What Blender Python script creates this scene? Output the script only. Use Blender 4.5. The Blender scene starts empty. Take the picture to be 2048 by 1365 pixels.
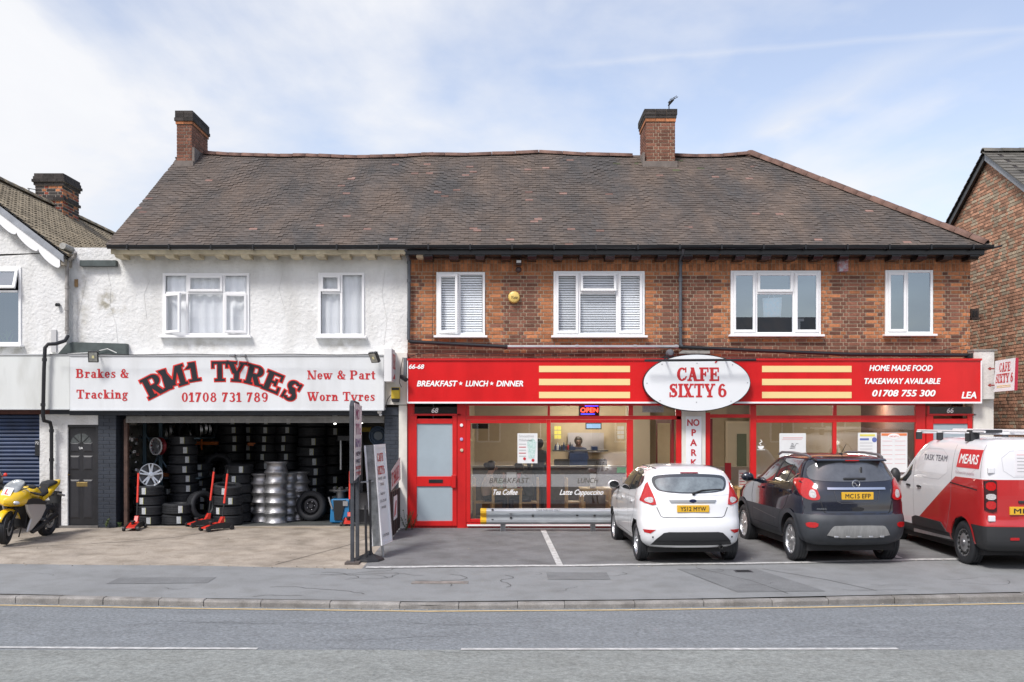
import bpy,bmesh,math,random
from mathutils import Vector,Matrix
random.seed(7)
R=math.radians
SC=bpy.context.scene
C=SC.collection
# ---------------------------------------------------------------- camera
cam_d=bpy.data.cameras.new('camera'); cam=bpy.data.objects.new('camera',cam_d); C.objects.link(cam)
cam.location=(0,-20,2.13); cam.rotation_euler=(R(90),0,0)
cam_d.sensor_width=36; cam_d.lens=36*2000/2048
cam_d.shift_x=12/2048; cam_d.shift_y=160.5/2048
cam_d.clip_start=.1; cam_d.clip_end=2000
SC.camera=cam
# ---------------------------------------------------------------- world
W=bpy.data.worlds.new('World'); SC.world=W; W.use_nodes=True
SUN_EL,SUN_AZ=50,212 # azimuth: direction the light comes from (200 = behind the camera, slightly left)
def build_world():
    nt=W.node_tree; nt.nodes.clear()
    N=nt.nodes.new; L=nt.links.new
    out=N('ShaderNodeOutputWorld'); bg=N('ShaderNodeBackground'); bg.inputs[1].default_value=.1
    L(bg.outputs[0],out.inputs[0])
    sky=N('ShaderNodeTexSky'); sky.sky_type='NISHITA'; sky.sun_disc=False
    sky.sun_elevation=R(SUN_EL); sky.sun_rotation=R(SUN_AZ); sky.air_density=1.2; sky.dust_density=1.5
    tc=N('ShaderNodeTexCoord'); sep=N('ShaderNodeSeparateXYZ'); L(tc.outputs['Generated'],sep.inputs[0])
    def M(op,a,b=None,c=None,clamp=False):
        n=N('ShaderNodeMath'); n.operation=op; n.use_clamp=clamp
        for i,v in enumerate((a,b,c)):
            if v is None: continue
            if isinstance(v,(int,float)): n.inputs[i].default_value=v
            else: L(v,n.inputs[i])
        return n.outputs[0]
    X,Y,Z=sep.outputs
    zc=M('ADD',M('MAXIMUM',Z,0.0),.22)
    comb=N('ShaderNodeCombineXYZ'); L(M('DIVIDE',X,zc),comb.inputs[0]); L(M('DIVIDE',Y,zc),comb.inputs[1])
    n1=N('ShaderNodeTexNoise'); n1.inputs['Scale'].default_value=.95; n1.inputs['Detail'].default_value=9; n1.inputs['Roughness'].default_value=.56
    n1.inputs['Distortion'].default_value=.5
    mp=N('ShaderNodeMapping'); mp.inputs['Location'].default_value=(3.1,1.7,0); mp.inputs['Scale'].default_value=(1,.8,1)
    L(comb.outputs[0],mp.inputs[0]); L(mp.outputs[0],n1.inputs['Vector'])
    # wispy band detail
    n2=N('ShaderNodeTexNoise'); n2.inputs['Scale'].default_value=7; n2.inputs['Detail'].default_value=6
    L(comb.outputs[0],n2.inputs['Vector'])
    base=M('ADD',M('MULTIPLY',M('SUBTRACT',n1.outputs[0],.5),4.2),M('MULTIPLY',M('SUBTRACT',n2.outputs[0],.5),.8))
    # more cloud to the west, thinner to the east: a real gradient of cover
    grad=M('MULTIPLY',X,-.95)
    low=M('MULTIPLY',M('SUBTRACT',.28,M('ABSOLUTE',Z)),1.1)
    cover=M('ADD',M('ADD',M('ADD',base,grad),low),.55,clamp=True)
    # contrails high in the sky (direction tangents), broken up by noise
    yy=M('MAXIMUM',Y,.02)
    u=M('DIVIDE',X,yy); v=M('DIVIDE',Z,yy)
    def trail(u0,v0,u1,v1,wid,amp):
        s=(v1 -v0)/(u1 -u0)
        dv=M('SUBTRACT',v,M('ADD',M('MULTIPLY',M('SUBTRACT',u,u0),s),v0))
        dv=M('ADD',dv,M('MULTIPLY',M('SUBTRACT',n2.outputs[0],.5),wid*1.6))
        g=M('SUBTRACT',1,M('DIVIDE',M('ABSOLUTE',dv),wid),clamp=True)
        ends=M('MULTIPLY',M('MULTIPLY',M('SUBTRACT',u,u0),14,clamp=True),M('MULTIPLY',M('SUBTRACT',u1,u),5,clamp=True))
        return M('MULTIPLY',M('MULTIPLY',g,ends),M('MULTIPLY',M('GREATER_THAN',Y,.02),amp))
    t=M('ADD',trail(.03,.354,.75,.412,.0055,.24),trail(.21,.27,.50,.40,.030,.6))
    t=M('ADD',t,trail(.42,.35,.62,.42,.01,.35))
    cover=M('ADD',cover,t,clamp=True)
    cover=M('ADD',M('MULTIPLY',cover,.86),.14)
    shade=N('ShaderNodeValToRGB'); shade.color_ramp.elements[0].position=.30; shade.color_ramp.elements[1].position=.65
    shade.color_ramp.elements[0].color=(.80,.83,.90,1); shade.color_ramp.elements[1].color=(.97,.975,1,1)
    L(n1.outputs[0],shade.inputs[0])
    sc=N('ShaderNodeVectorMath'); sc.operation='SCALE'; L(shade.outputs[0],sc.inputs[0]); sc.inputs['Scale'].default_value=5.35
    mx=N('ShaderNodeMix'); mx.data_type='RGBA'; L(cover,mx.inputs[0])
    sk=N('ShaderNodeVectorMath'); sk.operation='MULTIPLY'; L(sky.outputs[0],sk.inputs[0]); sk.inputs[1].default_value=(1.26,1.08,1.06)
    L(sk.outputs[0],mx.inputs[6]); L(sc.outputs[0],mx.inputs[7])
    L(mx.outputs[2],bg.inputs[0])
build_world()
sd=bpy.data.lights.new('sun','SUN'); sd.energy=1.8; sd.angle=R(14); sd.color=(1,.98,.95)
sun=bpy.data.objects.new('sun',sd); C.objects.link(sun)
_a=R(SUN_AZ); _dir=Vector((math.sin(_a)*math.cos(R(SUN_EL)),math.cos(_a)*math.cos(R(SUN_EL)),math.sin(R(SUN_EL))))
sun.rotation_euler=_dir.to_track_quat('Z','Y').to_euler()
sun.location=(0,-10,20)
SC.view_settings.view_transform='Standard'; SC.view_settings.look='None'; SC.view_settings.gamma=1
SC.view_settings.use_curve_mapping=False
SC.view_settings.exposure=.92
SC.render.engine='CYCLES'
SC.cycles.max_bounces=8; SC.cycles.transparent_max_bounces=16; SC.cycles.glossy_bounces=4; SC.cycles.diffuse_bounces=4

# ---------------------------------------------------------------- helpers
def P(px,py,d): # a point of the photograph at distance d from the camera plane
    return Vector(((px -1012)*d/2000,d -20,2.13-(py -843)*d/2000))
def GX(px,d): return (px -1012)*d/2000
def GZ(py,d): return 2.13-(py -843)*d/2000
MATS={}
def mat(name,col,rough=.6,metal=0,noise=0,nscale=8,bump=0,bscale=None,coat=0,emit=None,estr=1,col2=None,spec=.5,stretch=None,rnd=0,dirt=0,speck=0,sscale=70):
    if name in MATS: return MATS[name]
    m=bpy.data.materials.new(name); m.use_nodes=True; nt=m.node_tree
    b=nt.nodes['Principled BSDF']; N=nt.nodes.new; L=nt.links.new
    if len(col)==3: col=(*col,1)
    b.inputs['Base Color'].default_value=col; b.inputs['Roughness'].default_value=rough; b.inputs['Metallic'].default_value=metal
    b.inputs['Specular IOR Level'].default_value=spec
    if coat: b.inputs['Coat Weight'].default_value=coat; b.inputs['Coat Roughness'].default_value=.03
    tc=N('ShaderNodeTexCoord'); geo=N('ShaderNodeNewGeometry')
    src=geo.outputs['Position']
    if stretch:
        mp=N('ShaderNodeMapping'); mp.inputs['Scale'].default_value=stretch; L(src,mp.inputs[0]); src=mp.outputs[0]
    cur=None
    if noise:
        n=N('ShaderNodeTexNoise'); n.inputs['Scale'].default_value=nscale; n.inputs['Detail'].default_value=6; n.inputs['Roughness'].default_value=.62
        L(src,n.inputs['Vector'])
        rp=N('ShaderNodeValToRGB'); rp.color_ramp.elements[0].position=.35; rp.color_ramp.elements[1].position=.65
        c2=col2 or tuple(max(0,c*(1-noise)) for c in col[:3])
        rp.color_ramp.elements[0].color=(*c2[:3],1); rp.color_ramp.elements[1].color=col
        L(n.outputs[0],rp.inputs[0]); cur=rp.outputs[0]
    if rnd:
        oi=N('ShaderNodeObjectInfo'); ad=N('ShaderNodeMath'); ad.operation='ADD'
        L(oi.outputs['Random'],ad.inputs[0]); L(geo.outputs['Random Per Island'],ad.inputs[1])
        fr=N('ShaderNodeMath'); fr.operation='FRACT'; L(ad.outputs[0],fr.inputs[0])
        mr=N('ShaderNodeMapRange'); mr.inputs[3].default_value=1-rnd; mr.inputs[4].default_value=1+rnd*.6; L(fr.outputs[0],mr.inputs[0])
        vm=N('ShaderNodeVectorMath'); vm.operation='SCALE'
        if cur: L(cur,vm.inputs[0])
        else: vm.inputs[0].default_value=col[:3]
        L(mr.outputs[0],vm.inputs['Scale']); cur=vm.outputs[0]
    if dirt:
        n=N('ShaderNodeTexNoise'); n.inputs['Scale'].default_value=1.1; n.inputs['Detail'].default_value=8
        mp=N('ShaderNodeMapping'); mp.inputs['Scale'].default_value=(2.6,2.6,.8); L(geo.outputs['Position'],mp.inputs[0]); L(mp.outputs[0],n.inputs['Vector'])
        rp=N('ShaderNodeValToRGB'); rp.color_ramp.elements[0].position=.45; rp.color_ramp.elements[1].position=.68
        rp.color_ramp.elements[0].color=(1,1,1,1); rp.color_ramp.elements[1].color=(1-dirt,1-dirt*1.05,1-dirt*1.15,1)
        L(n.outputs[0],rp.inputs[0])
        mu=N('ShaderNodeMix'); mu.data_type='RGBA'; mu.blend_type='MULTIPLY'; mu.inputs[0].default_value=1
        if cur: L(cur,mu.inputs[6])
        else: mu.inputs[6].default_value=col
        L(rp.outputs[0],mu.inputs[7]); cur=mu.outputs[2]
    if speck:
        n=N('ShaderNodeTexNoise'); n.inputs['Scale'].default_value=sscale; n.inputs['Detail'].default_value=3; n.inputs['Roughness'].default_value=.8; L(geo.outputs['Position'],n.inputs['Vector'])
        mr=N('ShaderNodeMapRange'); mr.inputs[1].default_value=.3; mr.inputs[2].default_value=.7; mr.inputs[3].default_value=1-speck; mr.inputs[4].default_value=1+speck; L(n.outputs[0],mr.inputs[0])
        vm=N('ShaderNodeVectorMath'); vm.operation='SCALE'
        if cur: L(cur,vm.inputs[0])
        else: vm.inputs[0].default_value=col[:3]
        L(mr.outputs[0],vm.inputs['Scale']); cur=vm.outputs[0]
    if cur: L(cur,b.inputs['Base Color'])
    if bump:
        n=N('ShaderNodeTexNoise'); n.inputs['Scale'].default_value=bscale or nscale*4; n.inputs['Detail'].default_value=5
        L(src,n.inputs['Vector'])
        bp=N('ShaderNodeBump'); bp.inputs['Strength'].default_value=1; bp.inputs['Distance'].default_value=bump
        L(n.outputs[0],bp.inputs['Height']); L(bp.outputs[0],b.inputs['Normal'])
    if emit: b.inputs['Emission Color'].default_value=(*emit,1); b.inputs['Emission Strength'].default_value=estr
    MATS[name]=m
    return m
def glass(name,tint=(1,1,1),gcol=(1,1,1),refl=1.0,rough=.0,ior=1.5,minr=0):
    if name in MATS: return MATS[name]
    m=bpy.data.materials.new(name); m.use_nodes=True; nt=m.node_tree; nt.nodes.clear()
    N=nt.nodes.new; L=nt.links.new
    o=N('ShaderNodeOutputMaterial'); mx=N('ShaderNodeMixShader'); t=N('ShaderNodeBsdfTransparent'); g=N('ShaderNodeBsdfGlossy')
    t.inputs[0].default_value=(*tint,1); g.inputs['Roughness'].default_value=rough; g.inputs[0].default_value=(*gcol,1)
    f=N('ShaderNodeFresnel'); f.inputs[0].default_value=ior
    mu=N('ShaderNodeMath'); mu.operation='MULTIPLY_ADD'; mu.use_clamp=True; L(f.outputs[0],mu.inputs[0]); mu.inputs[1].default_value=refl; mu.inputs[2].default_value=minr
    L(mu.outputs[0],mx.inputs[0]); L(t.outputs[0],mx.inputs[1]); L(g.outputs[0],mx.inputs[2]); L(mx.outputs[0],o.inputs[0])
    MATS[name]=m
    return m

class MB:
    def __init__(s): s.v=[]; s.f=[]; s.m=[]
    def add(s,vs,fs,mi=0):
        b=len(s.v); s.v += [tuple(v) for v in vs]; s.f += [tuple(i+b for i in f) for f in fs]; s.m += [mi]*len(fs); return s
    def box(s,x0,x1,y0,y1,z0,z1,mi=0,M=None):
        vs=[Vector((x,y,z)) for x in (x0,x1) for y in (y0,y1) for z in (z0,z1)]
        if M: vs=[M @ v for v in vs]
        return s.add(vs,[(0,1,3,2),(4,6,7,5),(0,4,5,1),(2,3,7,6),(0,2,6,4),(1,5,7,3)],mi)
    def prism(s,pts,axis,a,b,mi=0,M=None):
        """2D polygon extruded along an axis. y: pts=(x,z); x: pts=(y,z); z: pts=(x,y)"""
        n=len(pts)
        def w(p,t): return Vector((p[0],t,p[1])) if axis =='y' else Vector((t,p[0],p[1])) if axis =='x' else Vector((p[0],p[1],t))
        vs=[w(p,a) for p in pts]+[w(p,b) for p in pts]
        if M: vs=[M @ v for v in vs]
        return s.add(vs,[tuple(range(n)),tuple(range(2*n -1,n -1,-1))]+[(i,i+n,(i+1)%n+n,(i+1)%n) for i in range(n)],mi)
    def tube(s,pts,r,seg=8,mi=0,cap=True):
        pts=[Vector(p) for p in pts]; rs=r if isinstance(r,(list,tuple)) else [r]*len(pts)
        rings=[]; up=None
        for i,p in enumerate(pts):
            t=(pts[min(i+1,len(pts)-1)]-pts[max(i -1,0)]).normalized()
            if up is None:
                up=Vector((0,0,1)) if abs(t.z)<.9 else Vector((1,0,0))
            u=(up -t*up.dot(t)).normalized(); w=t.cross(u); up=u
            rings.append([p+(u*math.cos(a)+w*math.sin(a))*rs[i] for a in [2*math.pi*k/seg for k in range(seg)]])
        vs=[v for r_ in rings for v in r_]; fs=[]
        for i in range(len(pts)-1):
            for k in range(seg):
                k2=(k+1)%seg; fs.append((i*seg+k,i*seg+k2,(i+1)*seg+k2,(i+1)*seg+k))
        if cap: fs += [tuple(range(seg))[::-1],tuple((len(pts)-1)*seg+k for k in range(seg))]
        return s.add(vs,fs,mi)
    def lathe(s,prof,axis='z',c=(0,0,0),seg=32,mi=0,closed=False,M=None):
        """prof: (r, h) pairs turned about the axis"""
        vs=[]; n=len(prof); c=Vector(c)
        for k in range(seg):
            a=2*math.pi*k/seg; ca,sa=math.cos(a),math.sin(a)
            for r,h in prof:
                v=Vector((r*ca,r*sa,h)) if axis =='z' else Vector((h,r*ca,r*sa)) if axis =='x' else Vector((r*ca,h,r*sa))
                v += c
                vs.append(M @ v if M else v)
        fs=[]
        for k in range(seg):
            k2=(k+1)%seg
            for i in range(n -1+(1 if closed else 0)):
                j=(i+1)%n; fs.append((k*n+i,k2*n+i,k2*n+j,k*n+j))
        return s.add(vs,fs,mi)
    def ball(s,c,r,seg=12,rings=8,mi=0,sc=(1,1,1)):
        vs=[]; c=Vector(c)
        for i in range(rings+1):
            t=math.pi*i/rings
            for k in range(seg):
                a=2*math.pi*k/seg
                vs.append(c+Vector((r*sc[0]*math.sin(t)*math.cos(a),r*sc[1]*math.sin(t)*math.sin(a),r*sc[2]*math.cos(t))))
        fs=[(i*seg+k,(i+1)*seg+k,(i+1)*seg+(k+1)%seg,i*seg+(k+1)%seg) for i in range(rings) for k in range(seg)]
        return s.add(vs,fs,mi)
OFF={}
def link(o,parent=None):
    C.objects.link(o)
    if parent: o.parent=parent
    return o
def part(name,mb,m,parent=None,smooth=False,bevel=0,local=False,kind=None,label=None,autos=None):
    me=bpy.data.meshes.new(name)
    off=OFF.get(parent.name,Vector((0,0,0))) if parent and not local else Vector((0,0,0))
    vs=mb.v if local or not parent else [(v[0]-off.x,v[1]-off.y,v[2]-off.z) for v in mb.v]
    me.from_pydata(vs,[],mb.f); me.validate()
    bm=bmesh.new(); bm.from_mesh(me); bmesh.ops.remove_doubles(bm,verts=bm.verts,dist=1e-6) if smooth else None
    bmesh.ops.recalc_face_normals(bm,faces=bm.faces); bm.to_mesh(me); bm.free()
    ms=m if isinstance(m,(list,tuple)) else [m]
    for x in ms: me.materials.append(x)
    if len(ms)>1 and len(mb.m)==len(me.polygons): me.polygons.foreach_set('material_index',mb.m)
    if smooth:
        me.polygons.foreach_set('use_smooth',[True]*len(me.polygons))
        try: me.set_sharp_from_angle(angle=R(autos or 40))
        except Exception: pass
    o=bpy.data.objects.new(name,me); link(o,parent); OFF[o.name]=off
    if bevel:
        b=o.modifiers.new('bevel','BEVEL'); b.width=bevel; b.segments=2; b.limit_method='ANGLE'; b.angle_limit=R(40)
    if kind: o['kind']=kind
    if label: o['label']=label
    return o
def thing(name,label,cat,loc=(0,0,0),group=None,rotz=0):
    o=bpy.data.objects.new(name,None); C.objects.link(o); o.location=loc; o.rotation_euler=(0,0,rotz); o.empty_display_size=.1
    o['label']=label; o['category']=cat
    if group: o['group']=group
    OFF[o.name]=Vector(loc)
    return o
def tag(o,label,cat,group=None):
    o['label']=label; o['category']=cat
    if group: o['group']=group
    return o
def struct(name,mb,m,smooth=False):
    o=part(name,mb,m,None,smooth); o['kind']='structure'; return o
def inst(name,me,parent,loc,rot=(0,0,0),sx=1): # a shared-mesh piece; loc in world
    o=bpy.data.objects.new(name,me); off=OFF.get(parent.name,Vector((0,0,0)))
    o.location=Vector(loc)-off; o.rotation_euler=rot; o.scale.x=sx; link(o,parent); OFF[o.name]=off
    return o
def mesh_of(mb,m,smooth=False):
    me=bpy.data.meshes.new('piece'); me.from_pydata(mb.v,[],mb.f)
    bm=bmesh.new(); bm.from_mesh(me); bmesh.ops.recalc_face_normals(bm,faces=bm.faces); bm.to_mesh(me); bm.free()
    for x in (m if isinstance(m,(list,tuple)) else [m]): me.materials.append(x)
    if isinstance(m,(list,tuple)): me.polygons.foreach_set('material_index',mb.m)
    if smooth: me.polygons.foreach_set('use_smooth',[True]*len(me.polygons))
    return me
KIDS={}
def dup(root,loc=None,rot=None,label=None,group=None,scale=None):
    def cp(o,par):
        c=o.copy(); C.objects.link(c)
        if par: c.parent=par
        OFF[c.name]=OFF.get(o.name,Vector((0,0,0)))
        return c
    r=cp(root,None)
    if loc is not None: r.location=loc
    if rot is not None: r.rotation_euler=rot
    if scale is not None: r.scale=(scale,)*3 if isinstance(scale,(int,float)) else scale
    if label: r['label']=label
    if group: r['group']=group
    for ch in list(root.children):
        c=cp(ch,r)
        for g in list(ch.children): cp(g,c)
    return r
# ---- text: bundled sans, as a mesh
def sans(body,height,bold=0,shear=0,align='CENTER',spacing=1.0,xs=1.0,line=1.0):
    """returns (verts, faces) in the x/y plane, cap height = height"""
    cu=bpy.data.curves.new('t','FONT'); cu.body=body; cu.size=height/.73; cu.align_x=align; cu.offset=0
    cu.shear=shear; cu.space_character=spacing; cu.space_line=line; cu.resolution_u=3
    o=bpy.data.objects.new('t',cu); C.objects.link(o)
    me=o.to_mesh()
    vs=[(v.co.x*xs,v.co.y) for v in me.vertices]; fs=[tuple(p.vertices) for p in me.polygons]
    o.to_mesh_clear(); bpy.data.objects.remove(o); bpy.data.curves.remove(cu)
    if bold:
        b=bold*height*.8; n=len(vs); base,bf=vs,fs; vs,fs=[],[]
        for j,(dx,dy) in enumerate(((0,0),(-b,0),(b,0),(0,-b*.8),(0,b*.8),(-b*.7,b*.6),(b*.7,-b*.6))):
            vs += [(x+dx,y+dy,j*.00025) for x,y in base]; fs += [tuple(i+j*n for i in f) for f in bf]
    return vs,fs
# ---- text: slab serif drawn from stems, bars and bowls (cap height 1)
S_,T_=.21,.085
def _slab(x,y,w=.16,up=True): return ('R',x -w,y if up else y -T_,x+S_+w*1.0,y+T_ if up else y)
def ser(x,top=1,w=.09): return [('R',x,0,x+S_,top),('R',x -w,0,x+S_+w,T_),('R',x -w,top -T_,x+S_+w,top)]
def A(cx,cy,rx,ry,a0=0,a1=360,wv=S_,wh=T_): return ('A',cx,cy,rx,ry,a0,a1,wv,wh)
def Ln(x0,y0,x1,y1,w=S_): return ('L',x0,y0,x1,y1,w)
def Rc(a,b,c,d): return ('R',a,b,c,d)
XH=.68
SERIF={
 'R': (.92,ser(.09)+[Rc(.25,1-T_,.5,1),Rc(.25,.46,.5,.46+T_),A(.5,.73,.29,.27,-90,90),Ln(.42,.48,.66,.0),Rc(.6,0,.9,T_)]),
 'M': (1.12,ser(.09,1,.09)[:2]+[Rc(0,1-T_,.28,1),Ln(.1,1,.46,.12),Ln(.82,1,.46,.12,.1),Rc(.8,0,.8+S_,1),Rc(.71,0,1.1,T_),Rc(.82,1-T_,1.1,1)]),
 '1': (.56,[Rc(.19,0,.19+S_,1),Rc(.02,0,.56,T_),Ln(.02,.72,.22,.92,.16),Rc(.1,.86,.2,1)]),
 'T': (.9,[Rc(.335,0,.335+S_,1),Rc(.18,0,.7,T_),Rc(.02,1-T_,.86,1),Rc(.02,.7,.1,1),Rc(.78,.7,.86,1)]),
 'Y': (.96,[Rc(.37,0,.37+S_,.48),Rc(.24,0,.71,T_),Ln(.12,1,.39,.42),Ln(.79,1,.5,.42,.1),Rc(0,1-T_,.4,1),Rc(.62,1-T_,.96,1)]),
 'E': (.84,ser(.09)+[Rc(.25,0,.78,T_),Rc(.25,1-T_,.76,1),Rc(.69,.68,.76,1),Rc(.71,0,.78,.33),Rc(.25,.47,.55,.47+T_),Rc(.5,.36,.57,.68)]),
 'L': (.8,ser(.09)+[Rc(.25,0,.74,T_),Rc(.67,0,.74,.36)]),
 'F': (.8,ser(.09)+[Rc(.25,1-T_,.74,1),Rc(.67,.68,.74,1),Rc(.25,.47,.52,.47+T_),Rc(.47,.36,.54,.68)]),
 'S': (.78,[A(.38,.74,.33,.26,40,235,.2),A(.38,.27,.34,.27,-140,55,.2),Ln(.30,.66,.50,.36,.34),Rc(.62,.68,.7,1),Rc(.04,0,.12,.34)]),
 'B': (.9,ser(.09)+[Rc(.25,1-T_,.48,1),Rc(.25,.48,.5,.48+T_),Rc(.25,0,.5,T_),A(.48,.76,.27,.24,-90,90),A(.5,.28,.32,.28,-90,90)]),
 'P': (.86,ser(.09)+[Rc(.25,1-T_,.5,1),Rc(.25,.43,.5,.43+T_),A(.5,.715,.31,.285,-90,90)]),
 'N': (1.0,[Rc(.1,0,.19,1),Rc(0,0,.3,T_),Rc(0,1-T_,.28,1),Ln(.08,1,.68,0,.25),Rc(.8,0,.89,1),Rc(.68,1-T_,1,1)]),
 'W': (1.3,[Ln(.08,1,.36,0),Ln(.66,.95,.41,0,.1),Ln(.56,1,.84,0),Ln(1.16,1,.9,0,.1),Rc(0,1-T_,.4,1),Rc(1.0,1-T_,1.3,1),Rc(.5,1-T_,.85,1)]),
 'C': (.86,[A(.44,.5,.4,.5,48,312,.21),Rc(.72,.66,.79,1),Ln(.66,.1,.8,.32,.07)]),
 'A': (.96,[Ln(.42,1,.14,0,.09),Ln(.4,1,.68,0,.22),Rc(.25,.3,.65,.3+T_),Rc(0,0,.34,T_),Rc(.56,0,.98,T_)]),
 'I': (.42,ser(.1)),'X': (.94,[Ln(.14,1,.62,0,.24),Ln(.74,1,.18,0,.1),Rc(0,0,.36,T_),Rc(.54,0,.94,T_),Rc(.02,1-T_,.44,1),Rc(.6,1-T_,.92,1)]),
 '0': (.74,[A(.37,.5,.33,.5,0,360,.19)]),
 '7': (.7,[Rc(.05,1-.14,.66,1),Rc(.05,.7,.12,1),Ln(.5,.9,.22,0,.2)]),
 '8': (.74,[A(.37,.755,.27,.245,0,360,.16),A(.37,.28,.33,.29,0,360,.18)]),
 '3': (.7,[A(.33,.75,.3,.25,-90,150,.18),A(.32,.28,.34,.28,-150,90,.2)]),
 '9': (.74,[A(.37,.68,.33,.32,0,360,.18),A(.37,.5,.33,.5,-130,20,.19)]),
 '6': (.74,[A(.37,.32,.33,.32,0,360,.18),A(.37,.5,.33,.5,50,200,.19)]),
 'r': (.58,[Rc(.1,0,.29,XH),Rc(0,0,.42,.07),Rc(.0,XH -.07,.2,XH),A(.44,.44,.18,.24,45,170,.08,.1),Rc(.44,.46,.56,.62)]),
 'a': (.66,[Rc(.38,.0,.56,.5),A(.33,.46,.24,.22,0,165,.17,.07),A(.28,.2,.23,.2,60,330,.17,.07),Rc(.5,0,.66,.08)]),
 'k': (.74,[Rc(.1,0,.29,1),Rc(0,0,.38,.07),Rc(0,.93,.2,1),Ln(.52,XH,.24,.26,.09),Ln(.34,.42,.52,0,.2),Rc(.46,0,.76,.07),Rc(.42,XH -.07,.7,XH)]),
 'e': (.62,[A(.3,.34,.27,.34,15,330,.17,.07),Rc(.2,.32,.56,.39),A(.3,.34,.27,.34,0,40,.13,.07)]),
 's': (.54,[A(.26,.5,.21,.18,50,250,.14,.07),A(.26,.19,.23,.19,-130,80,.15,.07),Ln(.19,.45,.34,.26,.24),Rc(.4,.48,.45,.68),Rc(.03,0,.08,.22)]),
 'c': (.58,[A(.3,.34,.27,.34,45,315,.18,.07),Rc(.42,.42,.54,.56)]),
 'i': (.38,[Rc(.1,0,.29,XH),Rc(0,0,.38,.07),Rc(0,XH -.07,.2,XH),A(.19,.88,.1,.11,0,360,.099,.109)]),
 'n': (.76,[Rc(.1,0,.29,XH),Rc(0,0,.37,.07),Rc(0,XH -.07,.2,XH),A(.42,.44,.22,.24,0,180,.18,.08),Rc(.46,0,.64,.46),Rc(.4,0,.74,.07)]),
 'g': (.66,[A(.29,.46,.24,.22,0,360,.16,.06),A(.29,-.1,.28,.17,0,360,.12,.07),Ln(.08,.16,.2,.26,.1),Rc(.12,.05,.44,.15),Rc(.46,.58,.64,.68)]),
 'w': (1.0,[Ln(.06,XH,.26,0,.18),Ln(.5,XH,.3,0,.08),Ln(.4,XH,.62,0,.18),Ln(.86,XH,.68,0,.08),Rc(0,XH -.07,.3,XH),Rc(.74,XH -.07,1,XH),Rc(.36,XH -.07,.64,XH)]),
 't': (.48,[Rc(.12,.12,.3,.9),Rc(0,XH -.08,.44,XH),A(.33,.14,.21,.14,170,320,.16,.08)]),
 'o': (.64,[A(.32,.34,.29,.34,0,360,.18,.07)]),
 'y': (.72,[Ln(.06,XH,.3,0,.19),Ln(.6,XH,.28,-.22,.09),Rc(0,XH -.07,.32,XH),Rc(.46,XH -.07,.74,XH),A(.2,-.16,.15,.11,180,350,.1,.09)]),
 '&': (.92,[A(.38,.78,.21,.22,0,360,.13,.07),A(.34,.27,.32,.27,60,340,.19,.07),Ln(.2,.74,.68,.0,.22),A(.6,.36,.22,.3,-60,60,.08,.1),Rc(.6,.46,.92,.53),Rc(.62,0,.9,.07)]),
 ' ': (.34,[]),
}
def _prim(p,e):
    if p[0]=='R': return [(p[1]-e,p[2]-e),(p[3]+e,p[2]-e),(p[3]+e,p[4]+e),(p[1]-e,p[4]+e)],None
    if p[0]=='L':
        _,x0,y0,x1,y1,w=p; h=w/2+e*1.4; s=1 if y1 >y0 else -1
        k=(x1 -x0)/(y1 -y0)*e*s
        return [(x0 -h -k,y0 -e*s),(x0+h -k,y0 -e*s),(x1+h+k,y1+e*s),(x1 -h+k,y1+e*s)],None
    _,cx,cy,rx,ry,a0,a1,wv,wh=p
    n=max(6,int(abs(a1 -a0)/14)); o=[]; i_=[]
    da=math.degrees(e/max(rx,ry)) if a1 -a0 <359 else 0
    for k in range(n+1):
        a=R(a0 -da+(a1 -a0+2*da)*k/n)
        o.append((cx+(rx+e)*math.cos(a),cy+(ry+e)*math.sin(a)))
        i_.append((cx+max(.004,rx -wv -e)*math.cos(a),cy+max(.004,ry -wh -e)*math.sin(a)))
    return o,i_
def serif(mb,body,org,ux,uy,h,e=0,xs=1.0,gap=.1,depth=.002,align='L',place=None,mi=0):
    """draw slab-serif text. org: world start; ux, uy: unit vectors; h: cap height"""
    org,ux,uy=Vector(org),Vector(ux),Vector(uy); nz=ux.cross(uy)
    wid=sum(SERIF[c][0]+gap for c in body)-gap
    x=0 if align =='L' else -wid/2*xs if align =='C' else -wid*xs
    k=0
    for c in body:
        gw,pr=SERIF[c]
        for p in pr:
            o,i_=_prim(p,e); k += 1; dz=depth+(k %9)*.0004
            if place: tr=lambda q: place(x+gw*xs/2,(q[0]-gw/2)*xs,q[1])
            else: tr=lambda q: org+ux*(x+q[0]*xs)*h+uy*q[1]*h
            po=[tr(q)+nz*dz for q in o]
            if i_ is None: mb.add(po,[tuple(range(len(po)))],mi)
            else:
                pi_=[tr(q)+nz*dz for q in i_]; n=len(po)
                mb.add(po+pi_,[(j,j+1,n+j+1,n+j) for j in range(n -1)],mi)
        x += (gw+gap)*xs
    return wid*xs*h
def put_sans(mb,body,org,h,ux=(1,0,0),uy=(0,0,1),dz=.003,mi=0,fit=None,**kw):
    vs,fs=sans(body,h,**kw)
    if not vs: return
    if fit:
        x0=min(v[0] for v in vs); x1=max(v[0] for v in vs); k=fit/(x1 -x0); vs=[(v[0]*k,)+tuple(v[1:]) for v in vs]
    org,ux,uy=Vector(org),Vector(ux),Vector(uy); nz=ux.cross(uy)
    mb.add([org+ux*v[0]+uy*v[1]+nz*(dz+(v[2] if len(v)>2 else 0)) for v in vs],fs,mi)
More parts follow.
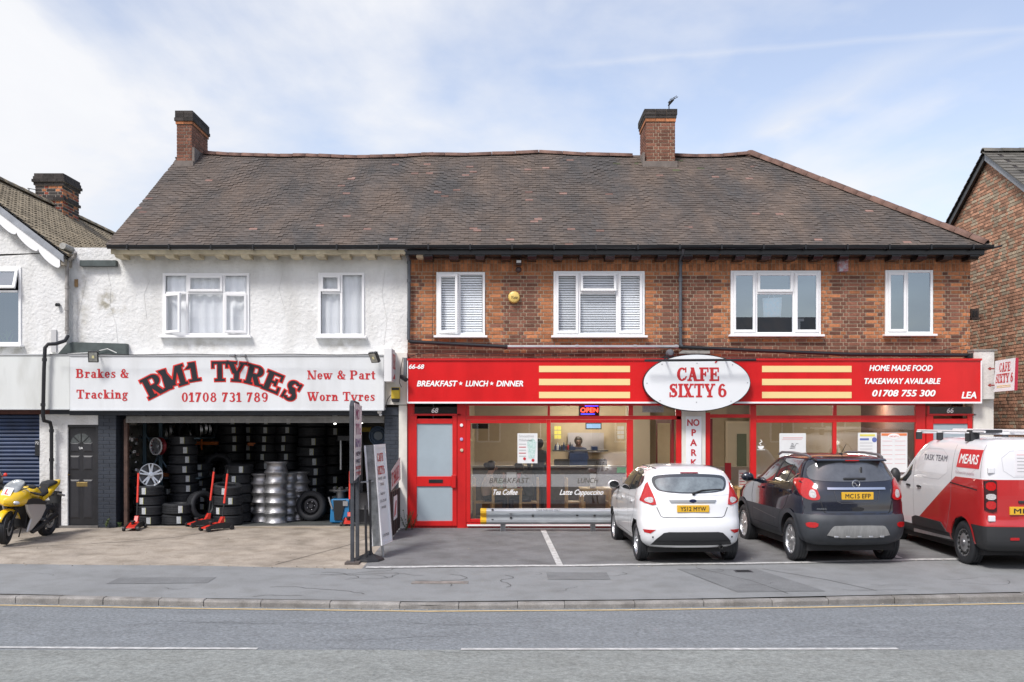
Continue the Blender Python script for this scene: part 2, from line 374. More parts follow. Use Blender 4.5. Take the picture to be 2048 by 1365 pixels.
# ---------------------------------------------------------------- materials
render_white=mat('roughcast_white',(.76,.76,.745),.9,noise=.10,nscale=1.6,bump=.022,bscale=16,dirt=.13)
render_cream=mat('render_cream',(.78,.75,.68),.85,noise=.1,nscale=3,bump=.004,bscale=14,dirt=.15)
upvc=mat('white_upvc',(.85,.85,.85),.35,noise=.03,nscale=3)
upvc_dirty=mat('sign_white',(.70,.72,.73),.45,noise=.05,nscale=1.3,stretch=(3,1,.5),dirt=.1)
black_plastic=mat('black_plastic',(.018,.019,.022),.35,noise=.3,nscale=4)
red_frame=mat('red_frame',(.62,.012,.012),.35,noise=.12,nscale=2.5,dirt=.12)
red_sign=mat('red_sign',(.66,.013,.015),.22,noise=.10,nscale=1.0,dirt=.14)
slate_paint=mat('slate_paint',(.032,.040,.055),.5,noise=.3,nscale=5,bump=.002,bscale=60)
mortar=mat('mortar',(.46,.36,.26),.95,noise=.3,nscale=6,bump=.003,bscale=80)
mortar_dark=mat('mortar_dark',(.30,.25,.2),.95,noise=.3,nscale=6)
brick_brown=mat('brick_brown',(.25,.105,.066),.9,noise=.35,nscale=22,bump=.002,bscale=120,rnd=.42)
brick_orange=mat('brick_orange',(.52,.20,.085),.9,noise=.35,nscale=18,bump=.002,bscale=120,rnd=.4)
brick_pink=mat('brick_pink',(.40,.19,.12),.9,noise=.3,nscale=14,rnd=.5)
brick_buff=mat('brick_buff',(.52,.42,.30),.9,noise=.3,nscale=14,rnd=.35)
brick_soot=mat('brick_soot',(.06,.052,.048),.95,noise=.4,nscale=12,rnd=.4)
tile_mat=mat('roof_tile',(.142,.107,.084),.85,noise=.5,nscale=.7,col2=(.076,.070,.066),bump=.003,bscale=40,rnd=.20,stretch=(1.6,.6,.8))
tile_odd=mat('roof_tile_pink',(.27,.165,.135),.85,noise=.3,nscale=3,rnd=.4)
tile_moss=mat('roof_tile_moss',(.12,.13,.07),.9,noise=.4,nscale=6,rnd=.4)
ridge_mat=mat('ridge_tile',(.20,.115,.088),.85,noise=.4,nscale=5,rnd=.18,bump=.003,bscale=30)
roofing_base=mat('roof_underlay',(.035,.03,.03),.95)
concrete=mat('concrete',(.41,.355,.29),.9,noise=.30,nscale=1.3,bump=.004,bscale=30,dirt=.28,speck=.22,sscale=38)
tarmac=mat('tarmac',(.195,.195,.196),.92,noise=.28,nscale=1.2,bump=.006,bscale=70,dirt=.2,speck=.28,sscale=60)
pave_mat=mat('pavement_tarmac',(.245,.252,.252),.9,noise=.14,nscale=.8,bump=.003,bscale=80,dirt=.13,speck=.16,sscale=70)
road_mat=mat('road_asphalt',(.210,.226,.236),.85,noise=.12,nscale=1.6,bump=.012,bscale=48,dirt=.08,stretch=(.5,1.6,1),speck=.42,sscale=24)
road2_mat=mat('road_asphalt_worn',(.255,.268,.252),.85,noise=.12,nscale=1.4,bump=.010,bscale=44,dirt=.10,stretch=(.4,1.8,1),speck=.36,sscale=22)
kerb_mat=mat('kerb_stone',(.31,.295,.275),.9,noise=.35,nscale=3.5,bump=.008,bscale=24,rnd=.08,dirt=.3,speck=.2)
line_white=mat('line_white',(.62,.62,.60),.7,noise=.45,nscale=11,bump=.002)
line_yellow=mat('line_yellow',(.62,.47,.25),.8,noise=.25,nscale=5)
blk=mat('black_matt',(.012,.012,.013),.7)
dark_glass=mat('dark_glass',(.012,.014,.016),.03,spec=.8)
room_pane=glass('window_pane',(.93,.95,.95),refl=1.5)
up_pane=glass('upper_pane',(.96,.975,.99),refl=.5,minr=.02); sky_pane=glass('sky_reflecting_pane',(.9,.93,.97),refl=2,minr=.26,gcol=(.72,.86,1))
curtain_m=mat('net_curtain',(.90,.91,.92),.9,noise=.06,nscale=5,stretch=(6,1,.5))
blind_m=mat('blind_slat',(.88,.90,.92),.6)
room_dark=mat('room_dark',(.25,.26,.28),.9)
galv=mat('galvanised',(.46,.47,.48),.42,.75,noise=.2,nscale=5)
lead_m=mat('lead_flashing',(.075,.095,.092),.6,noise=.35,nscale=5)
cream_paint=mat('cream_paint',(.62,.54,.38),.6,noise=.3,nscale=5,dirt=.2)
black_paint=mat('black_paint',(.012,.013,.016),.3,noise=.3,nscale=4)

# ---------------------------------------------------------------- ground (falls gently from the shop fronts to the kerb)
def interp(x,pts):
    if x <=pts[0][0]: return pts[0][1]
    for (a,b),(c,d) in zip(pts,pts[1:]):
        if x <=c: return b+(d -b)*(x -a)/(c -a)
    return pts[-1][1]
def D_back(x): return interp(x,[(-40,15.9),(-8.2,15.68),(-5,15.52),(-2.2,15.25),(1,15.42),(4,15.62),(7,16.0),(40,18)])
def D_kerb(x): return interp(x,[(-40,14.2),(-6.6,13.16),(-4,12.9),(-1,12.68),(1.5,12.78),(4,13.0),(6.8,13.3),(40,14.6)])
def gz(d):
    return -.025*(20-d) if d >12.6 else -.19
XS=[-60,-30,-16]+[-12+.5*i for i in range(49)]+[16,30,60]
def strip(mb,dn,df,zf,xs=XS,sub=4,mi=0):
    n0=len(mb.v); k=sub+1
    for x in xs:
        a,b=dn(x) if callable(dn) else dn,df(x) if callable(df) else df
        for i in range(k):
            d=a+(b -a)*i/sub; mb.v.append((x,d -20,zf(d,x)))
    for i in range(len(xs)-1):
        for j in range(sub):
            p=n0+i*k+j; mb.f.append((p,p+k,p+k+1,p+1)); mb.m.append(mi)
wav=lambda x,d: .004*math.sin(x*1.7+d)+.003*math.sin(d*3.1-x*.6)
mb=MB(); strip(mb,D_back,20.3,lambda d,x: gz(d)+wav(x,d)*.5,xs=[x for x in XS if x <=-2.25]+[-2.2],sub=8)
struct('forecourt_concrete',mb,concrete)
mb=MB(); strip(mb,D_back,20.3,lambda d,x: gz(d)+wav(x,d)*.5,xs=[-2.2]+[x for x in XS if x >-2.2],sub=8)
struct('forecourt_tarmac',mb,tarmac)
mb=MB(); strip(mb,lambda x: D_kerb(x)+.13,D_back,lambda d,x: gz(d)+.002+wav(x,d)*.5,sub=6)
struct('pavement',mb,pave_mat)
mb=MB(); strip(mb,lambda x: 10.22-.012*abs(x)*0,lambda x: D_kerb(x)+.05,lambda d,x:-.262+.02*(13-d) ,sub=6)
road=struct('road',mb,road_mat)
mb=MB(); strip(mb,-8,10.22,lambda d,x:-.206-.0012*abs(10.22-d),sub=10)
struct('road_far_lane',mb,road2_mat)
mb=MB(); mb.add([(-400,-300,-.6),(400,-300,-.6),(400,400,-.6),(-400,400,-.6)],[(0,1,2,3)])
struct('ground',mb,mat('far_ground',(.16,.17,.13),.95,noise=.3,nscale=.3))
# back verge of the opposite side
mb=MB(); mb.box(-60,60,-36,-28,-.5,-.08); struct('opposite_pavement',mb,pave_mat)
# kerb stones, each one a part
kroot=part('kerb',(lambda m: (strip(m,lambda x: D_kerb(x)+.012,lambda x: D_kerb(x)+.132,lambda d,x: gz(d)-.02,sub=1),m)[1])(MB()),mat('kerb_joint',(.19,.18,.165),.95)); kroot['kind']='structure'
x=-9.6; i=0
while x <9.8:
    ln=random.choice((.6,.75,.9,.9,.9)); x1=min(x+ln,9.8)
    d0,d1=D_kerb(x),D_kerb(x1); up=interp(x,[(-9,.07),(-2,.07),(-.8,.045),(9,.04)])
    zt=gz(d0)+.003+random.uniform(-.004,.004); zb=-.30
    m=MB(); g=.003; jd=random.uniform(-.006,.006)
    pr=[(0,zb),(0,zt -.022),(.022,zt),(.13,zt+.002),(.13,zb)]
    vs=[]
    for (xx,dd) in ((x+g,d0+jd),(x1 -g,d1+jd)): vs += [(xx,dd+q[0]-20,q[1]-(.085-up)*.2) for q in pr]
    m.add(vs,[(0,1,2,3,4),(9,8,7,6,5)]+[(k,(k+1)%5,(k+1)%5+5,k+5) for k in range(5)])
    part('kerb_stone',m,kerb_mat,kroot,bevel=.006)
    x=x1; i += 1
# painted lines
def ribbon(name,pts,w,zf,m,lift=.006):
    mb=MB(); vs=[]
    P2=[Vector(p) for p in pts]
    for i,p in enumerate(P2):
        t=(P2[min(i+1,len(P2)-1)]-P2[max(i -1,0)]).normalized(); n=Vector((-t.y,t.x))*w/2
        for q in (p -n,p+n): vs.append((q.x,q.y -20,zf(q.y,q.x)+lift))
    mb.add(vs,[(2*i,2*i+1,2*i+3,2*i+2) for i in range(len(P2)-1)])
    return struct(name,mb,m)
fz=lambda d,x: gz(d)+.004+wav(x,d)*.5
rz=lambda d,x:-.262+.02*(13-d)
ribbon('bay_line',[(x,D_back(x)+.09+.012*math.sin(x*5)) for x in [-2.15+.3*i for i in range(33)]],.15,fz,line_white)
def mline(px0,py0,px1,py1):
    def gp(px,py):
        d=5260/(py -843+50) if True else 0
        return ((px -1012)*d/2000,d)
    a,b=gp(px0,py0),gp(px1,py1)
    return [(a[0]+(b[0]-a[0])*t/6,a[1]+(b[1]-a[1])*t/6) for t in range(7)]
ribbon('bay_line',mline(1086,1061,1120,1132),.10,fz,line_white)
ribbon('bay_line',mline(1357,1061,1432,1120),.10,fz,line_white)
ribbon('bay_line',mline(1690,1070,1800,1118),.10,fz,line_white)
ribbon('yellow_line',[(x,D_kerb(x)-.17) for x in [-10+.5*i for i in range(41)]],.075,rz,line_yellow)
def Dc(x): return 10.24+(.08 if x <0 else .03)*(x/5)**2
ribbon('centre_line',[(x,Dc(x)) for x in [-8+.4*i for i in range(14)]+[-2.55]],.09,rz,line_white)
ribbon('centre_line',[(x,Dc(x)) for x in [-.46+.4*i for i in range(12)]+[4.02]],.09,rz,line_white)
ribbon('centre_line',[(x,Dc(x)) for x in [6.1+.4*i for i in range(12)]],.09,rz,line_white)
# cracks and patches in the pavement
crack=mat('crack_dark',(.045,.043,.04),.95)
def cracks(px,py,n,seed,length=.9):
    rr=random.Random(seed); d=5260/(py -793); x=(px -1012)*d/2000; pts=[(x,d)]; a=rr.uniform(-.5,.5)
    for k in range(n):
        a += rr.uniform(-.8,.8); x += length/n*math.cos(a); d += length/n*math.sin(a)*.8; pts.append((x,d))
    return pts
for k,(px,py,n,l,f) in enumerate([(830,1062+100,9,.9,1),(1010,1152,12,1.3,1),(690,1160,10,1.2,1),(505,1195,8,.7,1),(900,1150,10,1.0,1),(540,1176,14,1.6,1)]):
    ribbon('pavement_crack',cracks(px,py,n,k+3,l),.010,fz,crack,.003)
rc=random.Random(31)
for k in range(16): px=rc.uniform(40,2000); ribbon('pavement_crack',cracks(px,rc.uniform(1142,1186),rc.randint(7,13),50+k,rc.uniform(.4,1.5)),rc.uniform(.005,.009),fz,crack,.003)
for k in range(9):
    x0,d0=rc.uniform(-6,5),rc.uniform(9.6,12.3); ribbon('road_crack',[(x0+.22*j,d0+rc.uniform(-.05,.05)+.04*j*(k %3-1)) for j in range(8)],.007,rz,mat('road_crack',(.11,.115,.12),.95),.004)
for k in range(7): ribbon('forecourt_crack',cracks(rc.uniform(60,1900),rc.uniform(1075,1120),10,90+k,rc.uniform(.6,1.8)),.006,fz,crack,.003)
patch_m=mat('tarmac_repair',(.185,.19,.19),.9,noise=.2,nscale=3,speck=.25,sscale=70)
for (x0,x1,d0,d1) in ((-5.6,-4.2,14.0,14.5),(.6,1.5,14.3,14.9),(3.1,4.3,13.4,15.2)):
    m=MB(); pp=[(x0,d0),(x1,d0+.05),(x1+(.5 if x0 >3 else 0)*-1,d1),(x0 -(.5 if x0 >3 else 0),d1)]; m.add([(a,b_ -20,fz(b_,a)+.002) for a,b_ in pp],[(0,1,2,3)]); struct('tarmac_patch',m,patch_m)
ribbon('concrete_joint',[(-10,16.9),(-8.4,17.4),(-7.0,18.0),(-6.2,18.6),(-5.4,19.9)],.018,fz,crack,.001)
ribbon('concrete_joint',[(-3.6,15.6),(-2.8,17.6),(-2.2,19.9)],.014,fz,crack,.001)
ribbon('pavement_joint',[(2.9,15.3),(3.5,14.2),(3.75,13.3)],.012,fz,crack,.003)
ribbon('pavement_joint',[(3.9,15.2),(4.6,14.3),(5.0,13.5)],.012,fz,crack,.003)
# service covers
t=thing('service_cover','pale rectangular cover set in the pavement below the dirty white bay line','cover',P(880,1166,14.1))
m=MB(); c=Vector(t.location); z=gz(14.1)+.006
m.box(c.x -.40,c.x+.40,c.y -.10,c.y+.10,z -.02,z+.002); part('cover_frame',m,mat('cover_pale',(.24,.22,.20),.8,noise=.3,nscale=6),t)
m=MB(); m.box(c.x -.35,c.x+.35,c.y -.07,c.y+.07,z,z+.006); part('cover_plate',m,mat('cover_plate',(.30,.26,.23),.7,noise=.4,nscale=9),t)
t=thing('drain_cover','small dark square cover in the pavement between the white hatchback and the kerb','cover',P(1486,1141,15))
m=MB(); c=Vector(t.location); z=gz(15)+.006; m.box(c.x -.13,c.x+.13,c.y -.11,c.y+.11,z,z+.004); part('cover_plate',m,mat('iron',(.06,.06,.065),.6,noise=.3,nscale=20),t)
m=MB()
for k in range(4): m.box(c.x -.10,c.x+.10,c.y -.08+.045*k,c.y -.065+.045*k,z+.004,z+.008)
part('grating_bars',m,blk,t)
# gravel and litter scattered along the edges
rr=random.Random(5); m=MB()
for k in range(420):
    x=rr.uniform(-8.5,8); a=rr.random()
    d=D_kerb(x)-rr.uniform(.0,.14) if a <.45 else D_back(x)-rr.uniform(-.1,.12) if a <.7 else rr.uniform(15.6,19.7)
    z=rz(d,x) if a <.45 else fz(d,x); s=rr.uniform(.004,.014)
    m.add([(x+s,d -20,z),(x,d -20+s,z),(x -s,d -20,z),(x,d -20-s,z),(x,d -20,z+s)],[(0,1,4),(1,2,4),(2,3,4),(3,0,4)])
tag(part('gravel',m,mat('grit',(.30,.27,.22),.9,rnd=.6),kind='stuff'),'loose grit and crumbs scattered along the kerb and forecourt','grit')

# ---------------------------------------------------------------- brick helpers
def brick_field(owner,rect,frame,holes,cls,proud=.008,course=.0755,st=.2275,mats=(brick_brown,brick_orange),limit=300,gap=.011,seed=1,bond='flemish',stuff_name='brick',start=0):
    """rect (u0,u1,v0,v1); frame(u,v)->(world point, rot_z); one object per brick up to the limit, the rest as one part"""
    u0,u1,v0,v1=rect; rr=random.Random(seed); items=[]
    nrow=int(round((v1 -v0)/course)); course=(v1 -v0)/nrow; hd=st/2
    for r in range(nrow):
        v=v0+r*course; u=u0 -((.75*st) if (r %2) else 0)-(0 if bond =='flemish' else 0); k=r %2
        first=True
        while u <u1 -1e-4:
            w=st if (bond =='stretcher' or k %2==0) else hd
            a,b=max(u,u0),min(u+w,u1); k += 1
            if b -a >.03:
                segs=[(a,b)]
                for (h0,h1,g0,g1) in holes:
                    if v+course*.5>g0 and v+course*.5<g1:
                        ns=[]
                        for (p,q) in segs:
                            if q <=h0 or p >=h1: ns.append((p,q)); continue
                            if p <h0: ns.append((p,h0))
                            if q >h1: ns.append((h1,q))
                        segs=ns
                for (p,q) in segs:
                    if q -p >.03: items.append((p,q,v,cls((p+q)/2,v+course/2,r,rr)))
            u += w
    cache={}
    def brick_mesh(w,ci):
        key=(round(w,3),ci)
        if key not in cache:
            m=MB(); h=course -gap; ww=w -gap
            y0,y1=-proud,.02; e=.0035
            m.add([(-ww/2,y1,-h/2),(ww/2,y1,-h/2),(ww/2,y1,h/2),(-ww/2,y1,h/2),
                   (-ww/2+e,y0,-h/2+e),(ww/2-e,y0,-h/2+e),(ww/2-e,y0,h/2-e),(-ww/2+e,y0,h/2-e)],
                  [(4,5,6,7),(0,1,5,4),(1,2,6,5),(2,3,7,6),(3,0,4,7)])
            cache[key]=mesh_of(m,mats[ci])
        return cache[key]
    idx=list(range(len(items))); rr.shuffle(idx)
    idx.sort(key=lambda i:-(round(items[i][1]-items[i][0],1)))
    singles=set(idx[:limit]); rest=[MB() for _ in mats]
    for i,(p,q,v,ci) in enumerate(items):
        w=q -p; pt,rot=frame((p+q)/2,v+course/2)
        me=brick_mesh(w,ci)
        if i in singles: inst('brick',me,owner,pt,(0,0,rot))
        else:
            Mx=Matrix.Translation(pt) @ Matrix.Rotation(rot,4,'Z')
            jy=rr.uniform(-.0025,.0015)
            rest[ci].add([Mx @ (vv.co+Vector((0,jy,0))) for vv in me.vertices],[tuple(f.vertices) for f in me.polygons])
    m=MB()
    for ci,rm in enumerate(rest): m.add(rm.v,rm.f,ci)
    if m.v: part('brickwork',m,list(mats),owner,kind='stuff')
def rotz_frame(org,ang,out=0):
    org=Vector(org); ca,sa=math.cos(ang),math.sin(ang)
    return lambda u,v: (org+Vector((ca*u,sa*u,v)),ang)

# ---------------------------------------------------------------- windows
def pane_box(m,x0,x1,z0,z1,y): m.box(x0,x1,y,y+.012,z0,z1)
def ring(m,x0,x1,z0,z1,y0,y1,w,wb=None):
    wb=wb or w
    m.box(x0,x0+w,y0,y1,z0,z1); m.box(x1 -w,x1,y0,y1,z0,z1)
    m.box(x0+w,x1 -w,y0,y1,z1 -w,z1); m.box(x0+w,x1 -w,y0,y1,z0,z0+wb)
def upvc_window(owner,px0,py0,px1,py1,d,lights,backing='dark',sill=True,label=None):
    """lights: list of (fx0, fz0, fx1, fz1, kind, angle) fractions of the opening; kind: fix, sash"""
    x0,x1=GX(px0,d),GX(px1,d); z1,z0=GZ(py0,d),GZ(py1,d); Y=d -20
    m=MB(); ring(m,x0,x1,z0,z1,Y -.03,Y+.05,.05)
    W_,H_=x1 -x0 -.1,z1 -z0 -.1
    fx=sorted({a for l in lights for a in (l[0],l[2])}-{0,1})
    rects=[]
    for (a,b,c,d_,kind,ang) in lights: rects.append((x0+.05+a*W_,z0+.05+b*H_,x0+.05+c*W_,z0+.05+d_*H_,kind,ang))
    # mullions between lights
    for (a,b,c,e,kind,ang) in rects:
        if abs(c -(x1 -.05))>.01: m.box(c -.022,c+.022,Y -.027,Y+.045,b,e)
        if abs(e -(z1 -.05))>.01: m.box(a+.022,c -.022,Y -.024,Y+.04,e -.022,e+.022)
    wf=part('window',m,upvc,owner,bevel=.006,label=label)
    for (a,b,c,e,kind,ang) in rects:
        a += .022; c -= .022; b += .022 if b >z0+.06 else 0; e -= .022 if e <z1 -.06 else 0
        if a <x0+.08: a -= .022
        if c >x1 -.08: c += .022
        if kind =='sash':
            m=MB(); g=MB()
            ring(m,a,c,b,e,Y -.055,Y -.005,.05); g.add([(a+.05,Y -.03,b+.05),(c -.05,Y -.03,b+.05),(c -.05,Y -.03,e -.05),(a+.05,Y -.03,e -.05)],[(0,1,2,3)])
            if ang:
                ax,deg=ang
                if ax =='L': piv=Vector((a,Y -.03,b)); rot=Matrix.Rotation(R(-deg),4,'Z')
                elif ax =='R': piv=Vector((c,Y -.03,b)); rot=Matrix.Rotation(R(deg),4,'Z')
                else: piv=Vector((a,Y -.03,e)); rot=Matrix.Rotation(R(-deg),4,'X')
                T=Matrix.Translation(piv) @ rot @ Matrix.Translation(-piv)
                m.v=[tuple(T @ Vector(v)) for v in m.v]; g.v=[tuple(T @ Vector(v)) for v in g.v]
            part('sash',m,upvc,wf,bevel=.005); part('pane',g,sky_pane if backing =='dark' else up_pane,wf)
        else:
            g=MB(); g.add([(a,Y,b),(c,Y,b),(c,Y,e),(a,Y,e)],[(0,1,2,3)]); part('pane',g,sky_pane if backing =='dark' else up_pane,wf)
    if sill:
        s=MB(); s.box(x0 -.05,x1+.05,Y -.13,Y+.02,z0 -.045,z0 -.002); part('sill',s,upvc,wf,bevel=.006)
    # room behind
    b=MB(); b.add([(x0+.03,Y+.06,z0+.02),(x1 -.03,Y+.06,z0+.02),(x1 -.03,Y+.06,z1 -.02),(x0+.03,Y+.06,z1 -.02),
                     (x0+.03,Y+1.5,z0+.02),(x1 -.03,Y+1.5,z0+.02),(x1 -.03,Y+1.5,z1 -.02),(x0+.03,Y+1.5,z1 -.02)],
                    [(4,5,6,7),(0,1,5,4),(1,2,6,5),(2,3,7,6),(3,0,4,7)])
    part('room_lining',b,mat('room_unlit',(.05,.06,.08),.9) if backing =='dark' else room_dark,wf)
    if backing =='curtain':
        m=MB(); n=int((x1 -x0)/.025); vs=[]; rr=random.Random(int(px0)); ph=0
        for k in range(n+1):
            u=x0+.05+(x1 -x0 -.1)*k/n; ph += rr.uniform(.4,1.1); vs += [(u,Y+.09+.022*math.sin(ph),z0+.04),(u,Y+.09+.015*math.sin(ph),z1 -.05)]
        m.add(vs,[(2*k,2*k+2,2*k+3,2*k+1) for k in range(n)])
        part('net_curtain',m,curtain_m,wf,smooth=True)
    if backing =='blind':
        m=MB(); z=z0+.06
        while z <z1 -.05:
            m.box(x0+.06,x1 -.06,Y+.08,Y+.085,z,z+.034); m.add([(x0+.06,Y+.07,z),(x1 -.06,Y+.07,z),(x1 -.06,Y+.095,z+.012),(x0+.06,Y+.095,z+.012)],[(0,1,2,3)])
            z += .048
        part('blind',m,blind_m,wf,kind='stuff')
    return wf
# ---------------------------------------------------------------- roofs
def tile_roof(owner,corner_fn,rows,x_lo,x_hi,d_e,z_e,d_r,z_r,seed=1,limit=300,sag=None):
    """plain tiles: rows from eave (d_e,z_e) to ridge (d_r,z_r); x_lo(t), x_hi(t) give the verge positions"""
    rr=random.Random(seed); tw=.165; items=[]
    pitch=math.atan2(z_r -z_e,d_r -d_e); L_=math.hypot(z_r -z_e,d_r -d_e)
    base=MB(); N_=24; vs=[]
    for j in range(9):
        t=j/8
        for i in range(N_+1):
            x=x_lo(t)+(x_hi(t)-x_lo(t))*i/N_; s=sag(x,t) if sag else 0
            vs.append((x,d_e+(d_r -d_e)*t -20,z_e+(z_r -z_e)*t+s -.03))
    base.add(vs,[(j*(N_+1)+i,j*(N_+1)+i+1,(j+1)*(N_+1)+i+1,(j+1)*(N_+1)+i) for j in range(8) for i in range(N_)])
    rf=part('roof',base,roofing_base,owner)
    tl,th=.19,.018
    def tm(mt):
        m=MB(); w=tw/2-.002; ln=.17; up=math.radians(5.5)
        m.add([(-w,0,0),(w,0,0),(w,ln,0),(-w,ln,0),(-w,0,th),(w,0,th),(w,ln,th),(-w,ln,th)],
              [(4,5,6,7),(0,1,5,4),(1,2,6,5),(3,0,4,7)])
        return mesh_of(m,mt)
    ms=[tile_mat,tile_odd,tile_moss]; mm=[tm(x) for x in ms]; rest=MB(); single=0
    for r in range(rows):
        t=r/rows; xa,xb=x_lo(t),x_hi(t); u=math.floor(xa/tw -1)*tw -(tw/2 if r %2 else 0)
        while u <xb -.02:
            c=u+tw/2
            a_,b_=max(u,xa),min(u+tw,xb)
            if b_ -a_ >.035:
                c=(a_+b_)/2; fx=(b_ -a_)/tw
                s=sag(c,t) if sag else 0
                odd=rr.random(); cz=corner_fn(c,t,odd) if corner_fn else (1 if odd <.012 else 0)
                loc=Vector((c,d_e+(d_r -d_e)*t -20,z_e+(z_r -z_e)*t+s+.012+rr.uniform(-.004,.006)))
                rot=(pitch -R(6)+rr.uniform(-.02,.02),rr.uniform(-.014,.014),rr.uniform(-.012,.012))
                if single <limit:
                    inst('roof_tile',mm[cz],rf,loc,rot,fx); single += 1
                else:
                    from mathutils import Euler
                    Mx=Matrix.Translation(loc) @ Euler(rot).to_matrix().to_4x4() @ Matrix.Diagonal((fx,1,1,1))
                    rest.add([Mx @ v.co for v in mm[cz].vertices],[tuple(f.vertices) for f in mm[cz].polygons],cz)
            u += tw
    part('tiling',rest,ms,rf,kind='stuff')
    return rf
def ridge_run(rf,a,b,r=.11,step=.30,m=None):
    a,b=Vector(a),Vector(b); n=max(1,int((b -a).length/step)); t=(b -a).normalized()
    mb=MB(); L_=(b -a).length/n
    for k in range(7):
        an=math.pi*k/6
        for h in (0.004,L_ -.004): mb.v.append((h,r*math.cos(an),r*math.sin(an)*.9+(.006 if h <.1 else 0)))
    for k in range(7):
        an=math.pi*k/6
        for h in (0.004,L_ -.004): mb.v.append((h,(r -.02)*math.cos(an),(r -.02)*math.sin(an)*.9))
    mb.f=[(2*k,2*k+1,2*k+3,2*k+2) for k in range(6)]+[(2*k,2*k+2,2*k+16,2*k+14) for k in range(6)]+[(2*k+1,2*k+15,2*k+17,2*k+3) for k in range(6)]
    mb.m=[0]*len(mb.f)
    me=mesh_of(mb,m or ridge_mat,True)
    q=t.to_track_quat('X','Z').to_euler()
    for i in range(n):
        p=a+t*L_*i+Vector((0,0,random.uniform(-.004,.004)))
        inst('ridge_tile',me,rf,p,(q.x+random.uniform(-.02,.02),q.y,q.z+random.uniform(-.015,.015)))
# ================================================================ THE TERRACE
DW=20.1 # first-floor wall plane
ROOF_E,ROOF_ZE,ROOF_R,ROOF_ZR=19.62,5.56,23.5,8.36
XSPLIT=GX(815,DW)
def sag(x,t):
    s=.035*math.sin(x*.9+1.0)*t+.012*math.sin(x*2.3+t*6)*(.3+t)+.008*math.sin(x*4.7-t*9)
    return s -.05*math.exp(-((x+5.1)/1.6)**2)*t
def zc(d): return ROOF_ZE+(d -ROOF_E)*(ROOF_ZR -ROOF_ZE)/(ROOF_R -ROOF_E)
def chimney(owner,x0,x1,y0,y1,zb,zt,cap,band,name='chimney',mats=(brick_brown,brick_orange),cls=None,both=(True,True),mort=mortar,capm=None):
    """cap: list of (z0, z1, out); shaft bricks each a piece. both: build bricks on left / right flank"""
    m=MB(); m.box(x0+.01,x1 -.01,y0+.01,y1 -.01,zb,zt)
    ch=part(name,m,mort,owner)
    cls=cls or (lambda u,v,r,rr: 0)
    ztop=zt -.01
    brick_field(ch,(x0,x1,zb,ztop),rotz_frame((0,y0+.01,0),0),[],cls,mats=mats,limit=120,seed=int(abs(x0)*10))
    hl=[]
    if both[0]:
        brick_field(ch,(0,y1 -y0,zb,ztop),rotz_frame((x0+.01,y1,0),-math.pi/2),[],cls,mats=mats,limit=90,seed=3)
    if both[1]:
        brick_field(ch,(0,y1 -y0,zb,ztop),rotz_frame((x1 -.01,y0,0),math.pi/2),[],cls,mats=mats,limit=90,seed=4)
    for (za,zb_,out,mi) in cap:
        nx=max(2,round((x1 -x0+2*out)/.225)); ny=max(2,round((y1 -y0+2*out)/.225))
        m=MB()
        for row in range(max(1,round((zb_ -za)/.075))):
            nr=max(1,round((zb_ -za)/.075)); c0=za+(zb_ -za)*row/nr; c1=za+(zb_ -za)*(row+1)/nr
            xo=[x0 -out+(x1 -x0+2*out)*k/nx for k in range(nx+1)]; yo=[y0 -out+(y1 -y0+2*out)*k/ny for k in range(ny+1)]
            for k in range(nx):
                m.box(xo[k]+.004,xo[k+1]-.004,yo[0],yo[0]+.1,c0+.004,c1 -.004); m.box(xo[k]+.004,xo[k+1]-.004,yo[-1]-.1,yo[-1],c0+.004,c1 -.004)
            for k in range(ny):
                ya,yb=max(yo[k]+.004,yo[0]+.104),min(yo[k+1]-.004,yo[-1]-.104)
                if yb >ya: m.box(x0 -out,x0 -out+.1,ya,yb,c0+.004,c1 -.004); m.box(x1+out -.1,x1+out,ya,yb,c0+.004,c1 -.004)
        m2=MB(); m2.box(x0 -out+.012,x1+out -.012,y0 -out+.012,y1+out -.012,za+.002,zb_ -.003); part('bedding',m2,mort,ch)
        part('oversail_course',m,(mats+(brick_soot,))[mi] if mi <3 else capm,ch,kind='stuff')
    return ch

# ------------------------------------------------------------ white building
wb=thing('white_building','white roughcast building with the tyre shop, two white windows and long dark tiled roof','building',(GX(470,20),.1,0))
def wall_with_holes(x0,x1,z0,z1,yf,yb,holes):
    m=MB(); xs=sorted({x0,x1} | {h[0] for h in holes} | {h[1] for h in holes}); zs=sorted({z0,z1} | {h[2] for h in holes} | {h[3] for h in holes})
    for a,b in zip(xs,xs[1:]):
        for c,e in zip(zs,zs[1:]):
            cx,cz=(a+b)/2,(c+e)/2
            if any(h[0]<cx <h[1] and h[2]<cz <h[3] for h in holes): continue
            m.box(a,b,yf,yb,c,e)
    # drop inner walls between neighbouring cells by merging
    return m
def merge_wall(m):
    bm=bmesh.new(); vs=[bm.verts.new(v) for v in m.v]
    for f in m.f:
        try: bm.faces.new([vs[i] for i in f])
        except ValueError: pass
    bmesh.ops.remove_doubles(bm,verts=bm.verts,dist=1e-4)
    seen={}
    for f in bm.faces:
        k=tuple(round(c,3) for c in f.calc_center_median()); seen.setdefault(k,[]).append(f)
    dead=[f for fs in seen.values() if len(fs)>1 for f in fs]
    bmesh.ops.delete(bm,geom=dead,context='FACES')
    bm.verts.index_update(); r=MB(); r.v=[tuple(v.co) for v in bm.verts]; bm.verts.ensure_lookup_table()
    r.f=[tuple(v.index for v in f.verts) for f in bm.faces]; r.m=[0]*len(r.f); bm.free(); return r
def hole(px0,py0,px1,py1,d): return (GX(px0,d),GX(px1,d),GZ(py1,d),GZ(py0,d))
WH=[hole(326,547,499,672,DW),hole(637,546,729,673,DW)]
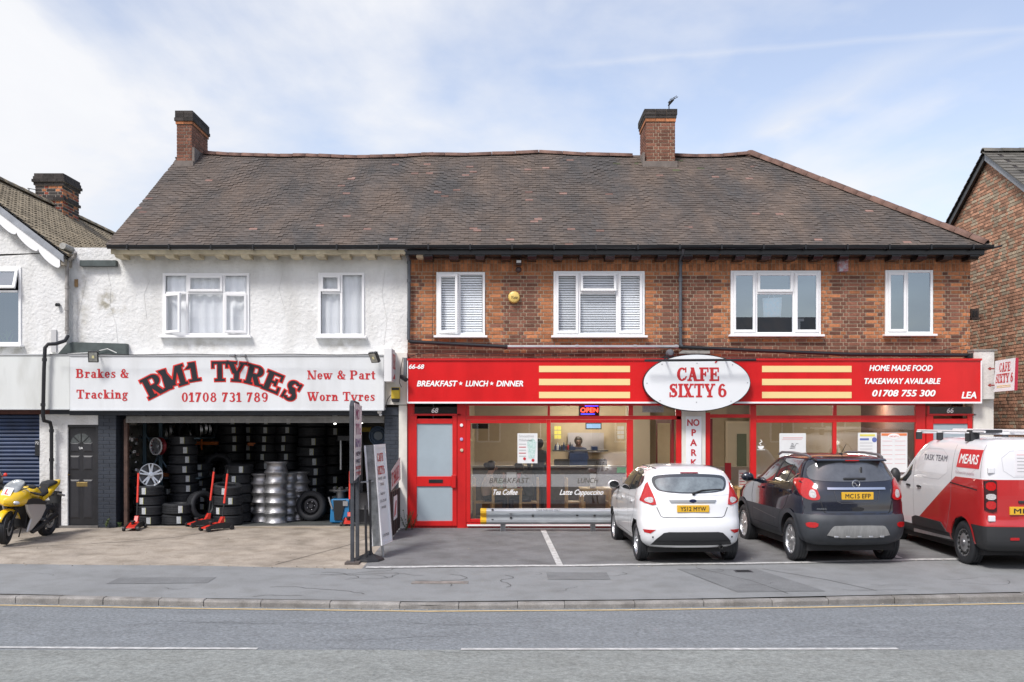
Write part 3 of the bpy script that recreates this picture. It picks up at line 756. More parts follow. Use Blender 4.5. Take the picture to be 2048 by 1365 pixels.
m=merge_wall(wall_with_holes(GX(134,DW),XSPLIT,2.55,5.62,.1,.4,WH)); part('wall',m,render_white,wb)
m=MB(); m.box(GX(134,DW),GX(134,DW)+.2,.4,7,0,5.6); m.box(XSPLIT -.25,XSPLIT -.02,.4,7,2.6,5.55); m.box(GX(134,DW),XSPLIT,7,7.2,0,5.6)
part('rear_wall',m,render_white,wb)
upvc_window(wb,326,547,499,672,DW,[(0,0,.27,.70,'sash',('L',28)),(.27,0,.72,.70,'fix',None),(.72,0,1,.70,'sash',('R',14)),
            (0,.70,.27,1,'fix',None),(.27,.70,.72,1,'sash',None),(.72,.70,1,1,'fix',None)],'curtain',label='wide white window with two casements ajar')
upvc_window(wb,637,546,729,673,DW,[(0,0,.5,.70,'fix',None),(.5,0,1,1,'fix',None),(0,.70,.5,1,'sash',None)],'curtain',label='narrow white window with net curtain')
def vx_lo(t): return -7.86+.20*t
rfw=tile_roof(wb,lambda c,t,o: 1 if o <.008 else 0,47,vx_lo,lambda t: XSPLIT,ROOF_E,ROOF_ZE,ROOF_R,ROOF_ZR,3,sag=sag)
for a,b in [(-7.1+.6*i,-7.1+.6*(i+1)) for i in range(9)]+[(-1.7,XSPLIT)]:
    ridge_run(rfw,(a,3.5,ROOF_ZR+sag(a,1)-.01),(b,3.5,ROOF_ZR+sag(b,1)-.01),m=ridge_mat)
m=MB(); m.prism([(ROOF_E -20,ROOF_ZE -.06),(ROOF_R -20,ROOF_ZR -.06),(7.4,ROOF_ZE -.06)],'x',-7.66,XSPLIT -.01); part('gable',m,render_white,wb)
m=MB(); m.add([(-7.78,3.5,ROOF_ZR -.02),(XSPLIT,3.5,ROOF_ZR -.02),(XSPLIT,7.5,5.5),(-7.86,7.5,5.5)],[(0,1,2,3)]); part('rear_roof_slope',m,tile_mat,wb)
chimney(wb,GX(353,22.95),GX(383.5,22.95),2.95,4.2,7.95,GZ(222,22.95),
        [(GZ(249,22.95),GZ(243,22.95),.02,1),(GZ(243,22.95),GZ(236,22.95),.045,2),(GZ(236,22.95),GZ(222,22.95),.03,2)],None,mort=mortar_dark)
m=MB(); x0,x1=GX(349,22.93),GX(387,22.93); m.box(x0,x1,2.90,2.965,7.93,8.10); m.box(x1 -.05,x1+.01,2.965,3.55,8.0,8.42); part('chimney_flashing',m,mat('fillet',(.20,.17,.15),.9,noise=.3,nscale=8),wb)
# gutter, fascia, brackets
def gutter(owner,x0,x1,m_,py=(490,498)):
    m=MB(); seg=6; yc=ROOF_E -20-.02; zc_=GZ(491,19.6); vs=[]
    for x in (x0,x1):
        for k in range(seg+1):
            a=math.pi+math.pi*k/seg; vs.append((x,yc+.06*math.cos(a),zc_+.075*math.sin(a)))
        for k in range(seg+1):
            a=math.pi+math.pi*(seg -k)/seg; vs.append((x,yc+.052*math.cos(a),zc_+.066*math.sin(a)))
    n=2*(seg+1)
    m.add(vs,[(k,(k+1)%n,(k+1)%n+n,k+n) for k in range(n)]+[tuple(range(n))[::-1],tuple(range(n,2*n))])
    g=part('gutter',m,m_,owner)
    x=x0+.4; b=MB(); b.box(-.015,.015,-.066,.07,-.085,.012); me=mesh_of(b,m_)
    while x <x1: inst('gutter_bracket',me,g,(x,yc,zc_),(0,0,0)); x += .82
    return g
gutter(wb,GX(215,19.6),GX(816,19.6),black_paint)
m=MB(); m.box(GX(222,19.7),XSPLIT,-.32,-.29,GZ(509,19.7),GZ(497,19.7)); part('fascia_board',m,cream_paint,wb,bevel=.004)
m=MB(); m.box(GX(222,19.7),XSPLIT,-.29,.1,GZ(508,19.8),GZ(506,19.8)); part('soffit',m,cream_paint,wb)
b=MB(); b.prism([(-.30,0),(-.30,-.03),(-.22,-.075),(.1,-.075),(.1,0)],'x',-.085,.085); me=mesh_of(b,cream_paint)
for k in range(-1,12): inst('eaves_bracket',me,wb,(GX(291+k*50.2-2,19.75),0,GZ(508.2,19.8)))
# mould stain and hairline cracks on the roughcast
def stain(m_,spots):
    nt=m_.node_tree; N=nt.nodes.new; L=nt.links.new; b=nt.nodes['Principled BSDF']; cur=b.inputs['Base Color'].links[0].from_socket; geo=N('ShaderNodeNewGeometry')
    nz=N('ShaderNodeTexNoise'); nz.inputs['Scale'].default_value=7; nz.inputs['Detail'].default_value=6; L(geo.outputs['Position'],nz.inputs['Vector'])
    for (c,rx,rz_,amt,col) in spots:
        sb=N('ShaderNodeVectorMath'); sb.operation='SUBTRACT'; L(geo.outputs['Position'],sb.inputs[0]); sb.inputs[1].default_value=c
        sc_=N('ShaderNodeVectorMath'); sc_.operation='MULTIPLY'; L(sb.outputs[0],sc_.inputs[0]); sc_.inputs[1].default_value=(1/rx,1,1/rz_)
        ln=N('ShaderNodeVectorMath'); ln.operation='LENGTH'; L(sc_.outputs[0],ln.inputs[0])
        a=N('ShaderNodeMath'); a.operation='SUBTRACT'; a.use_clamp=True; a.inputs[0].default_value=1; L(ln.outputs['Value'],a.inputs[1])
        k=N('ShaderNodeMapRange'); k.inputs[1].default_value=.38; k.inputs[2].default_value=.62; L(nz.outputs[0],k.inputs[0])
        p=N('ShaderNodeMath'); p.operation='MULTIPLY'; L(a.outputs[0],p.inputs[0]); L(k.outputs[0],p.inputs[1]); q=N('ShaderNodeMath'); q.operation='MULTIPLY'; q.use_clamp=True; L(p.outputs[0],q.inputs[0]); q.inputs[1].default_value=amt
        mx=N('ShaderNodeMix'); mx.data_type='RGBA'; L(q.outputs[0],mx.inputs[0]); L(cur,mx.inputs[6]); mx.inputs[7].default_value=(*col,1); cur=mx.outputs[2]
    L(cur,b.inputs['Base Color'])
G_=(.36,.34,.28); stain(render_white,[(P(213,605,DW),.22,.34,1.6,G_),(P(228,618,DW),.3,.14,1.2,G_),(P(412,690,DW),1.0,.20,.7,G_),(P(683,690,DW),.6,.2,.7,G_),(P(520,515,DW),3.2,.16,.7,G_),(P(20,700,DW),.7,.25,.9,G_),(P(165,600,DW),.2,1.2,.7,G_),(P(90,990,20),.6,.5,.9,G_)])
hair=mat('hairline_crack',(.56,.56,.54),.9)
for pts in ([(214,535),(222,575),(220,610),(232,650),(236,690)],[(172,562),(160,620),(152,660)],[(560,520),(566,545),(558,580),(570,620)],[(770,540),(764,590),(774,640),(768,690)],[(300,560),(288,590),(294,640)]):
    m=MB(); m.tube([P(a,b_,DW)+Vector((0,-.004,0)) for a,b_ in pts],.0028,4); part('hairline_crack',m,hair,wb)
# ------------------------------------------------------------ brick building
bb=thing('brick_building','red and brown brick building over the cafe, hipped tiled roof with orange hip tiles','building',(GX(1380,20),.1,0))
WB=[(873,545,970,672),(1107,543,1289,672),(1461,542,1641,670),(1770,541,1865,669)]
HB=[hole(*w,DW) for w in WB]
XR=GX(1941,DW)
m=merge_wall(wall_with_holes(XSPLIT+.002,XR -.01,2.5,5.60,.11,.4,HB)); part('wall',m,mortar,bb)
m=MB(); m.box(XR -.25,XR -.015,.4,7.2,0,5.6); m.box(XSPLIT+.01,XR -.02,7.2,7.4,0,5.6); part('side_wall',m,brick_brown,bb)
z_sold0,z_sold1=GZ(544,DW),GZ(520,DW)
def cls_main(u,v,r,rr):
    tooth=.23 if r %2 else .31
    for (h0,h1,g0,g1) in HB:
        if g0 -.10<v <g1+.25 and (h0 -tooth <u <h0+.1 or h1 -.1<u <h1+tooth): return 1 if rr.random()<.93 else 0
        if h0 -.08<u <h1+.08 and g0 -.18<v <g0: return 1 if rr.random()<.9 else 0
    if v >z_sold0 -.09: return 1 if rr.random()<.85 else 0
    if u >XR -tooth: return 1 if rr.random()<.75 else 0
    if g_low(v) and rr.random()<.45: return 1
    if u <XSPLIT+.9 and v >HB[0][2]: return 1 if rr.random()<.28 else 0
    return 1 if rr.random()<.03 else 0
def g_low(v): return HB[0][2]-.02<v <HB[0][2]+.11
for i,(a,b_,lim) in enumerate(((XSPLIT+.002,XR,285),)):
    brick_field(bb,(a,b_,2.75,z_sold0),rotz_frame((0,.11,0),0),HB,cls_main,limit=lim,seed=12)
brick_field(bb,(XSPLIT+.002,XR,z_sold1,z_sold1+.0755*3),rotz_frame((0,.11,0),0),[],lambda u,v,r,rr: 0,limit=0,seed=13)
# soldier course
m=MB(); x=XSPLIT+.004; rr=random.Random(2)
while x <XR -.02:
    for (za,zb_) in ((z_sold0+.006,(z_sold0+z_sold1)/2+.035),((z_sold0+z_sold1)/2+.045,z_sold1 -.004)):
        if any(h[0]<x <h[1] for h in HB) and False: continue
        jy=rr.uniform(-.003,.002); m.box(x,x+.064,.102+jy,.13,za,zb_)
    x += .0755
part('soldier_course',m,brick_orange,bb,kind='stuff')
# corner of the flank that faces the street
W3=[(0,0,.5,.72,'x',None)]
upvc_window(bb,*WB[0],DW,[(0,0,.47,1,'sash',('L',12)),(.47,0,1,1,'fix',None)],'blind',label='two-light window with blinds and left casement ajar')
upvc_window(bb,*WB[1],DW,[(0,0,.27,1,'sash',None),(.27,0,.71,.68,'fix',None),(.27,.68,.71,1,'sash',('T',8)),(.71,0,1,1,'sash',None)],'blind',label='three-light window with blinds and top light ajar')
w3=upvc_window(bb,*WB[2],DW,[(0,0,.27,1,'sash',None),(.27,0,.71,.66,'fix',None),(.27,.66,.71,1,'sash',None),(.71,0,1,1,'sash',None)],'dark',label='three-light window with a patterned bag hanging inside')
w4=upvc_window(bb,*WB[3],DW,[(0,0,.45,1,'sash',None),(.45,0,1,1,'fix',None)],'dark',label='two-light window reflecting the grey sky')
t=thing('shopping_bag','pale blue patterned tote bag hanging in an upstairs window','bag',P(1545,615,20.12))
m=MB(); c=Vector(t.location); z0,z1=GZ(634,20.12),GZ(597,20.12); x0,x1=GX(1525,20.12),GX(1564,20.12)
m.add([(x0+.02,c.y,z0),(x1 -.02,c.y,z0+.01),(x1,c.y,z1+.02),(x0,c.y,z1),(x0+.02,c.y+.05,z0),(x1 -.02,c.y+.05,z0),(x1,c.y+.03,z1+.02),(x0,c.y+.03,z1)],
      [(0,1,2,3),(4,7,6,5),(0,4,5,1),(1,5,6,2),(3,7,4,0)])
part('bag_body',m,mat('bag_cloth',(.72,.90,.93),.8,noise=.4,nscale=16,col2=(.95,.93,.9),emit=None),t)
m=MB()
for yy in (0,.03): m.tube([(x0+.12,c.y+yy,z1+.01),(x0+.15,c.y+yy,z1+.14),(x0+.17,c.y+yy,z1+.17),(x0+.2,c.y+yy,z1+.13),(x0+.24,c.y+yy,z1+.01)],.008,6)
part('bag_handle',m,mat('bag_strap',(.75,.82,.84),.8),t)
t=thing('window_box_item','white bracket shape standing on the sill inside the upstairs window','ornament',P(1600,655,20.16))
m=MB(); m.box(GX(1593,20.16),GX(1600,20.16),.14,.17,GZ(662,20.16),GZ(640,20.16)); m.box(GX(1588,20.16),GX(1607,20.16),.135,.175,GZ(643,20.16),GZ(638,20.16)); part('stand',m,upvc,t)
# roof
XE,XT=9.50,5.75
rfb=tile_roof(bb,lambda c,t,o: 1 if o <.010 else 2 if (o >.97 and abs(c -3.5)<1.0 and t >.75) else 0,47,lambda t: XSPLIT,lambda t: XE+(XT -XE)*t,ROOF_E,ROOF_ZE,ROOF_R,ROOF_ZR,4,sag=sag)
for a,b_ in [(XSPLIT+.55*i,XSPLIT+.55*(i+1)) for i in range(9)]+[(3.95,4.5),(4.5,5.1),(5.1,5.75)]:
    ridge_run(rfb,(a,3.5,ROOF_ZR+sag(a,1)-.01),(b_,3.5,ROOF_ZR+sag(b_,1)-.01+(.04 if b_ >5.6 else 0)))
ridge_run(rfb,(XT,3.5,ROOF_ZR+.03),(XE -.05,ROOF_E -20+.05,ROOF_ZE+.04),r=.12,step=.32)
m=MB(); m.ball((XT,3.5,ROOF_ZR+.03),.125,12,8,sc=(1.2,1,.9)); part('hip_cap',m,ridge_mat,rfb,smooth=True)
m=MB(); m.add([(XE,ROOF_E -20,ROOF_ZE -.02),(XE,7.4,ROOF_ZE -.02),(XT,3.52,ROOF_ZR -.01)],[(0,1,2)]); m.add([(XSPLIT,3.5,ROOF_ZR -.02),(XT,3.5,ROOF_ZR -.02),(XE,7.4,5.54),(XSPLIT,7.4,5.54)],[(0,1,2,3)])
part('hip_slope',m,tile_mat,bb)
chimney(bb,GX(1292,23),GX(1350.5,23),3.0,4.05,7.85,GZ(219,23),
        [(GZ(244,23),GZ(237,23),.015,1),(GZ(237,23),GZ(231,23),.03,2),(GZ(231,23),GZ(219,23),.045,2)],None)
m=MB(); m.box(GX(1289,22.98),GX(1354,22.98),2.93,3.005,7.86,8.10); m.box(GX(1285,22.98),GX(1289,22.98),2.93,3.5,7.9,8.3); part('chimney_flashing',m,MATS['fillet'],bb)
gutter(bb,GX(816,19.6),GX(1986,19.6),black_paint)
m=MB(); m.box(XSPLIT,XE -.08,-.32,-.29,GZ(510,19.7),GZ(497,19.7)); m.box(XE -.11,XE -.08,-.29,7.3,5.4,5.53); part('fascia_board',m,black_paint,bb,bevel=.004)
m=MB(); m.box(XSPLIT,XE -.08,-.29,.1,GZ(512,19.8),GZ(509,19.8)); m.box(XR,XE -.11,.1,7,5.4,5.42); part('soffit',m,black_paint,bb)
b=MB(); b.prism([(-.29,0),(-.29,-.03),(-.22,-.085),(.1,-.085),(.1,0)],'x',-.09,.09); me=mesh_of(b,black_paint)
for k in range(22): inst('eaves_bracket',me,bb,(GX(856+k*52,19.75),0,GZ(511.5,19.8)))
m=MB(); m.tube([P(1948,505,19.7),P(2004,492,19.75)],.018,8); part('overflow_pipe',m,black_plastic,bb)
# aerial on the chimney
t=thing('tv_aerial','small dark aerial with short rods on top of the right chimney','aerial',P(1338,219,23.3))
m=MB(); m.tube([P(1338,220,23.3),P(1338,203,23.3)],.012,6); part('mast',m,blk,t)
m=MB(); m.tube([P(1336,206,23.3),P(1356,194,23.3)],.008,6)
for k in range(5): m.tube([P(1338+3.4*k,207-3.2*k,23.3),P(1341+3*k,198-1.5*k,23.3)],.009,5)
m.tube([P(1337,212,23.3),P(1344,201,23.2)],.02,6); m.tube([P(1339,209,23.3),P(1347,200,23.2)],.02,6); part('director_rods',m,blk,t)

# ------------------------------------------------------------ pipes on the brick front
def pipe(name,label,segs,r,m_,cat='pipe',collars=()):
    t=thing(name,label,cat,segs[0])
    m=MB(); m.tube(segs,r,10); part('pipe_run',m,m_,t,smooth=True)
    for (c,ax) in collars:
        k=MB(); c=Vector(c)
        a={'z': Vector((0,0,.03)),'x': Vector((.03,0,0))}[ax]; k.tube([c -a,c+a],r*1.28,10); part('pipe_clip',k,m_,t)
    return t
d=20.0
pipe('downpipe','grey and black downpipe dropping beside the party line of white and brick walls',[P(811,497,19.65),P(813,508,19.75),P(818,522,d),P(818,600,d),P(817,680,d)],.034,mat('grey_pipe',(.10,.11,.125),.5,noise=.3,nscale=5),collars=[(P(818,525,d),'z'),(P(818,562,d),'z'),(P(818,640,d),'z')])
pipe('rainwater_pipe','black sloping pipe running from the left downpipe across the brick wall',[P(817,681,d),P(822,684,d),P(1013,694,d)],.038,black_plastic,collars=[(P(1012,694,d),'x')])
pipe('rainwater_pipe','pale grey pipe running level under the three-light window with blinds',[P(1014,694,d),P(1357,694,d)],.036,galv,collars=[(P(1154,694,d),'x'),(P(1270,694,d),'x'),(P(1352,694,d),'x')])
pipe('rainwater_pipe','black pipe sloping down to the right above the red sign',[P(1357,694,d),P(1500,701,d),P(1700,709,d),P(1936,711,d),P(1962,712,d)],.036,black_plastic)
pipe('downpipe','dark grey downpipe in the middle of the brick front',[P(1366,497,19.65),P(1366,507,19.7),P(1361,522,d),P(1361,600,d),P(1361,688,d),P(1364,694,d)],.034,MATS['grey_pipe'],collars=[(P(1361,560,d),'z'),(P(1361,652,d),'z'),(P(1361,527,d),'z')])
# alarm things
t=thing('alarm_sounder','round yellow alarm sounder with dark script on the brick wall','alarm',P(1028,595,20.0))
m=MB(); m.lathe([(.0,-.09),(.07,-.088),(.105,-.07),(.118,-.03),(.12,.05),(0,.05)],'y',P(1028,595,20.06),28); part('dome',m,mat('alarm_yellow',(.78,.56,.16),.4,noise=.1),t,smooth=True)
m=MB(); put_sans(m,'Yale',P(1028,598,19.965),.062,bold=.0,shear=.3); part('lettering',m,blk,t)
t=thing('security_lamp','brown passive sensor lamp above the yellow alarm sounder','lamp',P(1037,530,20.0))
m=MB(); m.box(GX(1032,20),GX(1043,20),-.06,.1,GZ(531,20),GZ(520,20)); part('lamp_housing',m,mat('brown_plastic',(.06,.035,.03),.5),t,bevel=.01)
m=MB(); m.box(GX(1033,20),GX(1042,20),-.066,-.06,GZ(527,20),GZ(522,20)); part('lamp_window',m,upvc,t)
m=MB(); m.ball(P(1037,540,19.98),.062,16,10); part('sensor_head',m,MATS['brown_plastic'],t,smooth=True)
t=thing('burglar_alarm_box','weathered red and grey box high on the brick wall under the gutter','alarm',P(1685,528,20.0))
m=MB(); m.box(GX(1677,20),GX(1695,20),-.06,.1,GZ(544,20),GZ(513,20)); part('box',m,mat('alarm_faded',(.42,.46,.50),.6,noise=.8,nscale=14,col2=(.35,.06,.05)),t,bevel=.012)
t=thing('vent_cowl','dark square vent cowl on the side wall by the brick corner','vent',P(1950,628,22))
m=MB(); d2=21.5; m.box(GX(1942,d2),GX(1958,d2),d2 -20,d2 -19.85,GZ(638,d2),GZ(618,d2)); m.box(GX(1941,d2),GX(1959,d2),d2 -20.05,d2 -19.9,GZ(640,d2),GZ(637,d2)); part('cowl',m,mat('vent_brown',(.05,.035,.03),.6),t)
m=MB()
for a in (1945,1951): m.box(GX(a,d2),GX(a+4,d2),d2 -20.01,d2 -20.0,GZ(634,d2),GZ(622,d2))
part('vent_slot',m,blk,t)
# cables sagging along the brick wall
cab=mat('cable_black',(.02,.018,.018),.6)
for k,(pts,lab) in enumerate([([(820,712),(870,704),(960,707),(1060,708),(1130,707),(1210,704),(1290,707),(1330,701)],'thin black cable sagging above the left half of the red sign'),
                       ([(818,716),(840,706),(905,709),(985,711),(1060,715),(1150,709),(1260,703),(1340,708)],'second thin black cable looping under the first one above the red sign'),
                       ([(1560,706),(1620,713),(1760,711),(1860,706),(1935,690)],'thin cable hanging above the right half of the red sign'),
                       ([(866,520),(866,600),(864,688)],'thin dark cable running straight down beside the left brick-wall window')]):
    m=MB(); m.tube([P(a,b_,20.04) for a,b_ in pts],.006,5); tag(part('cable',m,cab),lab,'cable')

# ------------------------------------------------------------ left neighbour house
lh=thing('gabled_house','white roughcast gable house at the left edge with scalloped bargeboard and beige tiled roof','house',(-10,0,0))
LX,LD=GX(133,19.95),19.95
hl=[(GX(-70,LD),GX(43,LD),GZ(690,LD),GZ(535,LD))]
m=merge_wall(wall_with_holes(-14.4,LX,2.5,5.35,LD -20,.3,hl)); part('wall',m,render_white,lh)
m=MB(); sl=.766; m.add([(-14.4,LD -20+.003,5.35),(LX,LD -20+.003,5.35),(LX,LD -20+.003,5.5),(-11.4,LD -20+.003,5.5+(LX+11.4)*sl),(-14.4,LD -20+.003,5.2)],[(0,1,2,3,4)]); part('gable',m,render_white,lh)
m=MB(); m.box(LX -.25,LX -.003,.003,9,0,5.35); part('flank_wall',m,render_white,lh)
w5=upvc_window(lh,-70,535,43,690,LD,[(0,0,1,.70,'fix',None),(0,.70,1,1,'sash',('T',20))],'dark',label='white window with its top light open')
t=thing('houseplant','spiky green leaves of a houseplant behind the left upstairs window','plant',P(8,680,20.05))
m=MB(); rr=random.Random(3)
for k in range(14):
    a=rr.uniform(-1.2,1.2); c=Vector(t.location)+Vector((rr.uniform(-.12,.12),0,-.1)); h=rr.uniform(.2,.42)
    m.add([c+Vector((-.01,0,0)),c+Vector((.01,0,0)),c+Vector((a*h*.5+.012,.01,h*.7)),c+Vector((a*h,.02,h*.85)),c+Vector((a*h*.5-.012,.01,h*.7))],[(0,1,2,3,4)])
part('leaves',m,mat('leaf_green',(.09,.16,.07),.6,noise=.3),t,kind='stuff')
# roof of the left house: slopes to the right, courses run away from the street
def slz(x): return 5.50+(-8.80-x)*.766
ang=math.atan(.766)
roof_beige=mat('beige_tile',(.27,.225,.155),.9,noise=.3,nscale=5,rnd=.25,bump=.003,bscale=40)
m=MB(); m.add([(-11.4,-.28,slz(-11.4)-.04),(-8.68,-.28,slz(-8.68)-.04),(-8.68,10,slz(-8.68)-.04),(-11.4,10,slz(-11.4)-.04)],[(0,1,2,3)])
m.add([(-11.4,-.28,slz(-11.4)-.04),(-14.5,-.28,slz(-8.4)),(-14.5,10,slz(-8.4)),(-11.4,10,slz(-11.4)-.04)],[(3,2,1,0)])
rl=part('roof',m,mat('beige_tile_dark',(.045,.038,.03),.95),lh)
b=MB(); prof=[(0,0),(.05,.022),(.1,.0),(.13,-.004),(.18,.024),(.23,.024),(.28,0),(.295,-.012)]
for (y,h) in prof:
    for s_ in (0,.20): b.v.append((-s_,y,h+.02-s_*.10+(.02)))
for (y,h) in prof: b.v.append((0,y,h -.005))
n=len(prof); b.f=[(2*k,2*k+2,2*k+3,2*k+1) for k in range(n -1)]+[(2*n+k,2*n+k+1,2*k+2,2*k) for k in range(n -1)]; b.m=[0]*len(b.f)
me=mesh_of(b,roof_beige); cnt=0; rest=MB(); rr=random.Random(8); L_=(11.4-8.68)/math.cos(ang); rows=19
from mathutils import Euler
for k in range(34):
    for r in range(rows):
        s_=r/rows; x=-8.66-(11.4-8.68)*s_; loc=Vector((x,-.30+.3*k,slz(x)+rr.uniform(-.004,.004))); rot=(0,ang,0)
        if cnt <300: inst('roof_tile',me,rl,loc,rot); cnt += 1
        else:
            Mx=Matrix.Translation(loc) @ Euler(rot).to_matrix().to_4x4(); rest.add([Mx @ v.co for v in me.vertices],[tuple(f.vertices) for f in me.polygons])
part('tiling',rest,roof_beige,rl,kind='stuff')
ridge_run(rl,(-11.4,-.3,slz(-11.4)+.03),(-11.4,10,slz(-11.4)+.03),r=.12,step=.45,m=roof_beige)
# bargeboard with scallops, verge, gutter
lead_grey=mat('verge_grey',(.33,.35,.38),.6,noise=.3,nscale=4)
m=MB(); m.add([(-8.72,-.30,slz(-8.72)-.03),(-8.72,-.30,slz(-8.72)-.17),(-11.5,-.30,slz(-11.5)-.17),(-11.5,-.30,slz(-11.5)-.03),
                (-8.72,-.26,slz(-8.72)-.03),(-8.72,-.26,slz(-8.72)-.17),(-11.5,-.26,slz(-11.5)-.17),(-11.5,-.26,slz(-11.5)-.03)],[(0,1,2,3),(7,6,5,4),(0,4,5,1),(1,5,6,2),(3,7,4,0),(2,6,7,3)])
part('verge_board',m,lead_grey,lh)
m=MB(); vs=[]; k=0; xx=-8.80
while xx >-11.5:
    fr=((-8.80-xx)%.43)/.43; dz=.13+.11*math.sqrt(max(0,1-(2*fr -1)**2))*(1.1-.25*fr)
    top=slz(xx)-.17; vs += [(xx,-.27,top),(xx,-.27,top -dz),(xx,-.25,top),(xx,-.25,top -dz)]; xx -= .0215; k += 1
m.add(vs,[f for i in range(k -1) for f in ((4*i,4*i+1,4*i+5,4*i+4),(4*i+2,4*i+6,4*i+7,4*i+3),(4*i+1,4*i+3,4*i+7,4*i+5))]); part('bargeboard',m,upvc,lh,label='scalloped white bargeboard')
m=MB(); m.tube([P(125,492,19.7)+Vector((0,0,0)),(-8.66,10,slz(-8.66)-.05)],.065,10); part('gutter',m,mat('old_gutter',(.45,.44,.40),.7,noise=.4,nscale=6),lh,smooth=True)
m=MB(); m.box(-8.98,-8.72,-.25,9.5,slz(-8.72)-.22,slz(-8.72)-.1); part('soffit',m,mat('soffit_beige',(.36,.32,.26),.8,noise=.3),lh)
# its chimney
def cls_l(u,v,r,rr):
    return 2 if rr.random()<.40 else (1 if rr.random()<.55 else 0)
dch=25.0
chimney(lh,GX(70,dch),GX(126,dch),5.0,5.95,6.9,GZ(347,dch),
        [(GZ(401,dch),GZ(395,dch),.035,2),(GZ(371,dch),GZ(365,dch),.03,2),(GZ(365,dch),GZ(359,dch),.065,2),(GZ(359,dch),GZ(353,dch),.04,2),(GZ(353,dch),GZ(347,dch),.02,2)],None,
        mats=(mat('brick_red_old',(.30,.07,.04),.9,noise=.5,nscale=10,rnd=.5),brick_orange,brick_soot),cls=cls_l,mort=mat('mortar_pale',(.42,.38,.33),.95,noise=.3))
t=thing('tv_aerial','thin old aerial fixed to the side of the sooty left-hand chimney','aerial',P(58,395,25))
m=MB(); m.tube([P(58,377,25),P(58,395,25)],.012,5); m.tube([P(55,377,25),P(72,380,25)],.01,5); m.tube([P(60,394,25),P(76,385,25)],.01,5); part('mast',m,blk,t)
# flashings and pipes where the house meets the terrace
t=thing('lead_flashing','dark grey lead strip under the end of the beige tiled roof','flashing',P(190,527,20.0)); m=MB(); m.box(GX(160,20),GX(232,20),-.02,.098,GZ(533,20),GZ(521,20)); part('lead_strip',m,lead_m,t,bevel=.004)
t=thing('lead_flashing','dark grey sloping lead box above the white sign by the floodlight','flashing',P(190,697,20.0)); m=MB()
m.prism([(GX(118,20),GZ(709,20)),(GX(254,20),GZ(709,20)),(GX(254,20),GZ(688,20)),(GX(148,20),GZ(685,20)),(GX(135,20),GZ(689,20))],'y',-.06,.098); part('lead_box',m,lead_m,t,bevel=.004)
pipe('downpipe','weathered downpipe on the corner of the gable house with a black swan neck',[P(151,505,19.75),P(150,513,19.8),P(135,522,19.9),P(134,560,19.9),P(134,668,19.9)],.036,mat('old_pipe',(.36,.34,.32),.7,noise=.5,nscale=6),collars=[(P(134,575,19.9),'z'),(P(134,618,19.9),'z'),(P(134,658,19.9),'z')])
pipe('downpipe','black downpipe bending over the white sign and down the white wall',[P(136,672,19.88),P(130,682,19.8),P(112,688,19.7),P(96,689,19.62),P(90,696,19.62),P(88,740,19.62),P(86,832,19.62),P(88,842,19.65),P(100,845,19.85),P(103,856,19.88),P(103,1040,19.88),P(99,1052,19.85)],.037,black_plastic,
     collars=[(P(89,720,19.62),'z'),(P(86,810,19.62),'z'),(P(103,862,19.88),'z'),(P(103,920,19.88),'z'),(P(103,995,19.88),'z')])
m=MB(); m.tube([P(118,610,19.93),P(113,610,19.85)],.035,10); tag(part('vent_pipe',m,black_plastic),'short black vent pipe stub on the white gable wall','vent')
m=MB(); m.box(GX(103,19.93),GX(113,19.93),-.09,-.05,GZ(705,19.93),GZ(660,19.93)); tag(part('cable_box',m,mat('box_grey',(.5,.5,.5),.6)),'narrow grey cable box at the foot of the gable wall','box')
m=MB(); m.box(GX(146,20),GX(152,20),.06,.099,GZ(573,20),GZ(558,20)); tag(part('vent_brick',m,mat('vent_tan',(.35,.22,.1),.8,noise=.4)),'small tan air brick beside the weathered downpipe','vent')
m=MB(); m.tube([P(133,711,19.95),P(136,690,20.0),P(141,670,20.05)],.008,5); m.tube([P(135,708,19.9),P(180,706,19.9),P(215,698,19.9),P(233,706,19.85)],.009,5); tag(part('cable',m,mat('cable_white',(.6,.6,.58),.6)),'loose white cable curling over the dark lead box','cable')

# ------------------------------------------------------------ right neighbour house
rh=thing('brick_gable_house','tall multi-coloured brick gable wall with dark verge tiles at the right edge','house',(11,2.8,0))
GXX=11.0; AP=22.8; ZA=8.20; SLP=.64; HALF=3.9
m=MB(); m.prism([(AP -20-HALF,0),(AP -20+HALF,0),(AP -20+HALF,ZA -HALF*SLP -.04),(AP -20,ZA -.04),(AP -20-HALF,ZA -HALF*SLP -.04)],'x',GXX+.01,GXX+6); part('wall',m,mat('mortar_brown',(.36,.27,.20),.95,noise=.3,nscale=6),rh)
def cls_r(u,v,r,rr):
    low=max(0,min(1,(3.4-v)/1.2)); a=rr.random()
    if a <.32-.16*low: return 1
    return 0 if a >.3*low+.2 else 2
mats_r=(mat('brick_pink2',(.62,.33,.21),.9,noise=.35,nscale=9,rnd=.45),brick_buff,mat('brick_dull',(.44,.26,.17),.9,noise=.4,nscale=9,rnd=.4))
def roofline_holes():
    hs=[]; v=ZA -HALF*SLP -.1
    while v <ZA:
        hw=(ZA -v)/SLP -.04; c=HALF; hs += [(-1,c -hw,v,v+.0755),(c+hw,2*HALF+1,v,v+.0755)]; v += .0755
    return hs
brick_field(rh,(0.4,2*HALF,1.6,ZA -.12),rotz_frame((GXX+.01,AP -20+HALF,0),-math.pi/2),roofline_holes()+[(5.9,9,0,9)],cls_r,mats=mats_r,limit=290,seed=21)
rt=mat('slate_tile',(.16,.15,.13),.9,noise=.35,nscale=4,rnd=.3,bump=.003)
m=MB()
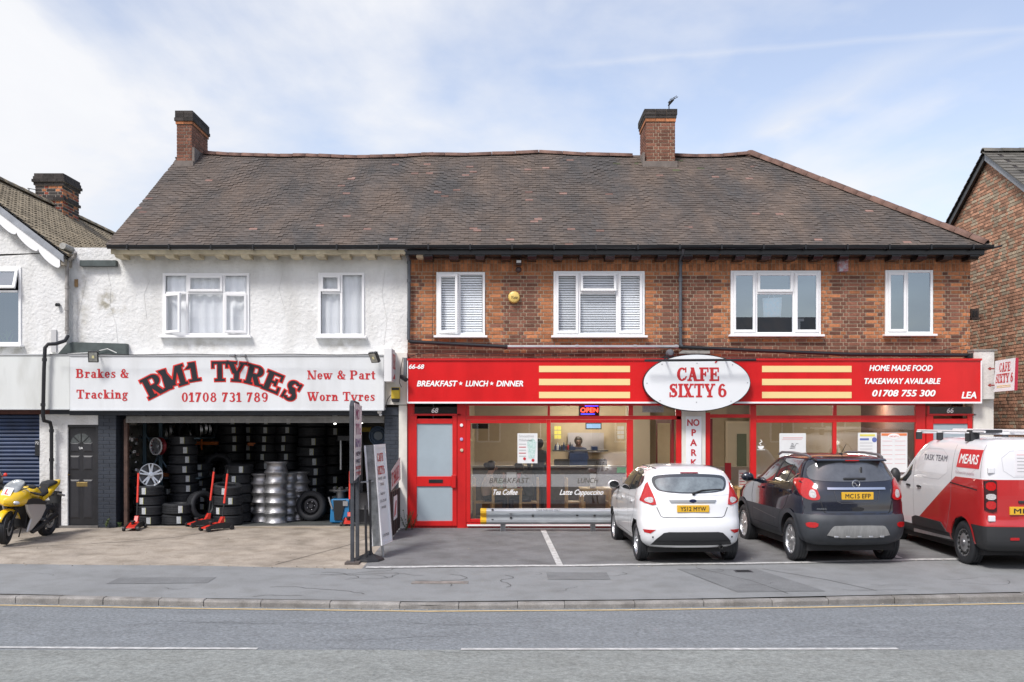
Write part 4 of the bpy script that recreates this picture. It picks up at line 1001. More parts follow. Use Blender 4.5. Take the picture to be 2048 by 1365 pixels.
m.add([(GXX -.12,AP -20,ZA+.06),(GXX+6,AP -20,ZA+.06),(GXX+6,AP -20-HALF -.3,ZA+.06-(HALF+.3)*SLP),(GXX -.12,AP -20-HALF -.3,ZA+.06-(HALF+.3)*SLP)],[(0,1,2,3)])
m.add([(GXX -.12,AP -20,ZA+.06),(GXX+6,AP -20,ZA+.06),(GXX+6,AP -20+HALF+.3,ZA+.06-(HALF+.3)*SLP),(GXX -.12,AP -20+HALF+.3,ZA+.06-(HALF+.3)*SLP)],[(3,2,1,0)])
rr_=part('roof',m,roofing_base,rh)
tm=MB(); tm.add([(0,0,0),(.26,0,0),(.26,.2,.0),(0,.2,.0),(0,0,.02),(.26,0,.02),(.26,.2,.02),(0,.2,.02)],[(4,5,6,7),(0,1,5,4),(3,0,4,7),(1,2,6,5)]); mt=mesh_of(tm,rt); rest=MB(); cnt=0
for side in (-1,1):
    for r in range(27):
        for k in range(9 if side <0 else 2):
            dd=(HALF+.3)*(1-r/27); y=AP -20+side*dd; z=ZA+.065-dd*SLP
            rot=(math.atan(SLP)-R(5),0,0) if side <0 else (math.atan(SLP)-R(5),0,math.pi)
            x=GXX -.14+.265*k+(.1 if r %2 and k else 0)+(0 if side <0 else .26)
            if cnt <300: inst('roof_tile',mt,rr_,(x,y,z+random.uniform(-.003,.004)),rot); cnt += 1
ridge_run(rr_,(GXX -.14,AP -20,ZA+.06),(GXX+4,AP -20,ZA+.06),r=.11,step=.4,m=rt)
for side,mm_,nm in ((-1,lead_grey,'pale grey bargeboard'),(1,black_paint,'black bargeboard')):
    m=MB(); h=.16
    y0,y1=AP -20+side*.02,AP -20+side*(HALF+.25)
    za,zb_=ZA+.03,ZA+.03-(HALF+.25)*SLP
    m.add([(GXX -.10,y0,za),(GXX -.10,y1,zb_),(GXX -.10,y1,zb_ -h),(GXX -.10,y0,za -h),(GXX -.06,y0,za),(GXX -.06,y1,zb_),(GXX -.06,y1,zb_ -h),(GXX -.06,y0,za -h)],[(0,1,2,3),(7,6,5,4),(0,4,5,1),(3,2,6,7),(1,5,6,2),(0,3,7,4)])
    m.add([(GXX -.06,y0,za -h+.02),(GXX -.06,y1,zb_ -h+.02),(GXX+.02,y1,zb_ -h+.02),(GXX+.02,y0,za -h+.02)],[(0,1,2,3)])
    part('bargeboard',m,mm_,rh,label=nm)

# ------------------------------------------------------------ houses across the road (seen in the panes)
def far_house(x0,x1,lab,wallm,off):
    h=thing('opposite_house',lab,'house',((x0+x1)/2,-40,0),'houses across the road seen only in reflections')
    m=MB(); m.box(x0,x1,-46,-38,-.5,5.6); part('wall',m,wallm,h)
    m=MB(); m.prism([(-37.6,5.5),(-46.4,5.5),(-42,8.6)],'x',x0 -.1,x1+.1); part('roof',m,tile_mat,h)
    for k in range(int((x1 -x0)/3)):
        for z in (.9,3.5):
            m=MB(); cx=x0+1.6+3*k; m.box(cx -.7,cx+.7,-38.02,-37.94,z,z+1.4); w=part('window',m,upvc,h)
            g=MB(); g.box(cx -.6,cx -.04,-37.94,-37.93,z+.1,z+1.3); g.box(cx+.04,cx+.6,-37.94,-37.93,z+.1,z+1.3); part('pane',g,dark_glass,w)
sand=mat('render_sand',(.42,.37,.30),.9,noise=.1)
far_house(-24,-9,'sand coloured house across the road, leftmost of the reflected row',sand,0)
far_house(-8.6,5,'sand coloured house across the road with brown roof, middle of the reflected row',sand,0)
far_house(5.4,22,'sand coloured house across the road, rightmost of the reflected row',sand,0)
# ================================================================ TYRE SHOP GROUND FLOOR
# fascia sign
alu=mat('aluminium_trim',(.55,.56,.57),.4,.5)
red_ink=mat('red_lettering',(.50,.018,.022),.5)
black_ink=mat('black_lettering',(.010,.011,.016),.45)
t=thing('blank_fascia_board','plain off-white fascia board over the blue shutter','sign board',P(60,765,19.75))
m=MB(); m.box(-14,GX(139.5,19.75),-.25,.09,GZ(818,19.75),GZ(711,19.75)); part('board',m,mat('fascia_old',(.66,.68,.66),.5,noise=.06,nscale=1.3,stretch=(3,1,.4),dirt=.2),t)
m=MB(); m.box(-14,GX(139.5,19.75),-.27,-.2,GZ(711,19.75),GZ(708.5,19.75)); m.box(-14,GX(139.5,19.75),-.265,-.2,GZ(820,19.75),GZ(818,19.75)); part('trim',m,alu,t)
t=thing('shop_sign','long white tyre shop sign with arched black letters outlined in red','sign',P(455,765,19.75))
SX0,SX1,SZ0,SZ1=GX(140,19.75),GX(767,19.75),GZ(820,19.75),GZ(712,19.75)
m=MB(); m.box(SX0,SX1,-.25,.09,SZ0,SZ1); part('board',m,upvc_dirty,t)
m=MB(); m.box(SX0,SX1+.01,-.275,-.2,SZ1,SZ1+.022); m.box(SX0,SX1+.01,-.27,-.2,SZ0 -.02,SZ0); m.box(SX1,SX1+.02,-.27,.09,SZ0,SZ1); part('trim',m,alu,t)
def letter_line(owner,body,px0,px1,pyb,h_px,d,mt,e=0,gap=.09):
    wid=sum(SERIF[c][0]+gap for c in body)-gap; h=h_px*d/2000
    xs=(px1 -px0)*d/2000/(wid*h)
    m=MB(); serif(m,body,P(px0,pyb,d),(1,0,0),(0,0,1),h,e,xs=xs,gap=gap); return part('lettering',m,mt,owner)
FD=19.748
letter_line(t,'Brakes &',152,257,756,17.5,FD,red_ink,.012); letter_line(t,'Tracking',153,256,797.5,17.5,FD,red_ink,.012)
letter_line(t,'New & Part',615,751,759,17.5,FD,red_ink,.012); letter_line(t,'Worn Tyres',615,750,802,17.5,FD,red_ink,.012)
letter_line(t,'01708 731 789',363,536,804,18.5,FD,red_ink,.012,gap=.12)
# arched letters: (letter, centre px, centre py, height px, width px, tilt)
arch=[('R',308,771,41,42,27),('M',347,755,40,50,17),('1',387,744,37,23,9),('T',440,743,38,33,1),('Y',474,744,38,38,-4),('R',511,751,38,38,-14),('E',547,765,38,36,-22),('S',584,782,40,30,-31)]
for e,mt,dz in ((.075,mat('red_outline',(.68,.03,.02),.5),0),(.02,black_ink,.006)):
    for (c,cx,cy,h,w,ang_) in arch:
        m=MB()
        a=R(ang_); ux=Vector((math.cos(a),0,math.sin(a))); uz=Vector((-math.sin(a),0,math.cos(a)))
        hh,ww=h*.009875,w*.009875; gw=SERIF[c][0]; o=P(cx,cy,FD)-ux*ww/2-uz*hh/2
        serif(m,c,o,ux,uz,hh,e,xs=ww/hh/gw,depth=.002+dz)
        part('letter',m,mt,t)
# floodlights etc on the sign
def floodlight(px,py,label,tilt,turn):
    t=thing('floodlight',label,'floodlight',P(px,py,19.5))
    c=Vector(t.location); Mx=Matrix.Translation(c) @ Matrix.Rotation(R(turn),4,'Z') @ Matrix.Rotation(R(tilt),4,'X')
    m=MB(); m.box(-.095,.095,-.02,.05,-.11,.11,M=Mx); part('lamp_body',m,black_plastic,t,bevel=.008)
    m=MB(); m.box(-.075,.075,-.026,-.02,-.09,.09,M=Mx); part('lamp_glass',m,mat('lamp_glass',(.42,.42,.38),.12,.3,noise=.4,nscale=20),t)
    m=MB(); m.box(-.02,.02,-.032,-.026,-.025,.025,M=Mx); part('led_chip',m,mat('led_yellow',(.75,.68,.35),.5),t)
    m=MB(); m.tube([c+Vector((0,.05,.02)),c+Vector((0,.2,.13)),c+Vector((0,.32,.13))],.012,6); part('lamp_arm',m,black_plastic,t)
floodlight(186.5,714,'black floodlight above the word Brakes, beside the dark lead box',15,14)
floodlight(748,715.5,'black floodlight at the right end of the tyre shop sign',30,-32)
for px,lab in ((466,'left of the two small grey spotlights on top of the tyre shop sign'),(487,'right of the two small grey spotlights on top of the tyre shop sign')):
    t=thing('spotlight',lab,'spotlight',P(px,712,19.6),'small spotlights on the tyre shop sign')
    c=Vector(t.location); m=MB(); m.box(c.x -.055,c.x+.055,c.y -.09,c.y+.04,c.z -.02,c.z+.03); part('lamp_body',m,mat('spot_grey',(.22,.23,.24),.5),t,bevel=.01)
    m=MB(); m.tube([c+Vector((0,0,.0)),c+Vector((0,.25,-.01))],.02,6); part('bracket',m,black_plastic,t)
m=MB(); m.tube([P(100,709,19.55)]+[P(x,709.5+.8*math.sin(x*.03),19.52) for x in range(150,790,40)],.008,5); tag(part('cable',m,cab),'thin dark cable lying along the top of the tyre shop sign','cable')

# beam, pillars, door, walls
GD=20.0
g_h=lambda x0,y0,x1,y1,d=20.0: (GX(x0,d),GX(x1,d),GZ(y1,d),GZ(y0,d))
gb=MB(); gb.box(GX(140,20),GX(800,20),-.03,.25,GZ(831,20),GZ(815,20)); part('lintel_beam',gb,slate_paint,wb,label='dark grey beam over the garage opening',bevel=.006)
m=MB(); m.box(GX(-60,20),GX(100,20),-.02,.2,GZ(829,20),GZ(815,20)); part('lintel',m,mat('oxide_red',(.10,.035,.028),.7,noise=.4,nscale=5),wb,label='rusty red lintel over the blue shutter')
m=MB(); m.box(GX(100.3,20),GX(139.7,20),-.018,.2,GZ(829,20),GZ(815,20)); part('lintel',m,slate_paint,wb)
# white wall piece between shutter and door
m=MB(); m.box(GX(79,20),GX(122,20),.0,.3,GZ(1001,20),GZ(829,20)); m.box(GX(122,20),GX(196,20),.0,.3,GZ(850,20),GZ(829,20)); part('lower_wall',m,render_white,wb)
m=MB(); m.box(GX(79,20),GX(122,20),-.012,.3,-.05,GZ(1001,20)); part('plinth',m,mat('plinth_black',(.035,.034,.038),.8,noise=.5,nscale=9,bump=.006,bscale=30),wb)
# painted brick pillars with recessed joints
def painted_pillar(x0,x1,y0,y1,z1,name,flank=None):
    t=part(name,(lambda m: (m.box(x0+.006,x1 -.006,y0+.008,y1,-.05,z1),m)[1])(MB()),mat('pillar_joint',(.022,.027,.036),.7),wb)
    z=0; r=0; h=.0755
    while z <z1 -.03:
        xs=[x0,x1] if True else []
        n=max(1,round((x1 -x0)/.2275)); off=.5 if r %2 else 0; cuts=sorted({x0,x1} | {x0+(k+off)*.2275 for k in range(n+1) if x0+.05<x0+(k+off)*.2275<x1 -.05})
        for a,b_ in zip(cuts,cuts[1:]):
            m=MB(); m.box(a+.0025,b_ -.0025,y0,y0+.05,z+.003,min(z+h -.004,z1)); part('brick',m,slate_paint,t,bevel=.003)
        if flank:
            for (ya,yb) in ((y0+.02,y0+.24),(y0+.245,y1)):
                m=MB(); fx=x1 if flank >0 else x0; m.box(fx -.004 if flank >0 else fx -.003,fx+.003 if flank >0 else fx+.004,ya,yb,z+.003,z+h -.004); part('brick',m,slate_paint,t)
        z += h; r += 1
painted_pillar(GX(196,20),GX(232,20),0,.45,GZ(831,20),'pillar',1)
painted_pillar(GX(769,20),GX(798,20),0,.45,GZ(822,20),'pillar',-1)
m=MB(); m.box(GX(232,20)+.003,GX(250,20.6)+.02,.45,.6,0,GZ(831,20)); part('pillar_return',m,slate_paint,wb)
# roller shutter rolled up and its guide
m=MB(); m.lathe([(0,0),(.09,0),(.09,5.25),(0,5.25)],'x',(GX(252,20.2),.12,GZ(838,20.2)),20)
m2=MB(); x0,x1=GX(256,20.2),GX(770,20.2)
for k in range(6): m2.box(x0,x1,.08+.004*k,.12,GZ(846,20.2)+.024*k,GZ(846,20.2)+.024*k+.019)
part('rolled_shutter',m2,mat('shutter_grey',(.30,.29,.27),.5,.3,noise=.3,nscale=5),wb,label='grey roller shutter rolled up under the beam')
m=MB(); m.box(GX(250,20.2),GX(257,20.2),.14,.24,0,GZ(838,20.2)); part('shutter_guide',m,mat('rust_brown',(.10,.055,.04),.7,noise=.5,nscale=8),wb,label='rusty brown shutter guide')
# black door 70a
dr=part('door',(lambda m: (m.box(GX(126,20),GX(193,20),.06,.12,.04,GZ(855,20)),m)[1])(MB()),mat('door_black',(.020,.020,.023),.45,noise=.35,nscale=7,dirt=.2),wb,label='black panelled front door with fan light')
m=MB(); ring(m,GX(122.5,20),GX(195.5,20),.0,GZ(850,20),.02,.14,.045); part('door_frame',m,MATS['door_black'],wb)
pm=mat('door_panel',(.030,.030,.034),.4,noise=.2)
for (a,b_,c,e) in ((138,960,157,1038),(164,960,183,1038),(138,912,157,955-14),(164,912,183,941),(138,885,157,925-20),(164,885,183,905)):
    m=MB(); X0,X1,Z0,Z1=GX(a,20),GX(c,20),GZ(e,20),GZ(b_,20)
    m.add([(X0,.058,Z0),(X1,.058,Z0),(X1,.058,Z1),(X0,.058,Z1),(X0+.03,.046,Z0+.03),(X1 -.03,.046,Z0+.03),(X1 -.03,.046,Z1 -.03),(X0+.03,.046,Z1 -.03)],[(4,5,6,7),(0,1,5,4),(1,2,6,5),(2,3,7,6),(3,0,4,7)]); part('door_panel',m,pm,dr)
fan=mat('fan_glass',(.10,.11,.11),.1,noise=.4,nscale=20)
cxf,czf=GX(160.5,20),GZ(889,20)
for k in range(4):
    a0,a1=R(180-45*k -3),R(180-45*(k+1)+3); m=MB(); pts=[(cxf+.03*math.cos((a0+a1)/2),czf+.03*math.sin((a0+a1)/2))]+[(cxf+.215*math.cos(a0+(a1 -a0)*j/6),czf+.215*math.sin(a0+(a1 -a0)*j/6)) for j in range(7)]
    m.prism(pts,'y',.050,.058); part('fan_pane',m,fan,dr)
brass=mat('brass',(.42,.30,.12),.35,.9,noise=.3)
m=MB(); m.box(GX(151,20),GX(173,20),.045,.058,GZ(974,20),GZ(965,20)); part('letter_flap',m,brass,dr,bevel=.004)
m=MB(); m.box(GX(132,20),GX(135,20),.045,.058,GZ(962,20),GZ(944,20)); m.tube([P(133.5,950,20.03),P(139,950,20.02)],.012,6); part('handle',m,brass,dr)
m=MB(); m.lathe([(0,0),(.035,0),(.03,-.02),(0,-.022)],'y',P(134,930,20.058),14); part('lock',m,MATS['galvanised'],dr)
m=MB(); put_sans(m,'70A',P(160.5,899,20.055),.05,bold=.01); part('number',m,upvc,dr)
m=MB(); m.box(GX(120,20),GX(197,20),-.03,.14,-.05,.045); part('doorstep',m,mat('step_stone',(.16,.15,.14),.9,noise=.3,nscale=6),wb)
# blue roller shutter
sh=thing('roller_shutter','closed blue ribbed roller shutter behind the yellow motorbike','shutter',(GX(20,20),.1,0))
blue=mat('shutter_blue',(.028,.055,.13),.5,noise=.35,nscale=3,rnd=.15,dirt=.2)
for k in range(29):
    z=.02+.0775*k; m=MB(); m.prism([(.10,z),(.075,z+.012),(.066,z+.038),(.075,z+.064),(.10,z+.074)],'x',-14,GX(79,20)); part('slat',m,blue,sh)
m=MB(); m.box(-14,GX(79,20),.11,.13,0,2.3); part('backing',m,blk,sh)
m=MB(); m.box(GX(70,19.98),GX(78,19.98),-.02,.06,GZ(912,20),GZ(880,20)); part('lock_box',m,black_plastic,sh)
m=MB(); put_sans(m,'72',P(74,889,19.97),.055,bold=.012); part('number',m,upvc,sh)

# ------------------------------------------------------------ garage interior
GXL,GXR=GX(232,20)-.2,GX(800,20)
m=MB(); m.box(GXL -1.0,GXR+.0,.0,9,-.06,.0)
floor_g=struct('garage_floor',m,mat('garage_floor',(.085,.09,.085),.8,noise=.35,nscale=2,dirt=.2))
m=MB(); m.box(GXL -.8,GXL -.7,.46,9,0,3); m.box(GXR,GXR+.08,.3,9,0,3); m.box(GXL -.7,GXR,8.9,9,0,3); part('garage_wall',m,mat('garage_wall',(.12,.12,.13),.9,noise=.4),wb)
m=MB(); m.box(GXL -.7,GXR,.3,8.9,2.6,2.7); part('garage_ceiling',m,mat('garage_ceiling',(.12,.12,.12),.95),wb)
ribbon('threshold_line',[(GX(245,19.95),19.96),(GX(795,19.95),19.96)],.03,lambda d,x: .0,line_yellow,.010)
# ------------- tyres
rubber=mat('tyre_rubber',(.021,.023,.027),.62,noise=.25,nscale=6,bump=.002,bscale=90)
lab_w=mat('tyre_label',(.62,.64,.65),.6,noise=.5,nscale=60,col2=(.35,.38,.40)); lab_y=mat('label_edge',(.55,.55,.12),.6)
def tyre_mesh(Ro=.305,W_=.2,Ri=.2):
    h=W_/2; pr=[(Ri,-h*.72),(Ri+.012,-h*.92),(Ri+.05,-h*1.0),(Ro -.035,-h*.97),(Ro -.010,-h*.80)]
    g=.008; z=-h*.80; step=h*1.6/4
    for k in range(4):
        a,b_=z+k*step,z+(k+1)*step
        pr += [(Ro,a+.008),(Ro,b_ -.008)]
        if k <3: pr += [(Ro -g,b_ -.006),(Ro -g,b_+.006)]
    pr += [(Ro -.010,h*.80),(Ro -.035,h*.97),(Ri+.05,h),(Ri+.012,h*.92),(Ri,h*.72),(Ri+.015,0)]
    m=MB(); m.lathe(pr,'z',seg=36,closed=True); return m
def add_sipes(m,Ro,W_):
    for k in range(60):
        a=2*math.pi*k/60; c,s=math.cos(a),math.sin(a)
        Mx=Matrix.Rotation(a,4,'Z')
        for sg in (-1,1): m.box(Ro -.004,Ro+.0035,-.009,.009,sg*W_*.30-.018,sg*W_*.30+.018,M=Mx)
    return m
TM={}
def tyre_me(kind):
    if kind not in TM:
        Ro,W_,Ri={'a': (.295,.205,.195),'b': (.31,.225,.20),'c': (.285,.175,.185)}[kind]
        TM[kind]=(mesh_of(add_sipes(tyre_mesh(Ro,W_,Ri),Ro,W_),rubber,True),Ro,W_)
        TM[kind][0].set_sharp_from_angle(angle=R(35))
    return TM[kind]
LM=MB();
for k in range(4):
    for zz in (-1,1): LM.v.append((math.sin(-.17+.34*k/3),-math.cos(-.17+.34*k/3),zz))
LM.f=[(2*k,2*k+2,2*k+3,2*k+1) for k in range(3)]; LM.m=[0]*3
def label_mesh(Ro,hgt,y=False):
    m=MB(); w=.17
    for k in range(5):
        a=-w+2*w*k/4 if k <4 else w*.62
        for zz in (-hgt,hgt): m.v.append(((Ro+.006)*math.sin(a),-(Ro+.006)*math.cos(a),zz))
    m.f=[(2*k,2*k+2,2*k+3,2*k+1) for k in range(4)]; m.m=[0,0,0,1]; return mesh_of(m,(lab_w,lab_y))
LBL={}
ORD=['bottom','second','third','fourth','fifth','sixth','seventh','eighth','ninth','tenth','eleventh']
def tyre_thing(kind,loc,rot,label,group,lang=None,name='tyre',lsc=1):
    me,Ro,W_=tyre_me(kind)
    t=thing(name,label,'tyre',loc,group); t.rotation_euler=rot
    o=bpy.data.objects.new('tread',me); link(o,t)
    if lang is not None:
        if kind not in LBL: LBL[kind]=label_mesh(Ro,W_*.32)
        l=bpy.data.objects.new('paper_label',LBL[kind]); l.rotation_euler=(0,0,R(lang)); l.scale=(1,1,lsc); link(l,t)
    return t
def stack(px,d,n,kind,desc,langs,zb=0,tilt_top=0,seed=0,jit=.02,dark=0):
    rr=random.Random(seed+int(px)); me,Ro,W_=tyre_me(kind); pitch=W_*.99
    for k in range(n):
        x=GX(px,d)+rr.uniform(-jit,jit); y=d -20+rr.uniform(-jit,jit)
        nm='top' if k ==n -1 else ORD[k]
        la=langs[k] if k <len(langs) else None
        tl=R(tilt_top) if k ==n -1 else rr.uniform(-.01,.01)
        tyre_thing(kind,(x,y,zb+pitch*(k+.5)+(.03 if tilt_top and k ==n -1 else 0)),(tl,tl*.6,0),f'{nm} tyre {"up " if nm not in ("top","bottom") else ""}of the {desc}','stacked tyres in the tyre shop',la)
stack(298,20.62,4,'a','four-tyre stack carrying the silver spoked wheel',[20,-2,-10,2],seed=1)
stack(355,20.66,2,'b','low pair of wide tyres beside the four-tyre stack at left',[26,28],seed=2)
stack(366,21.35,9,'a','tall stack behind the low pair of wide tyres',[None,None,None,32,36,32,36,26,20],seed=3,jit=.035)
stack(400,22.1,7,'c','half-hidden stack right of the tall stack',[None,30,30,34,24,22,20],seed=4)
stack(332,21.9,6,'c','short dark stack behind the silver spoked wheel',[None,30,None,30,None,30],seed=5)
stack(455,20.60,4,'a','front stack by the central red jack, its top tyre tipped',[-2,-24,28,4],seed=6,tilt_top=7)
stack(476,21.25,6,'a','six-tyre stack just behind the central jack stack',[None,None,None,None,6,24],seed=7,jit=.035)
stack(463,22.9,12,'a','tall dark stack rising behind the six-tyre stack',[None]*7+[30,32,28,26,22],seed=8)
stack(499,23.5,12,'a','narrow tall stack second from left in the deep row',[None]*6+[10,8,12,10,8,10],seed=9)
stack(535,23.0,11,'a','tall stack behind the silver rims, left one',[None]*5+[6,-10,2,4,8,5],seed=10)
stack(577,23.0,12,'a','tall stack behind the silver rims, right one',[None]*5+[None,4,-6,-4,8,14,16],seed=11)
stack(623,22.6,10,'b','tall wide stack above the wheel with steel rim',[None,30,28,24,26,20,16,18,None,None],seed=12)
stack(664,23.3,11,'b','dark stack behind the blue machine',[None,20,24,26,-20,-24,None,None,22,None],seed=13)
stack(692,23.9,10,'b','rearmost dark stack right of the blue machine',[None,None,None,None,-10],seed=14)
stack(414,23.2,6,'b','low dark stack behind the leaning tyres',[None,None,10,None],seed=15)
# leaning and loose tyres
def lean_tyre(px,py,d,kind,yaw,tilt,label,lang=None):
    me,Ro,W_=tyre_me(kind)
    t=tyre_thing(kind,P(px,py,d),(0,0,0),label,'loose tyres in the tyre shop',lang)
    t.rotation_euler=(Matrix.Rotation(R(yaw),4,'Z') @ Matrix.Rotation(R(90+tilt),4,'X')).to_euler(); t.location.z=max(Ro*math.cos(R(tilt)),t.location.z) if py >950 else t.location.z
    return t
lean_tyre(403,1012,20.85,'b',50,-8,'tyre standing on edge between the low pair and the red jacks',120)
lean_tyre(437,935,22.2,'b',20,-25,'big tyre leaning high behind the two red jack handles',180)
lean_tyre(372,862,22.8,'c',60,0,'tyre hanging high in the rack above the tall stack')
lean_tyre(405,858,22.9,'c',62,0,'tyre hanging high in the rack, second from left')
lean_tyre(452,858,23.0,'c',60,0,'tyre hanging high in the rack over the central jack')
# storage rack (blue uprights, orange beams)
blue_steel=mat('rack_blue',(.06,.10,.13),.5,.3,noise=.3); orange=mat('rack_orange',(.60,.15,.02),.5,noise=.3)
t=thing('storage_rack','tall storage rack with blue-grey uprights and orange beams','rack',P(330,1048,21.8))
for px,d in ((289,21.2),(321,21.2),(288,22.4),(432,23.6),(560,23.6)):
    m=MB(); m.box(GX(px,d)-.035,GX(px,d)+.035,d -20,d -19.95,0,2.55); part('upright',m,blue_steel,t)
for (a,b_) in (((291,868,21.2),(333,935,21.2)),((321,905,21.2),(291,960,21.2))):
    m=MB(); m.tube([P(*a),P(*b_)],.018,6); part('brace',m,blue_steel,t)
for (x0,x1,y,h,d) in ((325,345,950,7,21.6),(386,436,887,6,22.7),(495,512,889,6,22.9)):
    m=MB(); m.box(GX(x0,d),GX(x1,d),d -20,d -19.94,GZ(y+h/2,d),GZ(y -h/2,d)); part('beam',m,orange,t)
m=MB(); m.box(GX(402,22.7),GX(405,22.7),2.68,2.72,GZ(900,22.7),GZ(876,22.7)); part('beam_bracket',m,orange,t)
for zz in (.9,1.75):
    m=MB(); m.box(GX(288,22.4),GX(430,22.4),1.3,2.4,zz,zz+.03); part('shelf',m,blue_steel,t)
# alloy wheels
alloy=mat('alloy_silver',(.62,.63,.65),.30,.85,noise=.15,nscale=12); alloy_d=mat('alloy_dark',(.10,.10,.105),.4,.7)
def wheel_parts(t,Mx,r,w,spokes,dual=True,mt=alloy,barrel=alloy,hub_r=.06,wid=.055,names=True):
    """wheel facing local -y, turned by Mx. children of t: rim, spokes, hub"""
    m=MB(); m.lathe([(r*.90,w),(r,w),(r,w -.012),(r*.93,w -.03),(r*.86,w*.5),(r*.90,.03),(r,.012),(r,0),(r*.955,0),(r*.93,.015),(r*.87,.05),(r*.83,w*.5),(r*.9,w)],'y',seg=36,M=Mx); part('rim',m,barrel,t,smooth=True)
    m=MB(); hy=.02
    for k in range(spokes):
        a=2*math.pi*k/spokes+.3
        offs=(-.10,.10) if dual else (0,)
        for o_ in offs:
            A0,A1=a+o_*1.6,a+o_*.55 if dual else a
            c0=Vector((math.cos(A0)*hub_r*.9,hy,math.sin(A0)*hub_r*.9)); c1=Vector((math.cos(a+o_*1.7)*r*.93,hy -.004,math.sin(a+o_*1.7)*r*.93))
            dr_=(c1 -c0).normalized(); n=Vector((-dr_.z,0,dr_.x)); wi=wid*(.36 if dual else .75); wo=wid*(.30 if dual else .55)
            vs=[c0 -n*wi,c0+n*wi,c1+n*wo,c1 -n*wo]; vs2=[v+Vector((0,.03,0)) for v in vs]
            m.add([Mx @ v for v in vs+vs2],[(0,1,2,3),(7,6,5,4),(0,4,5,1),(1,5,6,2),(2,6,7,3),(3,7,4,0)])
    part('spokes',m,mt,t,bevel=.003)
    m=MB(); m.lathe([(0,.0),(hub_r*.5,.0),(hub_r*.55,.012),(hub_r,.014),(hub_r*1.05,.05),(0,.055)],'y',seg=20,M=Mx); part('hub',m,mt,t,smooth=True)
    m=MB(); m.lathe([(0,w*.55),(r*.84,w*.55),(r*.84,w*.6),(0,w*.6)],'y',seg=24,M=Mx); part('barrel_back',m,alloy_d,t)
def alloy_wheel(px,py,d,r,w,yaw,tilt,spokes,label,dual=True,barrel=alloy):
    t=thing('alloy_wheel',label,'wheel',P(px,py,d)); c=Vector(t.location)
    wheel_parts(t,Matrix.Translation(c) @ Matrix.Rotation(R(yaw),4,'Z') @ Matrix.Rotation(R(tilt),4,'X'),r,w,spokes,dual,barrel=barrel); return t
alloy_wheel(302,950,20.5,.235,.2,28,-6,5,'large silver five-double-spoke wheel standing on top of the front left tyres')
alloy_wheel(311,893,20.9,.185,.13,-30,0,8,'silver mesh wheel with dark red barrel hung on the rack',True,mat('barrel_red',(.16,.015,.02),.4,.4))
t=bpy.data.objects['alloy_wheel.001']; m=MB(); m.lathe([(.186,-.002),(.168,-.006),(.166,.012),(.187,.012)],'y',seg=32,closed=True,M=Matrix.Translation(t.location) @ Matrix.Rotation(R(-30),4,'Z')); part('rim_lip',m,mat('lip_bright',(.8,.8,.8),.35,.4),t,smooth=True)
# bright rim edges of the tyres hung along the rack
for k,(px,py,d,yaw,g) in enumerate([(333,868,22.6,64,0),(342,862,22.6,64,0),(351,862,22.7,64,1),(358,873,22.7,60,1),(382,870,22.8,64,0),(391,860,22.8,64,0),(397,872,22.8,62,0),(403,861,22.8,66,0),(413,858,22.9,66,0),(421,860,22.9,66,0),(443,859,23,66,0),(449,858,23,66,0)]):
    t=thing('rim_edge_wheel',f'{["first","second","third","fourth","fifth","sixth","seventh","eighth","ninth","tenth","eleventh","twelfth"][k]} bright curved rim from the left among those hung high in the garage','wheel',P(px,py,d),'wheels hung high in the garage')
    m=MB(); c=Vector(t.location); r=.20; n=8; rz_=Matrix.Rotation(R(yaw),4,'Z')
    prof=[]
    for j in range(n+1):
        a=R(-38+76*j/n)
        for (rr_o,yy) in ((r,0),(r*.9,.015)): prof.append(c+rz_ @ Vector((rr_o*math.cos(a)-r,yy,rr_o*math.sin(a))))
    m.add(prof+[p+Vector((.02,.03,0)) for p in prof],[(2*j,2*j+2,2*j+3,2*j+1) for j in range(n)]+[(2*j+2*n+2,2*j+2*n+3,2*j+2*n+5,2*j+2*n+4) for j in range(n)])
    part('rim_lip',m,mat('rim_gold',(.5,.35,.15),.3,.8) if g else alloy,t,smooth=True)
# stacks of bare silver rims
rim_al=mat('rim_dull',(.50,.50,.51),.42,.75,noise=.35,nscale=9)
def rim_mesh():
    r,h=.215,.095
    m=MB(); m.lathe([(r*.86,-h),(r,-h),(r,-h+.014),(r*.93,-h+.03),(r*.88,-h+.05),(r*.84,-.01),(r*.80,.03),(r*.90,.055),(r*.93,h -.03),(r,h -.014),(r,h),(r*.88,h),(r*.76,.02),(r*.78,-h+.05),(r*.86,-h)],'z',seg=32); return m
RMsh=mesh_of(rim_mesh(),rim_al,True)
hm=MB(); hm.lathe([(0,.05),(.05,.055),(.06,.04),(.17,.05),(.17,.03),(0,.02)],'z',seg=20); HMsh=mesh_of(hm,rim_al,True)
def rim_stack(px,d,n,desc,sc,seed):
    rr=random.Random(seed); z=0
    for k in range(n):
        s=sc*rr.uniform(.93,1.06); h=.19*s/1
        nm='top' if k ==n -1 else ORD[k]
        t=thing('wheel_rim',f'{nm} rim {"up " if nm not in ("top","bottom") else ""}in the {desc}','rim',(GX(px,d)+rr.uniform(-.015,.015),d -20+rr.uniform(-.02,.02),z+h/2),'stacked bare silver rims'); t.scale=(s,s,s)
        o=bpy.data.objects.new('barrel',RMsh); link(o,t)
        if k ==n -1: o=bpy.data.objects.new('wheel_face',HMsh); link(o,t)
        z += h*.99
rim_stack(504,21.6,5,'leftmost silver stack, partly behind tyres',1.0,1)
rim_stack(524.5,21.3,5,'second silver stack from the left',1.08,2)
rim_stack(552,21.0,6,'tallest silver stack standing in front',1.18,7)
rim_stack(577,21.5,6,'narrow silver stack right of the tallest',.92,4)
rim_stack(597,21.7,5,'rightmost silver stack beside the steel wheel',1.10,5)
